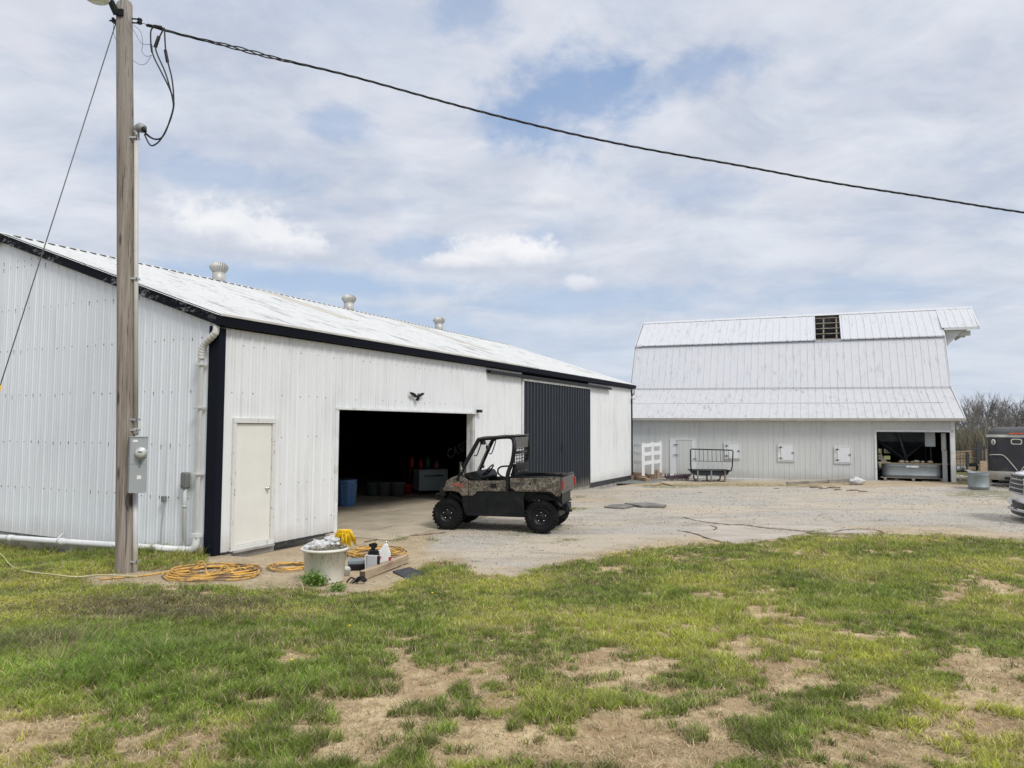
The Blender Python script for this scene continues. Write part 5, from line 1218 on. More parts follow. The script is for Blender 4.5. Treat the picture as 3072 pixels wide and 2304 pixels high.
mb = MB(); qs = [at(1800, 1453), at(1860, 1444), at(1990, 1437), at(2008, 1440), at(1960, 1449)]; c0 = qs[0].copy(); mb.prism([(p.x-c0.x, p.y-c0.y) for p in qs], .015, .05, 'z'); o = mb.build('metal_sheet', 'dark grey box'); o.location = c0; tag(o, 'long thin grey metal sheet lying at the shed corner', 'sheet')
for pa_, pb_, lb in (((1955, 1459), (1984, 1453), 'short pale board on the ground, left one by the grey sheet'), ((1981, 1450), (2022, 1459), 'thin pale board on the ground, right one near the harrow')):
    a = at(*pa_); b = at(*pb_); mb = MB(); mb.bar(Vector((0, 0, .03)), b-a+Vector((0, 0, .03)), .1, .035); o = mb.build('loose_board', 'timber'); o.location = a; tag(o, lb, 'board', 'loose boards')
# spike harrow
mk('rusty purple', (.085, .055, .065), .7, .3, var=.4)
q = at(2030, 1443); hw = thing('spike_harrow', 'rusty dark spike tooth harrow lying upside down before the barn door', 'harrow', q, .12)
mb = MB(); sp = MB()
for i in range(6):
    y_ = i*.22; mb.bar((-.42+.05*i, y_, .10), (.5+.12*i, y_+.05, .12+.02*i), .035, .03)
    for k in range(11): x_ = -.4+.05*i+k*.092; sp.tube([(x_, y_, .10), (x_+rnd.uniform(-.03, .03), y_-.02, .10+rnd.choice((-.12, .16)))], .011, 5); 
for k in range(4): mb.bar((-.4+k*.3, -.05, .10), (-.25+k*.36, 1.15, .12), .035, .02)
mb.build('harrow_frame', 'rusty purple', hw); sp.build('spikes', 'rusty purple', hw)
# hay feeder with trough
q = at(2107, 1445); fd = thing('hay_feeder', 'black framed hay feeder with barred rack over a dark trough beside the barn wall', 'feeder', q, -.05)
mk('trough plastic', (.015, .022, .032), .4); mk('rusty leg', (.20, .12, .08), .7, var=.4, vscale=12); mk('grey leg', (.22, .22, .21), .6)
kf = q.y/CAM_F
def FX(u): return (u-2136)*kf
fw = 62.5*kf; zf = lambda v: (1446-v)*kf
q_ = fd; fd.location = at(2136, 1446)
mb = MB(); lo_, hi_ = zf(1413), zf(1349)
for y_ in (0,):
    mb.tube([(-fw+.03, y_, lo_), (-fw, y_, lo_+.2), (-fw, y_, hi_-.05), (-fw+.02, y_, hi_-.015), (-fw+.06, y_, hi_), (fw-.07, y_, hi_-.035), (fw-.02, y_, hi_-.05), (fw, y_, hi_-.10), (fw-.035, y_, lo_+.2), (fw-.09, y_, lo_)], .024, 8)
for x_ in (-fw+.06, fw-.10): mb.tube([(x_, 0, lo_), (x_, .85, lo_)], .024, 8)
mb.tube([(-fw, 0, zf(1384)), (fw-.02, 0, zf(1386))], .011, 6); mb.tube([(-fw+.05, 0, lo_), (fw-.1, 0, lo_)], .022, 8); mb.tube([(-fw+.05, .85, lo_), (fw-.1, .85, lo_)], .022, 8)
mb.build('feeder_frame', 'utv frame', fd)
mb = MB()
for i in range(9):
    x_ = FX(2087+i*12.3); 
    mb.tube([(x_, 0, hi_), (x_+.015, 0, zf(1384.5))], .009, 5)
mb.build('rack_bars', 'utv frame', fd)
mb = MB(); prof_ = [(-fw+.07, lo_), (-fw+.16, lo_-.14), (-fw+.26, lo_-.20), (-.12, lo_-.20), (0, lo_-.17), (.12, lo_-.20), (fw-.30, lo_-.20), (fw-.2, lo_-.14), (fw-.12, lo_)]
mb.prism(prof_, .03, .82, 'y'); mb.build('trough', 'trough plastic', fd, bevel=.02)
for u, mt_ in ((2094.5, 'grey leg'), (2134, 'grey leg'), (2174, 'rusty leg')):
    x_ = FX(u); s_ = .05 if u < 2120 else (-.04 if u > 2150 else 0); mb = MB(); mb.tube(smooth_path([(x_, .0, lo_), (x_, 0, .12), (x_+s_, .03, .03), (x_+s_*3, .1, .02)]), .034, 8); mb.build('leg', mt_, fd); mb = MB(); mb.tube(smooth_path([(x_, .85, lo_), (x_, .85, .12), (x_+s_, .83, .03), (x_+s_*3, .75, .02)]), .034, 8); mb.build('leg', mt_, fd)
mb = MB(); mb.span((-fw+.10, -.03, zf(1381)), (-fw+.24, -.02, zf(1376))); mb.build('label_plate', 'dark grey box', fd)
# timber skids and rag bag at the barn foot
for pa_, pb_, lb, w_ in (((2360, 1453), (2483, 1449), 'long grey timber on the ground at the barn foot, left one', .10), ((2484, 1449), (2562, 1447), 'thick grey timber on the ground at the barn foot, right one beside the white bag', .16)):
    a = at(*pa_); b = at(*pb_); mb = MB(); mb.bar(Vector((0, 0, .05)), b-a+Vector((0, 0, .06)), .15, w_); o = mb.build('long_timber', 'grey board', bevel=.01); o.location = a; tag(o, lb, 'timber', 'timbers at the barn foot')
bg_ = crumple((0, 0, .12), .25, (1.2, .8, .62), 12, 'plastic_sack', 'plastic bag', None); bg_.location = at(2572, 1454); tag(bg_, 'crumpled pale sack lying against the barn wall left of the opening', 'sack')
# two flat plates on the gravel
mk('plate steel', (.17, .16, .15), .7, .2, var=.25, dirt=(.3, .26, .2), damt=.7, dscale=4)
for ps, lb in (([(1812, 1524), (1832, 1517), (1893, 1515), (1900, 1522), (1872, 1528)], 'flat rusty steel plate on the gravel, left and nearer of the two'), ([(1874, 1515), (1945, 1513), (1999, 1520), (1990, 1524), (1925, 1524)], 'flat rusty steel plate on the gravel, right one of the two')):
    qs = [at(*p) for p in ps]; c0 = qs[0].copy(); mb = MB(); mb.prism([(p.x-c0.x, p.y-c0.y) for p in qs], .008, .035+(.02 if 'right' in lb else 0), 'z'); o = mb.build('steel_plate', 'plate steel'); o.location = c0; tag(o, lb, 'plate', 'steel plates')
# round stock tank outside
q = at(2939, 1470); rt = thing('stock_tank', 'shorter grey stock tank standing on grass by the horse trailer', 'stock tank', q+Vector((.25, .45, 0)), -.5, 'grey stock tanks')
kt = q.y/CAM_F; rr_ = 26*kt; mb = MB(); tankmesh(mb, .001, .30, rr_, 50*kt); mb.build('tank_body', 'tank grey', rt)
mb = MB(); mb.span((-rr_*.6, -.3-rr_, .0), (-rr_*.5, -.3-rr_+.2, .1)); 

# ---------------------------------------------------------------- horse trailer
mk('trailer dark', (.030, .030, .036), .35, var=.25, vscale=1.2, dirt=(.11, .085, .07), damt=.7, dscale=1.3, dr=(.45, .65)); mk('trailer roof', (.055, .058, .062), .45, dirt=(.14, .12, .10), damt=.6, dscale=2); mk('trailer cream', (.52, .51, .46), .45, dirt=(.25, .22, .18), damt=.5, dscale=2); mk('orange lamp', (.55, .09, .03), .35); mk('glass dark', (.03, .035, .035), .15)
tc_ = onz(3052, 1453, 0); tl = thing('horse_trailer', 'dark rounded horse trailer with cream bands and a curved white V stripe', 'horse trailer', (atY(3056, 1440, 26.0).x, 26.0, 0), math.radians(-35))
kt = 26./CAM_F; TWd = 96*kt
def TL(px, py):      # onto the nose plane (local y=0)
    O = np.array(tl.location); yy = np.array([math.sin(math.radians(35)), math.cos(math.radians(35)), 0]); xx = np.array([math.cos(math.radians(35)), -math.sin(math.radians(35)), 0])
    q = onplane(px, py, O, yy)-O; return float(q@xx), float(q[2])
xl = TL(2960, 1380)[0]; xcx = TL(3056, 1380)[0]; hw_ = xcx-xl; print('trailer', xl, xcx, hw_)
def shell(z0, z1, inset0, inset1, x_in=0., y0=0., Ln=4.6, n=10, r=.42):
    """rounded rectangle in plan between two heights"""
    def loop(ins, z):
        out = []
        for (cx_, cy_, a0) in ((xcx+hw_-r, y0+r, -90), (xcx+hw_-r, Ln-r, 0), (xcx-hw_+r, Ln-r, 90), (xcx-hw_+r, y0+r, 180)):
            for k in range(n+1): a = math.radians(a0+90*k/n); out.append((cx_+(r-ins)*math.cos(a), cy_+(r-ins)*math.sin(a), z))
        return out
    a = loop(inset0, z0); b = loop(inset1, z1); m_ = len(a); return a+b, [(i, (i+1) % m_, m_+(i+1) % m_, m_+i) for i in range(m_)], m_
zA, zB, zC, zD, zE = TL(3030, 1441)[1], TL(3030, 1415)[1], TL(3030, 1312)[1], TL(3030, 1304)[1], TL(3060, 1281)[1]
print('z', zA, zB, zC, zD, zE)
mb = MB(); v, f, m_ = shell(zA, zB, .0, 0); mb.add(v, f, 0, True); mb.add(v[:m_], [tuple(range(m_))[::-1]]); mb.build('lower_band', 'trailer cream', tl)
mb = MB(); v, f, m_ = shell(zB, zC, .0, 0.01); mb.add(v, f, 0, True); mb.build('body', 'trailer dark', tl)
mb = MB(); v, f, m_ = shell(zC, zD, -.012, 0.0); mb.add(v, f, 0, True); mb.build('upper_band', 'trailer cream', tl)
mb = MB(); hs = zE-zD
for (a, b, c_, d) in ((0, .35, .01, .03), (.35, .65, .03, .09), (.65, .88, .09, .2), (.88, 1.0, .2, .38)): v, f, m_ = shell(zD+hs*a, zD+hs*b, c_, d); mb.add(v, f, 0, True)
mb.add(v[m_:], [tuple(range(m_))]); mb.build('roof', 'trailer roof', tl)
def tpt(px, py, d=.01): x_, z_ = TL(px, py); return Vector((x_, -d, z_))
mb = MB(); mb.tube(smooth_path([tpt(2968, 1365, -.12), tpt(2980, 1364), tpt(3003, 1364.5), tpt(3015, 1370), tpt(3032, 1388), tpt(3052, 1412)], 5), .016, 6); xr_ = 2*xcx
pr = smooth_path([tpt(2968, 1365, -.12), tpt(2980, 1364), tpt(3003, 1364.5), tpt(3015, 1370), tpt(3032, 1388), tpt(3052, 1412)], 5); mb.tube([Vector((xr_-p.x, p.y, p.z)) for p in pr], .016, 6); mb.build('stripe', 'trailer cream', tl)
def rrect(mb, x0, x1, z0, z1, r, y0, y1, m=0):
    pts_ = []
    for cx_, cz_, a0 in ((x1-r, z1-r, 0), (x0+r, z1-r, 90), (x0+r, z0+r, 180), (x1-r, z0+r, 270)):
        for k in range(6): a = math.radians(a0+18*k); pts_.append((cx_+r*math.cos(a), cz_+r*math.sin(a)))
    mb.prism(pts_, y0, y1, 'y', m)
x0, z1_ = TL(3032, 1316); x1, z0_ = TL(3067, 1334)
mb = MB(); rrect(mb, x0, x1, z0_, z1_, .07, -.022, .0); wn = mb.build('window', 'trailer cream', tl); mb = MB(); rrect(mb, x0+.035, x1-.035, z0_+.035, z1_-.035, .05, -.028, -.0225); mb.build('pane', 'glass dark', wn)
cxm, czm = TL(2980, 1326); mb = MB(); mb.lathe([(.075, -.02), (.075, -.05), (.06, -.055), (0, -.055)], (0, 0, 0), 20, 0, 'y'); mb.v = [(v[0]*.9+cxm, v[1]+.03, v[2]*1.35+czm) for v in mb.v]; vt = mb.build('air_vent', 'trailer cream', tl); mb = MB(); mb.ball((cxm, -.028, czm-.035), .03, 8, 0, (1, .4, 1)); mb.ball((cxm, -.028, czm+.035), .024, 8, 0, (1, .4, 1)); mb.build('vent_hole', 'utv frame', vt)
mb = MB()
for i in range(5): xq, zq = TL(3026+i*11, 1301); mb.span((xq, -.06, zq-.02), (xq+.11, -.012, zq+.025))
mb.build('marker_lamps', 'orange lamp', tl, bevel=.01)
mb = MB(); mb.span((xcx-.9, .6, .22), (xcx+.9, 4.2, zA)); mb.bar((xcx, .6, .32), (xcx+.1, -1.1, .36), .10, .10); mb.bar((xcx-.7, .6, .30), (xcx, -.7, .34), .08, .08); mb.tube([(xcx+.08, -.9, 0), (xcx+.08, -.9, .65)], .035, 8); mb.build('hitch_frame', 'utv frame', tl)
for s_ in (-1, 1):
    for y_ in (2.4, 3.2): mb = MB(); mb.lathe([(.15, -.1), (.32, -.1), (.34, 0), (.32, .1), (.15, .1)], (xcx+s_*(hw_-.15), y_, .34), 24, 0, 'y'); mb.v = [(xcx+s_*(hw_-.15)+(v[1]-y_), y_+(v[0]-(xcx+s_*(hw_-.15))), v[2]) for v in mb.v]; mb.build('wheel', 'tyre', tl)
x0, z1_ = TL(2964, 1320); mb = MB(); mb.span((xl-.0, .10, z1_-.04), (xl+.06, .16, z1_+.05)); 

# ---------------------------------------------------------------- white suv, mostly beyond the right edge
mk('suv white', (.84, .85, .87), .22, var=.01, coat=.6); mk('suv black', (.012, .012, .014), .45); mk('suv silver', (.42, .43, .44), .22, .9); mk('lamp clear', (.55, .57, .6), .08, .6); mk('suv glass', (.02, .025, .03), .05)
sv0 = onz(3036, 1566, 0); SVH = math.radians(161)
fx_, fy_ = math.cos(SVH), math.sin(SVH); lx_, ly_ = -fy_, fx_
# vehicle frame: x forward, y left, origin at front centre on the ground; the silhouette edge is the nose centre
svo = Vector((sv0[0], sv0[1], 0))
sv = thing('white_suv', 'white suv with chrome barred grille, only its nose showing at the right edge', 'suv', (svo.x+.36, svo.y+.16, 0), SVH)
def V_(x, y, z): return (x, y, z)
W2 = .98
sec = []    # stations: x, half width, z bottom, z belt, z top
st = [(.13, .45, .42, .62, .62), (.10, .70, .34, .70, .98), (-.0, .84, .28, .80, 1.09), (-.18, .93, .26, .88, 1.14), (-.5, .97, .26, .92, 1.16), (-1.2, .98, .28, .98, 1.16), (-1.55, .98, .28, 1.0, 1.18)]
mb = MB(); vs = []; fs = []; n = 15
for (x_, hw2, zb_, zm2, zt2) in st:
    ring = []
    for k in range(n):
        f = k/(n-1); a = math.pi*f; y_ = hw2*math.copysign(abs(math.cos(a))**.28, math.cos(a)); z_ = zb_+(zt2-zb_)*min(1, abs(math.sin(a))**.55) if k not in (0, n-1) else zb_
        bow = -.28*(abs(y_)/W2)**3 if x_ > -.3 else 0
        ring.append((x_+bow, y_, z_))
    vs += ring
for i in range(len(st)-1):
    for k in range(n-1): fs.append((i*n+k, i*n+k+1, (i+1)*n+k+1, (i+1)*n+k))
fs.append(tuple(range(n))); mb.add(vs, fs, 0, True); mb.build('front_body', 'suv white', sv, fix=True)
mb = MB(); mb.prism([(-1.5, .30), (-4.9, .30), (-5.0, .7), (-4.95, 1.15), (-1.5, 1.17)], -W2, W2, 'y'); mb.build('rear_body', 'suv white', sv, bevel=.06)
mb = MB(); cab_ = [(-1.35, 1.16), (-2.1, 1.70), (-2.6, 1.80), (-4.5, 1.76), (-4.95, 1.15)]; mb.prism(cab_, -.80, .80, 'y'); gl = mb.build('greenhouse', 'suv glass', sv, bevel=.08)
mb = MB(); mb.prism([(-2.05, 1.72), (-2.6, 1.82), (-4.5, 1.78), (-4.6, 1.70), (-2.1, 1.69)], -.78, .78, 'y')
for s_ in (1, -1):
    for a, b in (((-1.35, 1.16), (-2.1, 1.72)), ((-2.75, 1.16), (-2.75, 1.75)), ((-3.8, 1.16), (-3.85, 1.75)), ((-4.95, 1.16), (-4.55, 1.75))): mb.bar((a[0], s_*.86, a[1]), (b[0], s_*.79, b[1]), .07, .09)
mb.build('roof', 'suv white', sv, bevel=.01)
# grille with frame and bars
def bow(y, x0=.12): return x0-.28*(abs(y)/W2)**3-.02*abs(y)
mb = MB(); ys = [i*.1-.5 for i in range(11)]
vs = []
for z_ in (.64, 1.04):
    for y_ in ys: vs.append((bow(y_)-(.06 if z_ > .8 else .0)+.03, y_, z_))
mb.add(vs, [(i, i+1, 12+i, 11+i) for i in range(10)]); gr = mb.build('grille', 'suv black', sv, fix=False)
def bpath(z_, a=-.5, b=.5, d=.0): return [(bow(a+(b-a)*i/12)+.04+d-(.06*(z_-.64)/.4 if z_ > .64 else 0), a+(b-a)*i/12, z_) for i in range(13)]
mb = MB()
for z_ in (.74, .84, .94): mb.tube(bpath(z_), .015, 6)
mb.build('grille_bar', 'suv silver', gr)
mb = MB(); mb.tube(bpath(.64)+bpath(1.045)[::-1], .022, 8, 0, True); mb.build('grille_frame', 'suv silver', gr)
mb = MB(); vs = bpath(.43, -.78, .78, .01)+bpath(.29, -.74, .74, -.02); mb.add(vs, [(i, i+1, 14+i, 13+i) for i in range(12)]); mb.add([(v[0]-.03, v[1], v[2]) for v in vs], [(i, i+1, 14+i, 13+i) for i in range(12)]); mb.build('lower_intake', 'suv black', sv, fix=False)
mb = MB(); mb.tube(bpath(.25, -.8, .8, .02), .028, 8); mb.build('skid_strip', 'suv silver', sv)
mb = MB(); mb.tube(bpath(.18, -.8, .8, -.06), .05, 8); mb.build('lower_lip', 'suv black', sv)
for s_ in (1, -1):
    mb = MB(); mb.ball((-.10, s_*.74, .96), .15, 12, 0, (.8, .7, .5)); mb.build('headlight', 'lamp clear', sv)
    mb = MB(); mb.lathe([(.09, .0), (.10, .03), (.07, .04), (0, .02)], (0, 0, 0), 16, 0, 'x'); mb.v = [(v[0]+bow(.66)-.03, v[1]+s_*.66, v[2]+.46) for v in mb.v]; mb.build('fog_light', 'suv silver', sv)
    for x_ in (-1.0, -3.9):
        mb = MB(); mb.lathe([(.22, -.12), (.36, -.12), (.385, 0), (.36, .12), (.22, .12)], (x_, s_*.86, .385), 28, 0, 'y'); wh = mb.build('wheel', 'tyre', sv); mb = MB(); mb.lathe([(.23, -.10), (.23, .10), (.2, .11), (.05, .06), (0, .07)], (x_, s_*.87, .385), 20, 0, 'y'); mb.build('rim', 'suv silver', wh)
mb = MB(); mb.box((.16, -.30, .42), (.02, .30, .14)); mb.build('number_plate', 'paper white', sv, bevel=.004)

# ---------------------------------------------------------------- far side fence of pallets and panels
mk('steel dark', (.05, .05, .052), .6, .3); mk('rusty pipe', (.16, .09, .06), .8, .2); mk('culvert', (.30, .31, .32), .5, .4)
for i in range(6):
    a = at(2866+i*17, 1414-1.0*i); kk = a.y/CAM_F; w_ = 17*kk; h = 60*kk
    p_ = thing('pallet', ['worn brown wooden pallet standing upright next to the barn corner', 'upright wooden pallet second from the barn corner', 'upright wooden pallet left of the dark steel post', 'upright wooden pallet right of the dark steel post', 'upright wooden pallet beneath the tall dark post', 'upright wooden pallet partly hidden by the trailer edge'][i], 'pallet', a, rnd.uniform(-.05, .05), 'upright pallets')
    mb = MB()
    for k in range(7): mb.span((0, 0, .06+k*h/7), (w_*.97, .02, .06+k*h/7+h/7*rnd.uniform(.55, .8)))
    mb.build('slats', 'pallet wood', p_)
    mb = MB()
    for x_ in (.0, w_*.46, w_*.92): mb.span((x_, .022, 0), (x_+.04, .10, h))
    mb.build('stringers', 'pallet wood', p_)
pf = thing('pipe_fence', 'dark steel pipe and wire panel fence in front of the upright pallets', 'fence', at(2900, 1415)-Vector((0, .6, 0)))
b0_ = pf.location.copy(); Yp = b0_.y
def FP(px, py, dy=0.): return atY(px, py, Yp+dy)-b0_
mb = MB(); mb.bar(FP(2901, 1356), FP(2902, 1418), .09, .09, 0, (0, 1, 0)); mb.bar(FP(2906, 1360), FP(2907, 1418), .05, .05, 0, (0, 1, 0)); mb.bar(FP(2953, 1340), FP(2953, 1425), .06, .06, 0, (0, 1, 0)); mb.build('post', 'steel dark', pf)
mb = MB(); mb.tube([FP(2866, 1349), FP(2960, 1347)], .022, 6); mb.tube([FP(2866, 1376), FP(2960, 1376)], .014, 5)
for i in range(8): mb.tube([FP(2870+i*11, 1349), FP(2870+i*11, 1408)], .010, 4)
mb.build('wire_panel', 'steel dark', pf)
mb = MB(); mb.bar(FP(2936, 1324, 1.5), FP(2937, 1392, 1.5), .26, .12, 0, (0, 1, 0)); o = mb.build('wood_post', 'steel dark'); o.location = b0_; tag(o, 'tall thick dark post with a pale patch behind the upright pallets', 'post')
a = at(2866, 1416); b = at(2902, 1416); mb = MB(); n_ = 40; pts_ = [Vector((0, 0, .15)).lerp(b-a+Vector((0, 0, .15)), i/n_) for i in range(n_+1)]; mb.tube(pts_, [.13+.012*(i % 2) for i in range(n_+1)], 12); o = mb.build('culvert_pipe', 'culvert'); o.location = a; tag(o, 'grey corrugated culvert pipe lying at the foot of the pallets', 'pipe')
a = at(2925, 1414); mb = MB()
for i in range(4): mb.lathe([(.13, -.04), (.2, -.03), (.2, .03), (.13, .04)], (-.25+i*.12, .05*i, .2), 14, 0, 'x')
o = mb.build('tyre_stack', 'tyre'); o.location = a; tag(o, 'row of small dark tyres leaning left of the horse trailer', 'tyres')
a = at(2952, 1425); mb = MB(); mb.span((-.15, 0, 0), (.25, .04, .62)); o = mb.build('plywood_sheet', 'timber'); o.location = a; tag(o, 'pale plywood sheet standing behind the grey tank at the trailer edge', 'board')
mb = MB(); mb.span((-.5, 0, 0), (-.16, .05, .35)); o = mb.build('crate_board', 'pallet wood'); o.location = a+Vector((0, .3, 0)); tag(o, 'orange brown board between the tyres and the pale plywood sheet', 'board')
mb = MB(); a = at(2898, 1424); b = at(2935, 1430); mb.bar(Vector((0, 0, .2)), b-a+Vector((0, 0, .12)), .12, .04); o = mb.build('scrap_board', 'board pale'); o.location = a; tag(o, 'pale scrap board slanting behind the grey tank', 'board')
for i, (u, v, lb) in enumerate([(2874, 1440, 'pale stone in the rubble closest to the barn corner'), (2884, 1431, 'small tan stone at the back of the rubble by the barn corner'), (2893, 1442, 'white stone in the middle of the rubble by the barn corner'), (2902, 1434, 'tan stone in the rubble nearest to the grey tank')]):
    crumb = MB(); crumb.ball((0, 0, .03), .06+rnd.random()*.05, 7, 0, (1.2, 1, .7)); o = crumb.build('rubble_stone', 'paper white' if i % 2 else 'rock tan'); o.location = at(u, v); tag(o, lb, 'stone', 'rubble by the barn corner')
mb = MB()
for i in range(10): a_ = rnd.uniform(-.9, .2); p0 = Vector((rnd.uniform(-.7, .3), rnd.uniform(-.2, .3), .04)); mb.tube(smooth_path([p0, p0+Vector((.3, 0, .12)), p0+Vector((.7, a_*.2, .03))]), .012, 5)
o = mb.build('scrap_wire', 'wire grey'); o.location = at(3010, 1465); tag(o, 'tangle of wire and rods on the ground under the trailer nose', 'wire')
# ================================================================== GROUND
R0rng = np.random.RandomState(11)
def interp(px, pts): a = np.array(pts, float); return np.interp(px, a[:, 0], a[:, 1])
LOWER = [(-1500, 1500), (0, 1560), (120, 1600), (250, 1757), (400, 1767), (560, 1770), (700, 1772), (900, 1776), (1000, 1792), (1100, 1812), (1200, 1790), (1250, 1750), (1235, 1715)]
LOWER = [(-1500, 1500), (0, 1560), (120, 1600), (240, 1735), (300, 1748), (400, 1760), (560, 1766), (700, 1766), (900, 1766), (1000, 1784), (1050, 1786), (1120, 1782), (1166, 1768), (1200, 1742), (1240, 1722), (1255, 1702), (1300, 1690), (1380, 1690), (1440, 1728), (1560, 1718), (1680, 1690), (1790, 1672), (1900, 1652), (2050, 1637), (2250, 1625), (2380, 1606), (2600, 1604), (2900, 1604), (3072, 1622), (4500, 1650)]
UPPER = [(-3000, 1900), (200, 1760), (260, 1735), (310, 1727), (400, 1716), (520, 1706), (620, 1692), (650, 1600), (651, 0)]
BARE = [(200, 2200, 540, 115, 1.15), (700, 2190, 420, 80, .62), (950, 2260, 500, 75, .85), (1290, 2090, 190, 62, 1.25), (1150, 2160, 260, 70, 1.0), (1450, 2240, 350, 90, .75), (1400, 2060, 130, 60, .8), (860, 1965, 130, 35, .8),
        (960, 1935, 90, 20, .65), (1250, 1900, 80, 25, .45), (1420, 1925, 120, 20, .5), (1790, 1995, 110, 38, 1.0), (1830, 2015, 160, 50, .5), (2310, 1850, 115, 38, 1.1), (1950, 1785, 60, 14, .8), (2100, 1795, 60, 14, .8),
        (1720, 1830, 170, 20, .45), (2420, 2030, 130, 60, .9), (2250, 1930, 180, 60, .55), (2220, 2110, 90, 70, .8), (1700, 2200, 180, 80, .68), (1900, 2285, 420, 50, .75), (2600, 1745, 60, 16, .7), (2860, 1800, 120, 50, .65),
        (3000, 1780, 110, 60, .7), (2950, 2030, 150, 60, .85), (3040, 2090, 90, 60, .75), (2730, 2105, 250, 40, .65), (2650, 2240, 130, 60, .75), (2150, 2200, 80, 60, .6), (2720, 1920, 80, 20, .5), (2300, 2265, 200, 40, .65), (1560, 1900, 100, 25, .5), (1900, 1700, 150, 14, .5), (2450, 1660, 200, 10, .35)]
TUFT = [(1185, 1616, 45, 9, .8), (1300, 1618, 22, 6, .6), (1650, 1495, 60, 8, 0), (1720, 1527, 45, 6, .7), (1725, 1490, 35, 5, .7), (2460, 1597, 45, 8, .9), (1560, 1600, 90, 12, .35), (1700, 1620, 60, 10, .4), (1990, 1523, 50, 4, .4), (2020, 1458, 110, 7, .75), (2200, 1455, 160, 6, .6),
        (2400, 1457, 120, 5, .6), (2530, 1452, 60, 4, .5), (2950, 1480, 110, 12, .85), (3040, 1490, 60, 14, .7), (2900, 1440, 60, 16, .7), (2960, 1432, 60, 12, .8), (950, 1640, 25, 5, .3), (1000, 1605, 30, 4, .3), (1790, 1450, 60, 4, .6), (1670, 1590, 30, 6, .4), (1350, 1580, 40, 5, .2)]
def covers(X, Y, Z):
    """grass, gravel and bare-soil cover of ground points"""
    v0 = X; k = Y*_Fw[1]+(Z-CAM_H)*_Fw[2]; k = np.maximum(k, 1.2)
    px = 1536+CAM_F*(X*_R[0]+Y*_R[1]+(Z-CAM_H)*_R[2])/k; py = 1152-CAM_F*(X*_U[0]+Y*_U[1]+(Z-CAM_H)*_U[2])/k
    nA = fbmn(X*1.1+50, Y*1.1+50, 1, 5, .6); nB = fbmn(X*3.7+20, Y*3.7+90, 2, 4, .6); nC = fbmn(X*.35+70, Y*.35+10, 3, 3)
    nD = fbmn(X*9+20, Y*9+90, 6, 3, .6)
    jit = (nB-.5)*56+(nA-.5)*40+(nD-.5)*44
    d1 = (py-interp(px, LOWER)+jit*np.clip((py-1400)/400, .25, 1.2))/10.
    d2 = (interp(px, UPPER)-py+jit*.4)/8.
    g = np.maximum(sstep(d1*.34+.5), np.where(px < 655, sstep(d2*.5+.5), 0))
    bare = np.zeros_like(X)
    for cx, cy, rx, ry, a in BARE:
        r = ((px-cx)/rx)**2+((py-cy)/ry)**2; bare = np.maximum(bare, a*np.exp(-r*.75))
    # thin, patchy turf generally, thinning towards the lower right
    general = .34*sstep((py-1830)/350)*sstep((px-500)/700)+.14-.12*sstep((900-px)/500)*sstep((2050-py)/60)
    b = bare*.70+(nA-.5)*1.15+(nB-.5)*1.6+(nD-.5)*1.6+general-.05
    soil = sstep((b-.34)/.52)
    back = (Y < 2.6); soil = np.where(back, sstep((nA-.45)/.2), soil); g = np.where(back, 1., g)
    far = sstep((Y-44)/6); g = np.maximum(g, far); soil = soil*(1-far)
    # yard reaching right behind the car and behind the trailer is rough grass
    g = np.maximum(g, sstep((Y-31.5)/1.5)*sstep((X-16.0)/1.5)*(nA > .42))
    grass = g*(1-soil)
    for cx, cy, rx, ry, a in TUFT:
        r = ((px-cx)/rx)**2+((py-cy)/ry)**2; grass = np.maximum(grass, np.clip(a*np.exp(-r)*2.2*(nD > .38)*(nB+.1), 0, 1)*(a > 0))
    gravel = (1-g)
    # tan dusty margin along the lawn and in front of the doorway
    tan = np.exp(-np.maximum(-d1, 0)/2.8)*(1-g)
    tan = np.maximum(tan, ((px < 1330) & (py > 1600))*(1-g)*sstep((1330-px)/140+nB*.6)*.9)
    tan = np.maximum(tan, np.exp(-((px-1150)/260)**2-((py-1590)/30)**2)*.9)
    tan = np.maximum(tan, np.exp(-((py-1452)/9)**2)*.8*(px > 1850)); tan = np.maximum(tan, np.exp(-((py-1500)/16)**2-((px-1780)/200)**2)*.55)
    return grass, gravel, np.clip(tan, 0, 1), soil*g, px, py
def axis(lo, hi, c0, c1, d0, g):
    a = list(np.arange(c0, c1, d0)); s_ = d0
    while a[-1] < hi: s_ *= g; a.append(a[-1]+s_)
    s_ = d0
    while a[0] > lo: s_ *= g; a.insert(0, a[0]-s_)
    return np.array(a)
xs = axis(-1500, 1500, -9, 12, .075, 1.07); ys = [2.2]; st_ = .035
while ys[-1] < 34: ys.append(ys[-1]+st_); st_ = min(st_*1.008, .13)
while ys[-1] < 2500: ys.append(ys[-1]+st_); st_ *= 1.09
yb_l = list(ys); st_ = .06
while yb_l[0] > -60: yb_l.insert(0, yb_l[0]-st_); st_ *= 1.15
ys = np.array(yb_l)
X, Y = np.meshgrid(xs, ys); Zg = gz(X, Y)
bumps = (fbmn(X*1.3, Y*1.3, 5, 4)-.5)*.05+(fbmn(X*6, Y*6, 8, 3)-.5)*.018
bumps *= sstep((Y+5)/5)*sstep((40-Y)/10)
grass, gravel, tan_, soil_, _, _ = covers(X, Y, Zg)
Zs = Zg+bumps*(.35+.65*(1-gravel))
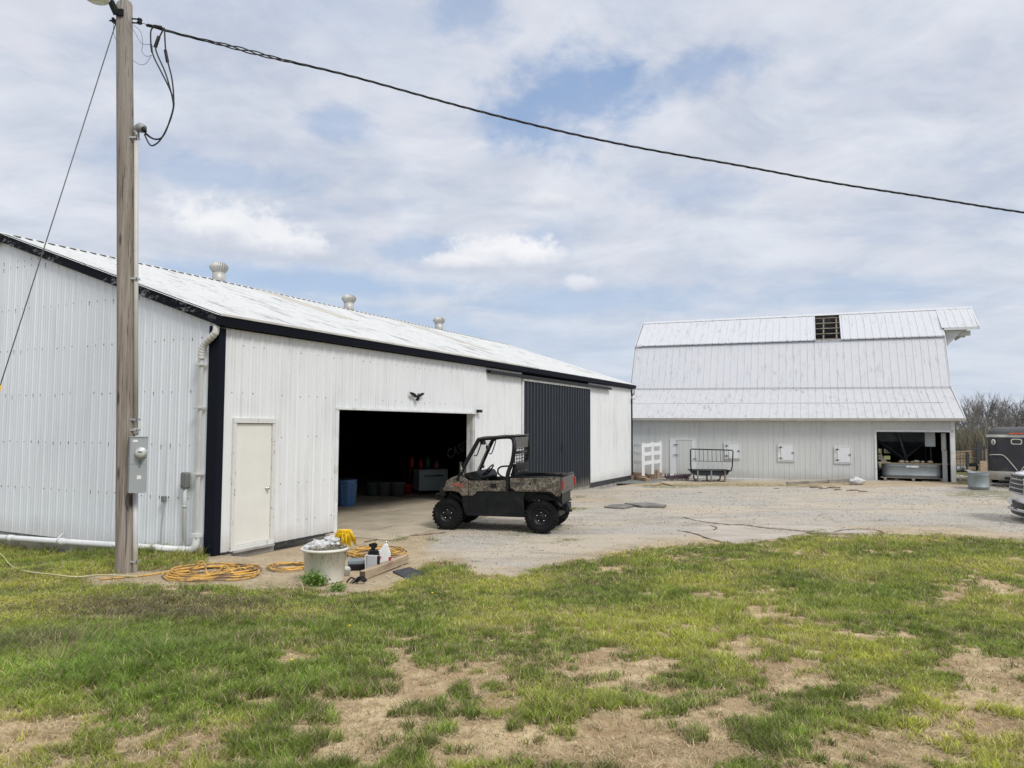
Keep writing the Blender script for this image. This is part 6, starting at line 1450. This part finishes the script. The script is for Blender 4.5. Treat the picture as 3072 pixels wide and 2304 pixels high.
# keep the ground under the slab and apron of the shed
lx_s = (X-SO[0])*SX[0]+(Y-SO[1])*SX[1]; ly_s = (X-SO[0])*SY[0]+(Y-SO[1])*SY[1]
ins = (lx_s > -.0) & (lx_s < L) & (ly_s > .0) & (ly_s < W); Zs = np.where(ins, -.35, Zs)
apr = (lx_s > 2.7) & (lx_s < 8.8) & (ly_s > -1.35) & (ly_s <= .0); Zs = np.where(apr, Zs*.3-.01, Zs)
bxl = (X-BO[0])*BX[0]+(Y-BO[1])*BX[1]; byl = (X-BO[0])*BY[0]+(Y-BO[1])*BY[1]
ins = (bxl > BL) & (bxl < 0) & (byl > .05) & (byl < 11.4); Zs = np.where(ins, -.45, Zs)
me = bpy.data.meshes.new('ground'); ny_, nx_ = X.shape
me.vertices.add(nx_*ny_); me.vertices.foreach_set('co', np.stack([X, Y, Zs], -1).reshape(-1).astype(np.float32))
idx = np.arange(nx_*ny_).reshape(ny_, nx_); q = np.stack([idx[:-1, :-1], idx[:-1, 1:], idx[1:, 1:], idx[1:, :-1]], -1).reshape(-1, 4)
me.loops.add(q.size); me.loops.foreach_set('vertex_index', q.reshape(-1).astype(np.int32)); me.polygons.add(len(q)); me.polygons.foreach_set('loop_start', np.arange(0, q.size, 4, dtype=np.int32)); me.polygons.foreach_set('use_smooth', np.ones(len(q), bool))
me.update(); me.validate()
ca = me.color_attributes.new('cover', 'FLOAT_COLOR', 'POINT'); ca.data.foreach_set('color', np.stack([grass, gravel, tan_, soil_], -1).reshape(-1).astype(np.float32))
go = bpy.data.objects.new('ground', me); C.objects.link(go); tag(go, kind='structure')
print('ground verts', nx_*ny_)
m = bpy.data.materials.new('ground'); m.use_nodes = True; t = NT(m.node_tree); b = t.n['Principled BSDF']; me.materials.append(m)
at_ = t.node('ShaderNodeAttribute', attribute_name='cover'); gR, gG, gB = t.sep(at_.outputs['Color']); gA = at_.outputs['Alpha']
co = t.node('ShaderNodeTexCoord').outputs['Object']
f1 = t.noise(co, 1.6, 8, .62); f2 = t.noise(co, 14., 6, .7); f3 = t.noise(co, 70., 3, .7); vr = t.voro(co, 60.); vc = t.voro(co, 60., 'Color'); f5 = t.noise(co, 30., 5, .75); f6 = t.noise(t.mapping(co, scale=(.5, 2.4, 1), rot=(0, 0, -.12)), .7, 8, .68); f4 = t.noise(t.mapping(co, scale=(.35, 1, 1)), .6, 6, .6, .6)
soilc = t.mix(t.ramp(f1, .38, .62), (.34, .235, .14), (.64, .51, .32)); soilc = t.mix(t.ramp(f2, .45, .62, 0, .7), soilc, (.42, .31, .18)); soilc = t.mix(t.ramp(f3, .56, .72, 0, .7), soilc, (.18, .115, .065)); soilc = t.mix(t.ramp(f5, .60, .66, 0, .6), soilc, (.14, .09, .05))
shaded_thatch = t.mix(t.ramp(f2, .35, .65), (.09, .09, .03), (.27, .21, .12)); shaded_thatch = t.mix(t.ramp(f3, .5, .7, 0, .6), shaded_thatch, (.08, .065, .03))  # thatch darkened: shade under the grass is put into its colour
greenf = t.mix(t.ramp(f1, .4, .6), (.10, .13, .04), (.19, .17, .08))
gRn = t.m('ADD', gR, t.m('MULTIPLY', t.m('SUBTRACT', f2, .5), 1.3)); lawn = t.mix(t.ramp(gRn, .25, .85), soilc, shaded_thatch)
yy = t.sep(co)[1]; lawn = t.mix(t.ramp(yy, 30, 48), lawn, greenf)
lawn = t.mix(t.m('MULTIPLY', t.ramp(gR, .1, .7), t.ramp(yy, 9, 24, 0, .7)), lawn, (.12, .125, .045))
gv = t.mix(t.ramp(t.sep(vc)[0], .1, .9), (.33, .305, .265), (.56, .53, .475)); gv = t.mix(t.ramp(vr, .45, .85, 0, .35), gv, (.24, .21, .17)); gv = t.mix(t.ramp(f3, .48, .66, 0, .4), gv, (.30, .265, .22))
gv = t.mix(t.ramp(f4, .44, .58, 0, .75), gv, (.50, .43, .33)); gv = t.mix(t.ramp(f6, .52, .64, 0, .5), gv, (.25, .225, .185)); gv = t.mix(t.ramp(f1, .50, .72, 0, .45), gv, (.27, .235, .185))
tn = t.mix(t.ramp(f1, .35, .65), (.48, .385, .25), (.37, .29, .18)); tn = t.mix(t.ramp(f2, .48, .66, 0, .6), tn, (.20, .15, .10))
gv = t.mix(t.ramp(gB, .15, .85, 0, .9), gv, tn)
edge = t.m('ADD', gG, t.m('MULTIPLY', t.m('SUBTRACT', f2, .5), .9))
c = t.mix(t.ramp(edge, .35, .65), lawn, gv)
c = t.mix(t.m('MULTIPLY', t.m('MULTIPLY', t.ramp(gR, .2, .6), t.ramp(f2, .38, .55)), t.ramp(gG, .4, .8, 0, .85)), c, (.13, .135, .05))
t.put(b.inputs['Base Color'], c); b.inputs['Roughness'].default_value = .95; b.inputs['Specular IOR Level'].default_value = .15
bn = t.node('ShaderNodeBump'); bn.inputs['Strength'].default_value = .9; bn.inputs['Distance'].default_value = .02
hgt = t.m('ADD', t.m('MULTIPLY', f2, .8), t.m('ADD', t.m('MULTIPLY', f3, .25), t.m('MULTIPLY', t.m('SUBTRACT', 1., vr), t.m('MULTIPLY', gG, .35))))
t.put(bn.inputs['Height'], hgt); t.l.new(bn.outputs[0], b.inputs['Normal'])

# broken concrete pads showing through the gravel, with a dirt filled crack between
def padpoly(pts, name, off, matn):
    qs = [G(*p) for p in smooth_path([(p[0], p[1], 0) for p in pts]+[(pts[0][0], pts[0][1], 0)], 4)[:-1]] if False else [G(*p) for p in pts]
    mb = MB(); vs = []; 
    jag = []
    for i, p in enumerate(qs):
        q2 = qs[(i+1) % len(qs)]
        for j in range(8):
            pp = p.lerp(q2, j/8); jag.append((pp.x+(rnd.uniform(-.03, .03) if j else 0), pp.y+(rnd.uniform(-.03, .03) if j else 0), float(gz(pp.x, pp.y))+off))
    import bmesh
    bm_ = bmesh.new(); f = bm_.faces.new([bm_.verts.new(p) for p in jag]); r_ = bmesh.ops.extrude_face_region(bm_, geom=[f]); bmesh.ops.translate(bm_, vec=(0, 0, -.15), verts=[v for v in r_['geom'] if isinstance(v, bmesh.types.BMVert)])
    bmesh.ops.recalc_face_normals(bm_, faces=bm_.faces)
    me_ = bpy.data.meshes.new(name); bm_.to_mesh(me_); bm_.free(); me_.materials.append(MAT[matn]); o = bpy.data.objects.new(name, me_); C.objects.link(o); tag(o, kind='structure'); return o
mk('pad concrete', (.45, .41, .355), .9, var=.10, vscale=9, dirt=(.36, .31, .25), damt=.9, dscale=1.5, dstretch=(.5, 1.5, 1), dr=(.4, .6), bump=.3)
padpoly([(2110, 1572), (2180, 1577), (2290, 1586), (2420, 1598), (2370, 1609), (2290, 1622), (2210, 1634), (2120, 1614), (2080, 1600)], 'concrete_pad', .008, 'pad concrete')
padpoly([(2060, 1556), (2190, 1560), (2330, 1566), (2480, 1580), (2640, 1596), (2560, 1601), (2450, 1596), (2310, 1582), (2180, 1572), (2070, 1565)], 'concrete_pad', .006, 'pad concrete')
padpoly([(1640, 1543), (1720, 1538), (1800, 1543), (1770, 1549), (1660, 1552)], 'concrete_pad', .007, 'pad concrete')
mk('crack soil', (.155, .105, .065), .95, var=.3, bump=.6)
def crack(pts, w_):
    qs = smooth_path([G(*p) for p in pts], 8); vs = []; 
    for i, p in enumerate(qs):
        a = qs[max(i-1, 0)]; b_ = qs[min(i+1, len(qs)-1)]; d = (b_-a); d.z = 0; d.normalize(); s_ = Vector((-d.y, d.x, 0))*w_*rnd.uniform(.35, 1.2)*(1 if 0 < i < len(qs)-1 else .1); off = Vector((rnd.uniform(-.01, .01), rnd.uniform(-.02, .02), 0))
        z_ = Vector((0, 0, .013)); vs += [tuple(p+s_+off+z_), tuple(p-s_+off+z_)]
    mb = MB(); mb.add(vs, [(2*i, 2*i+1, 2*i+3, 2*i+2) for i in range(len(qs)-1)]); o = mb.build('crack', 'crack soil', fix=False); tag(o, kind='structure')
crack([(2050, 1552), (2090, 1563), (2180, 1574), (2230, 1575), (2290, 1584), (2360, 1590), (2420, 1597), (2450, 1602), (2560, 1603)], .038)
crack([(2500, 1597), (2540, 1590), (2600, 1588), (2640, 1594), (2650, 1602)], .03)
crack([(2130, 1577), (2150, 1585), (2140, 1592)], .03)
crack([(2030, 1592), (2080, 1601), (2130, 1618), (2210, 1638)], .028)
crack([(960, 1616), (1040, 1606), (1130, 1590), (1220, 1571), (1300, 1560)], .02)
crack([(1090, 1628), (1140, 1618), (1200, 1608), (1260, 1606), (1340, 1598)], .03)

# ================================================================== GRASS, STRAW, LEAVES, STONES
def leafmat(name, transl=.35):
    m = bpy.data.materials.new(name); m.use_nodes = True; t = NT(m.node_tree); t.n.clear()
    a = t.node('ShaderNodeAttribute', attribute_name='col').outputs['Color']
    d = t.node('ShaderNodeBsdfDiffuse'); t.put(d.inputs['Color'], a); tr = t.node('ShaderNodeBsdfTranslucent'); t.put(tr.inputs['Color'], a)
    mx = t.node('ShaderNodeMixShader'); mx.inputs[0].default_value = transl; t.l.new(d.outputs[0], mx.inputs[1]); t.l.new(tr.outputs[0], mx.inputs[2])
    g = t.node('ShaderNodeBsdfGlossy'); g.inputs['Roughness'].default_value = .45; g.inputs['Color'].default_value = (.5, .5, .5, 1); m2 = t.node('ShaderNodeMixShader'); m2.inputs[0].default_value = .04; t.l.new(mx.outputs[0], m2.inputs[1]); t.l.new(g.outputs[0], m2.inputs[2])
    o = t.node('ShaderNodeOutputMaterial'); t.l.new(m2.outputs[0], o.inputs[0]); return m
MAT['blade'] = leafmat('grass blade'); MAT['litter'] = leafmat('dry litter', .1)
def scatter(n, d0, d1, power, seed, umax=.86):
    r = np.random.RandomState(seed); u = r.rand(n); e = 2-power
    d = (d0**e+u*(d1**e-d0**e))**(1/e) if abs(e) > 1e-6 else d0*(d1/d0)**u
    return (r.rand(n)*2-1)*umax*d, d, r
def ghm(x, y): return gz(x, y)+((fbmn(x*1.3, y*1.3, 5, 4)-.5)*.05+(fbmn(x*6, y*6, 8, 3)-.5)*.018)
def strips(name, P, D, Wd, Ht, Ln, col, matn, droop=None, kind=True):
    """two-segment blades: P base, D lean direction (unit xy), widths, heights, lean length, colour per blade"""
    n = len(P); side = np.stack([-D[:, 1], D[:, 0], np.zeros(n)], -1)
    ra = R0rng.rand(n)*6.283; sd = np.stack([np.cos(ra), np.sin(ra), np.zeros(n)], -1); side = .5*side+.5*sd; side /= np.linalg.norm(side, axis=1)[:, None]+1e-6
    D3 = np.concatenate([D, np.zeros((n, 1))], 1); up = np.array([0, 0, 1.])
    m_ = P+D3*(Ln*.35)[:, None]+up*(Ht*.62)[:, None]; tip = P+D3*Ln[:, None]+up*Ht[:, None]
    w_ = (Wd/2)[:, None]
    V = np.stack([P-side*w_, P+side*w_, m_+side*w_*.8, m_-side*w_*.8, tip], 1).reshape(-1, 3)
    base = np.arange(n)*5; loops = np.stack([base, base+1, base+2, base+3, base+3, base+2, base+4], 1).reshape(-1)
    me = bpy.data.meshes.new(name); me.vertices.add(n*5); me.vertices.foreach_set('co', V.reshape(-1).astype(np.float32))
    me.loops.add(n*7); me.loops.foreach_set('vertex_index', loops.astype(np.int32)); me.polygons.add(n*2)
    ls = np.stack([np.arange(n)*7, np.arange(n)*7+4], 1).reshape(-1); me.polygons.foreach_set('loop_start', ls.astype(np.int32)); me.update()
    c5 = np.repeat(col[:, None, :], 5, 1)*np.array([.72, .72, 1., 1., 1.12])[None, :, None]; c5 = np.concatenate([c5, np.ones((n, 5, 1))], -1)
    ca = me.color_attributes.new('col', 'FLOAT_COLOR', 'POINT'); ca.data.foreach_set('color', c5.reshape(-1).astype(np.float32)); me.materials.append(MAT[matn])
    o = bpy.data.objects.new(name, me); C.objects.link(o); o['kind'] = 'stuff'; return o
def blades():
    x, y, r = scatter(1400000, 2.7, 19, 1.75, 21, 1.02); z = ghm(x, y); g, gv_, tn_, so_, px, py = covers(x, y, gz(x, y))
    cl = fbmn(x*5+9, y*5+3, 12, 3, .6); clf = fbmn(x*11+9, y*11+3, 13, 3, .6); cl2 = fbmn(x*1.0+9, y*1.0+3, 14, 4, .6); yel = fbmn(x*.8+40, y*.8+60, 15, 4, .6); yel2 = fbmn(x*1.9+10, y*2.6+60, 19, 4, .65)
    lush = np.clip(np.exp(-((px-350)/650)**2-((py-1980)/110)**2)*1.1+np.exp(-((px-2450)/800)**2-((py-1770)/110)**2)*.35+(cl2-.5)*1.5, 0, 1)*(g > .3)
    ls_ = (x-SO[0])*SX[0]+(y-SO[1])*SX[1]; ly = (x-SO[0])*SY[0]+(y-SO[1])*SY[1]
    soilv = so_/np.maximum(1-gv_, .05); prob = np.where(gv_ > .6, np.clip(g, 0, 1), np.clip(1-gv_, 0, 1)**1.5*sstep(((.45*cl+.55*clf-.5)*3.2+.5-(soilv*1.12-.18))/.30)*(1-.35*soilv)+np.where(gv_ > .5, 0, .055)); keep = (r.rand(len(x)) < prob) & ~((ls_ > -.03) & (ly > -.03)) & (y > 2.7)
    sel = np.where(keep)[0]; x, y, z, lush, yel, px, py, g, cl = [a[sel] for a in (x, y, z, lush, yel, px, py, g, cl)]; n = len(x); print('blades', n)
    gd = gv_[sel]
    foot = np.exp(-((ly[sel] > 0)*(np.abs(ls_[sel])))*2.2)*(px < 640)*(py < 1760)*(ly[sel] > 0)
    wall_tuft = foot*(fbmn(x*2.3, y*2.3, 44, 3) > .45)
    tuf = sstep((clf[sel]-.45)/.2); h = (.018+.026*r.rand(n)+.050*lush*r.rand(n)+.040*lush+.030*tuf*r.rand(n))*(.6+.5*g)*(1-.3*(gd > .5))+wall_tuft*.20*r.rand(n)
    a = r.rand(n)*6.283; ln = h*(.35+.8*r.rand(n)); wd = np.clip(.0024+.00042*y, .0034, .012)*(.7+.9*r.rand(n)**2)
    D = np.stack([np.cos(a), np.sin(a)], -1)
    c0 = np.array([.215, .295, .045]); c1 = np.array([.385, .410, .068]); c2 = np.array([.120, .220, .036]); c3 = np.array([.52, .42, .25]); c4 = np.array([.20, .31, .045])
    f = np.clip((yel-.38)/.25, 0, 1)[:, None]; col = c0*(1-f)+c1*f; lf = (np.clip(lush, 0, 1)*.6)[:, None]; col = col*(1-lf)+c2*lf
    br = (np.exp(-((px-120)/330)**2-((py-2040)/80)**2)*(r.rand(n) < .7)*.9)[:, None]; col = col*(1-br)+c4*br
    pu = (np.exp(-((px-480)/400)**2-((py-1830)/50)**2)+.7*np.exp(-((px-120)/200)**2-((py-1960)/50)**2)); pu = ((pu*r.rand(n)) > .33)[:, None]; col = np.where(pu, np.array([.20, .15, .10]), col)
    dry = (r.rand(n) < .14+.55*(1-g)+.22*sstep((yel2[sel]-.5)/.15))[:, None]; col = np.where(dry, c3*(.6+.5*r.rand(n))[:, None], col)
    col = col*(.55+.95*r.rand(n)**1.3)[:, None]*(.70+.6*cl)[:, None]*(1.15-.5*tuf[:, None]*(1-f))*1.15
    o = strips('grass', np.stack([x, y, z-.004], -1), D, wd, h, ln, col, 'blade')
    tag(o, 'patchy green lawn grass with yellowish and dark tufts in the foreground', 'grass')
blades()
def straw():
    x, y, r = scatter(460000, 2.7, 15, 1.9, 31, 1.02); g, gv_, tn_, so_, px, py = covers(x, y, gz(x, y)); nn = fbmn(x*3, y*3, 55, 4, .6); nm = sstep((fbmn(x*8, y*8, 57, 3, .6)-.42)/.16)
    core = np.exp(-((px-1290)/150)**2-((py-2090)/48)**2)
    p_ = (1-gv_)*(.22+.95*so_*(nn > .38)*(.12+.88*nm))*(1-.85*core)+gv_*.012; keep = r.rand(len(x)) < p_; x, y, nn = x[keep], y[keep], nn[keep]; n = len(x); print('straw', n)
    a = r.rand(n)*6.283; L_ = .02+.09*r.rand(n)**2; P = np.stack([x, y, ghm(x, y)+.003+.012*r.rand(n)], -1)
    tone = r.rand(n)[:, None]; col = np.array([.68, .57, .36])*tone+np.array([.33, .23, .12])*(1-tone); col = col*(.7+.5*r.rand(n))[:, None]
    o = strips('dry_straw', P, np.stack([np.cos(a), np.sin(a)], -1), (.0016+.0026*r.rand(n)**2)+.0003*y, .004+.014*r.rand(n), L_, col, 'litter'); tag(o, 'dead brown straw litter lying on the bare soil between the grass', 'straw')
straw()
def leaves():
    x, y, r = scatter(260000, 3.2, 12.5, 1.8, 41, .80); g, gv_, tn_, so_, px, py = covers(x, y, gz(x, y)); nn = fbmn(x*2.2+5, y*2.2+8, 61, 4, .6); n2_ = fbmn(x*7+5, y*7+8, 62, 2)
    fern = np.exp(-((px-150)/330)**2-((py-2050)/70)**2)*1.1+np.exp(-((px-800)/150)**2-((py-2010)/50)**2)*.4+np.exp(-((px-760)/170)**2-((py-1770)/14)**2)*.6
    purp = np.exp(-((px-480)/420)**2-((py-1825)/52)**2)*1.1+np.exp(-((px-150)/300)**2-((py-1930)/70)**2)*.9+np.exp(-((px-560)/220)**2-((py-1960)/45)**2)*.5+np.exp(-((px-120)/250)**2-((py-1740)/30)**2)*.5
    sp = r.rand(len(x)); isf = (sp < fern*(nn > .42)*.9) & (g > .2); isp = (~isf) & (sp < purp*(nn > .36)*.8) & (g > .15); oth = (~isf) & (~isp) & (sp < .05) & (g > .4) & (n2_ > .5)
    k = isf | isp | oth; x, y, isf, isp, nn = x[k], y[k], isf[k], isp[k], nn[k]; n = len(x); print('leaves', n)
    top = np.where(isf, .11, np.where(isp, .095, .035))*(.35+.9*nn); z = ghm(x, y)+top*r.rand(n)**.6
    a = r.rand(n)*6.283; L_ = np.where(isf, .022, .016)*(.6+.9*r.rand(n)); hh = (r.rand(n)-.4)*L_
    cf = np.array([.20, .32, .045]); cp = np.array([.18, .20, .08]); cpp = np.array([.20, .125, .125]); cw = np.array([.30, .27, .30]); q_ = r.rand(n)
    col = np.where(isf[:, None], cf*(.6+.7*r.rand(n))[:, None], np.where((isp & (q_ < .42))[:, None], cpp, np.where((isp & (q_ > .94))[:, None], cw, cp)))*(.7+.6*r.rand(n))[:, None]
    o = strips('low_weeds', np.stack([x, y, z], -1), np.stack([np.cos(a), np.sin(a)], -1), np.where(isf, .006, .009)*(.7+.6*r.rand(n))+.0004*y, np.abs(hh)+.002, L_, col, 'blade'); tag(o, 'low leafy weeds, ferny green and purple, mixed in the left side of the lawn', 'weeds')
leaves()
def stones():
    x, y, r = scatter(60000, 9.2, 26, 1.5, 51, .75); g, gv_, tn_, so_, px, py = covers(x, y, gz(x, y)); nn = fbmn(x*1.2, y*1.2, 66, 4)
    ls_ = (x-SO[0])*SX[0]+(y-SO[1])*SX[1]; ly = (x-SO[0])*SY[0]+(y-SO[1])*SY[1]; bl_ = (x-BO[0])*BX[0]+(y-BO[1])*BX[1]; by_ = (x-BO[0])*BY[0]+(y-BO[1])*BY[1]
    keep = (r.rand(len(x)) < gv_*(1-.75*tn_)*(.25+1.2*np.clip(nn-.3, 0, 1))+.01) & ~((ls_ > -.1) & (ly > -1.3) & (ls_ < 22.1)) & ~((by_ > -.3)); x, y = x[keep], y[keep]; n = len(x); print('stones', n)
    z = ghm(x, y); s_ = (.005+.012*r.rand(n)**2)*(1+.02*y)
    o6 = np.array([[1, 0, 0], [0, 1, 0], [-1, 0, 0], [0, -1, 0], [0, 0, .7], [0, 0, -.5]]); V = o6[None]*(s_[:, None, None]*(.6+.8*r.rand(n, 6, 1))); a = r.rand(n)*6.28; ca_, sa_ = np.cos(a)[:, None], np.sin(a)[:, None]
    V = np.stack([V[..., 0]*ca_-V[..., 1]*sa_, V[..., 0]*sa_+V[..., 1]*ca_, V[..., 2]], -1)+np.stack([x, y, z+s_*.25], -1)[:, None, :]
    F8 = np.array([[0, 1, 4], [1, 2, 4], [2, 3, 4], [3, 0, 4], [1, 0, 5], [2, 1, 5], [3, 2, 5], [0, 3, 5]]); lp = (np.arange(n)[:, None, None]*6+F8[None]).reshape(-1)
    me = bpy.data.meshes.new('gravel_stones'); me.vertices.add(n*6); me.vertices.foreach_set('co', V.reshape(-1).astype(np.float32)); me.loops.add(len(lp)); me.loops.foreach_set('vertex_index', lp.astype(np.int32)); me.polygons.add(n*8); me.polygons.foreach_set('loop_start', np.arange(0, n*24, 3, dtype=np.int32)); me.update()
    tone = (.36+.32*r.rand(n))[:, None, None]*np.array([1, .95, .87])[None, None]; c = np.concatenate([np.broadcast_to(tone, (n, 6, 3)), np.ones((n, 6, 1))], -1); ca = me.color_attributes.new('col', 'FLOAT_COLOR', 'POINT'); ca.data.foreach_set('color', c.reshape(-1).astype(np.float32)); me.materials.append(MAT['litter'])
    o = bpy.data.objects.new('gravel_stones', me); C.objects.link(o); tag(o, 'loose pale gravel stones scattered over the farmyard', 'gravel', kind='stuff')
stones()
# dark clods left by tyres near the barn, dandelions
CL_ = [2100, 2330, 2450, 2470, 2500, 2515, 2560, 2590]; rankc = {v: i for i, v in enumerate(CL_)}
ORD = ['leftmost', 'second', 'third', 'fourth', 'fifth', 'sixth', 'seventh', 'eighth']
for px_, py_, s_ in ((2450, 1463, .14), (2470, 1466, .10), (2500, 1464, .16), (2515, 1470, .10), (2560, 1472, .13), (2590, 1475, .11), (2330, 1466, .08), (2100, 1478, .05)):
    o = crumple((0, 0, .0), s_, (1.6, .9, .35), px_, 'mud_clod', 'crack soil', None, 14); o.location = G(px_, py_); tag(o, f'dark flattened mud clod before the barn, {ORD[rankc[px_]]} from the left', 'mud clod', 'mud clods on the gravel')
mk('dandelion yellow', (.80, .62, .02), .6)
for (u, v), lb in (((873, 2003), 'yellow dandelion flower in the lawn by the bare straw patch'), ((1047, 1896), 'small yellow dandelion in the middle of the lawn'), ((1296, 1793), 'yellow dandelion nearest to the rubber mat')):
    p = G(u, v); d_ = thing('dandelion', lb, 'flower', p, 0, 'dandelions in the lawn'); mb = MB(); mb.tube([(0, 0, 0), (.004, 0, .05)], .0015, 4); mb.build('stem', 'leaf green', d_); mb = MB(); mb.lathe([(.003, .048), (.014, .054), (.012, .062), (0, .064)], (0.004, 0, 0), 10); mb.build('flower_head', 'dandelion yellow', d_)

# ================================================================== BARE TREES BEYOND THE YARD
mk('bark grey', (.16, .15, .135), .9, var=.25); mk('hazy grey twig', (.185, .175, .16), .9, var=.3); mk('hazy brown twig', (.19, .17, .145), .9, var=.3)  # twig colours lightened to paint in the haze of distance
def tree_mesh(seed, H, spread, twigmat, dens=1.0):
    r = random.Random(seed); mt = MB(); mc = MB()
    def grow(p, d, ln, rad, lvl):
        n = 3 if lvl < 3 else 2; pts = [p]; q = p.copy(); dd = d.copy()
        for i in range(n):
            dd = (dd+Vector((r.gauss(0, .16), r.gauss(0, .16), .06))).normalized(); q = q+dd*ln/n; pts.append(q.copy())
        rr = [rad*(1-.35*i/n) for i in range(n+1)]
        if lvl <= 1: mt.tube(pts, rr, 6, cap=False)
        else: mc.tube(pts, rr, 3, cap=False)
        if lvl >= 5: return
        k = r.choice((2, 3, 3)) if lvl > 0 else r.choice((3, 4, 5))
        if lvl >= 3: k += 1
        for i in range(k):
            a = r.uniform(0, 6.283); f = r.uniform(.45, 1) if i else 1.0; bp = pts[min(n, int(f*n))]
            sp_ = spread*(.55 if i == 0 else 1.)
            nd_ = (dd+Vector((math.cos(a), math.sin(a), r.uniform(-.1, .35)))*sp_*r.uniform(.6, 1.1)).normalized()
            grow(bp, nd_, ln*r.uniform(.60, .82), max(rad*r.uniform(.45, .65), .014), lvl+1)
    grow(Vector((0, 0, 0)), Vector((r.gauss(0, .05), r.gauss(0, .05), 1)), H*.27, H*.017, 0)
    a = mt.build('trunk', 'bark grey', None, fix=False); b = mc.build('crown', twigmat, None, fix=False)
    for o in (a, b): C.objects.unlink(o)
    return a.data, b.data
variants = [tree_mesh(100+i, [10.5, 12, 9.5, 11.5, 8.5][i], [.62, .55, .7, .6, .75][i], ['hazy grey twig', 'hazy grey twig', 'hazy brown twig', 'hazy grey twig', 'hazy brown twig'][i]) for i in range(5)]
print('tree faces', [len(v[1].polygons) for v in variants])
for v_ in bpy.data.objects:
    if v_.name.startswith(('trunk', 'crown')) and not v_.users_collection: pass
specs = []
rt_ = random.Random(5)
for row, (Yr, n_, u0, u1, hs_) in enumerate(((75, 9, 2850, 3260, .74), (92, 11, 2845, 3280, 1.0), (110, 12, 2835, 3300, 1.2), (130, 12, 2830, 3320, 1.42))):
    for i in range(n_):
        u = u0+(u1-u0)*(i+rt_.uniform(.1, .9))/n_; specs.append((u, Yr+rt_.uniform(-6, 6), hs_*rt_.uniform(.78, 1.12)))
for Yr, n_ in ((70, 6), ):
    for i in range(n_): specs.append((2560+i*50, 95+rt_.uniform(0, 20), .8))
ORD = ['leftmost', 'second', 'third', 'fourth', 'fifth', 'sixth', 'seventh', 'eighth', 'ninth', 'tenth', 'eleventh', 'twelfth', 'thirteenth', 'fourteenth', 'fifteenth', 'sixteenth', 'seventeenth', 'eighteenth', 'nineteenth']; cnt = {}
for i, (u, Yt, s_) in enumerate(sorted(specs)):
    xw = (u-1536)/CAM_F*Yt; zg = float(gz(xw, Yt)); a, b = variants[i % 5]
    near = 'front row' if Yt < 84 else ('second row' if Yt < 101 else ('third row' if Yt < 120 else 'back row')); cnt[near] = cnt.get(near, 0)+1
    hue = 'brownish' if i % 5 in (2, 4) else 'grey'
    tr = thing('bare_tree', f'{hue} leafless tree, {ORD[cnt[near]-1]} from the left in the {near} beyond the trailer', 'tree', (xw, Yt, zg-.3), rt_.uniform(0, 6.28), 'bare trees beyond the yard'); tr.scale = (s_*.95, s_*.95, s_*.93)
    for nm, md in (('trunk', a), ('crown', b)): o = bpy.data.objects.new(nm, md); C.objects.link(o); o.parent = tr
# brush below the trees
def brush():
    r = np.random.RandomState(77); n = 34000; y = 56+66*r.rand(n); u = .50+.34*r.rand(n); x = u*y; z = gz(x, y)
    a = r.rand(n)*6.283; h = .5+2.2*r.rand(n)**1.5; col = np.array([.19, .165, .13])*(.6+.8*r.rand(n))[:, None]; gr = (r.rand(n) < .22)[:, None]; col = np.where(gr, np.array([.12, .125, .06]), col)  # stem colour lightened too, haze painted in
    o = strips('brush', np.stack([x, y, z], -1), np.stack([np.cos(a), np.sin(a)], -1), .025+.03*r.rand(n), h, h*.5*r.rand(n), col, 'litter'); tag(o, 'brown undergrowth of brush and stems below the bare trees', 'brush')
brush()
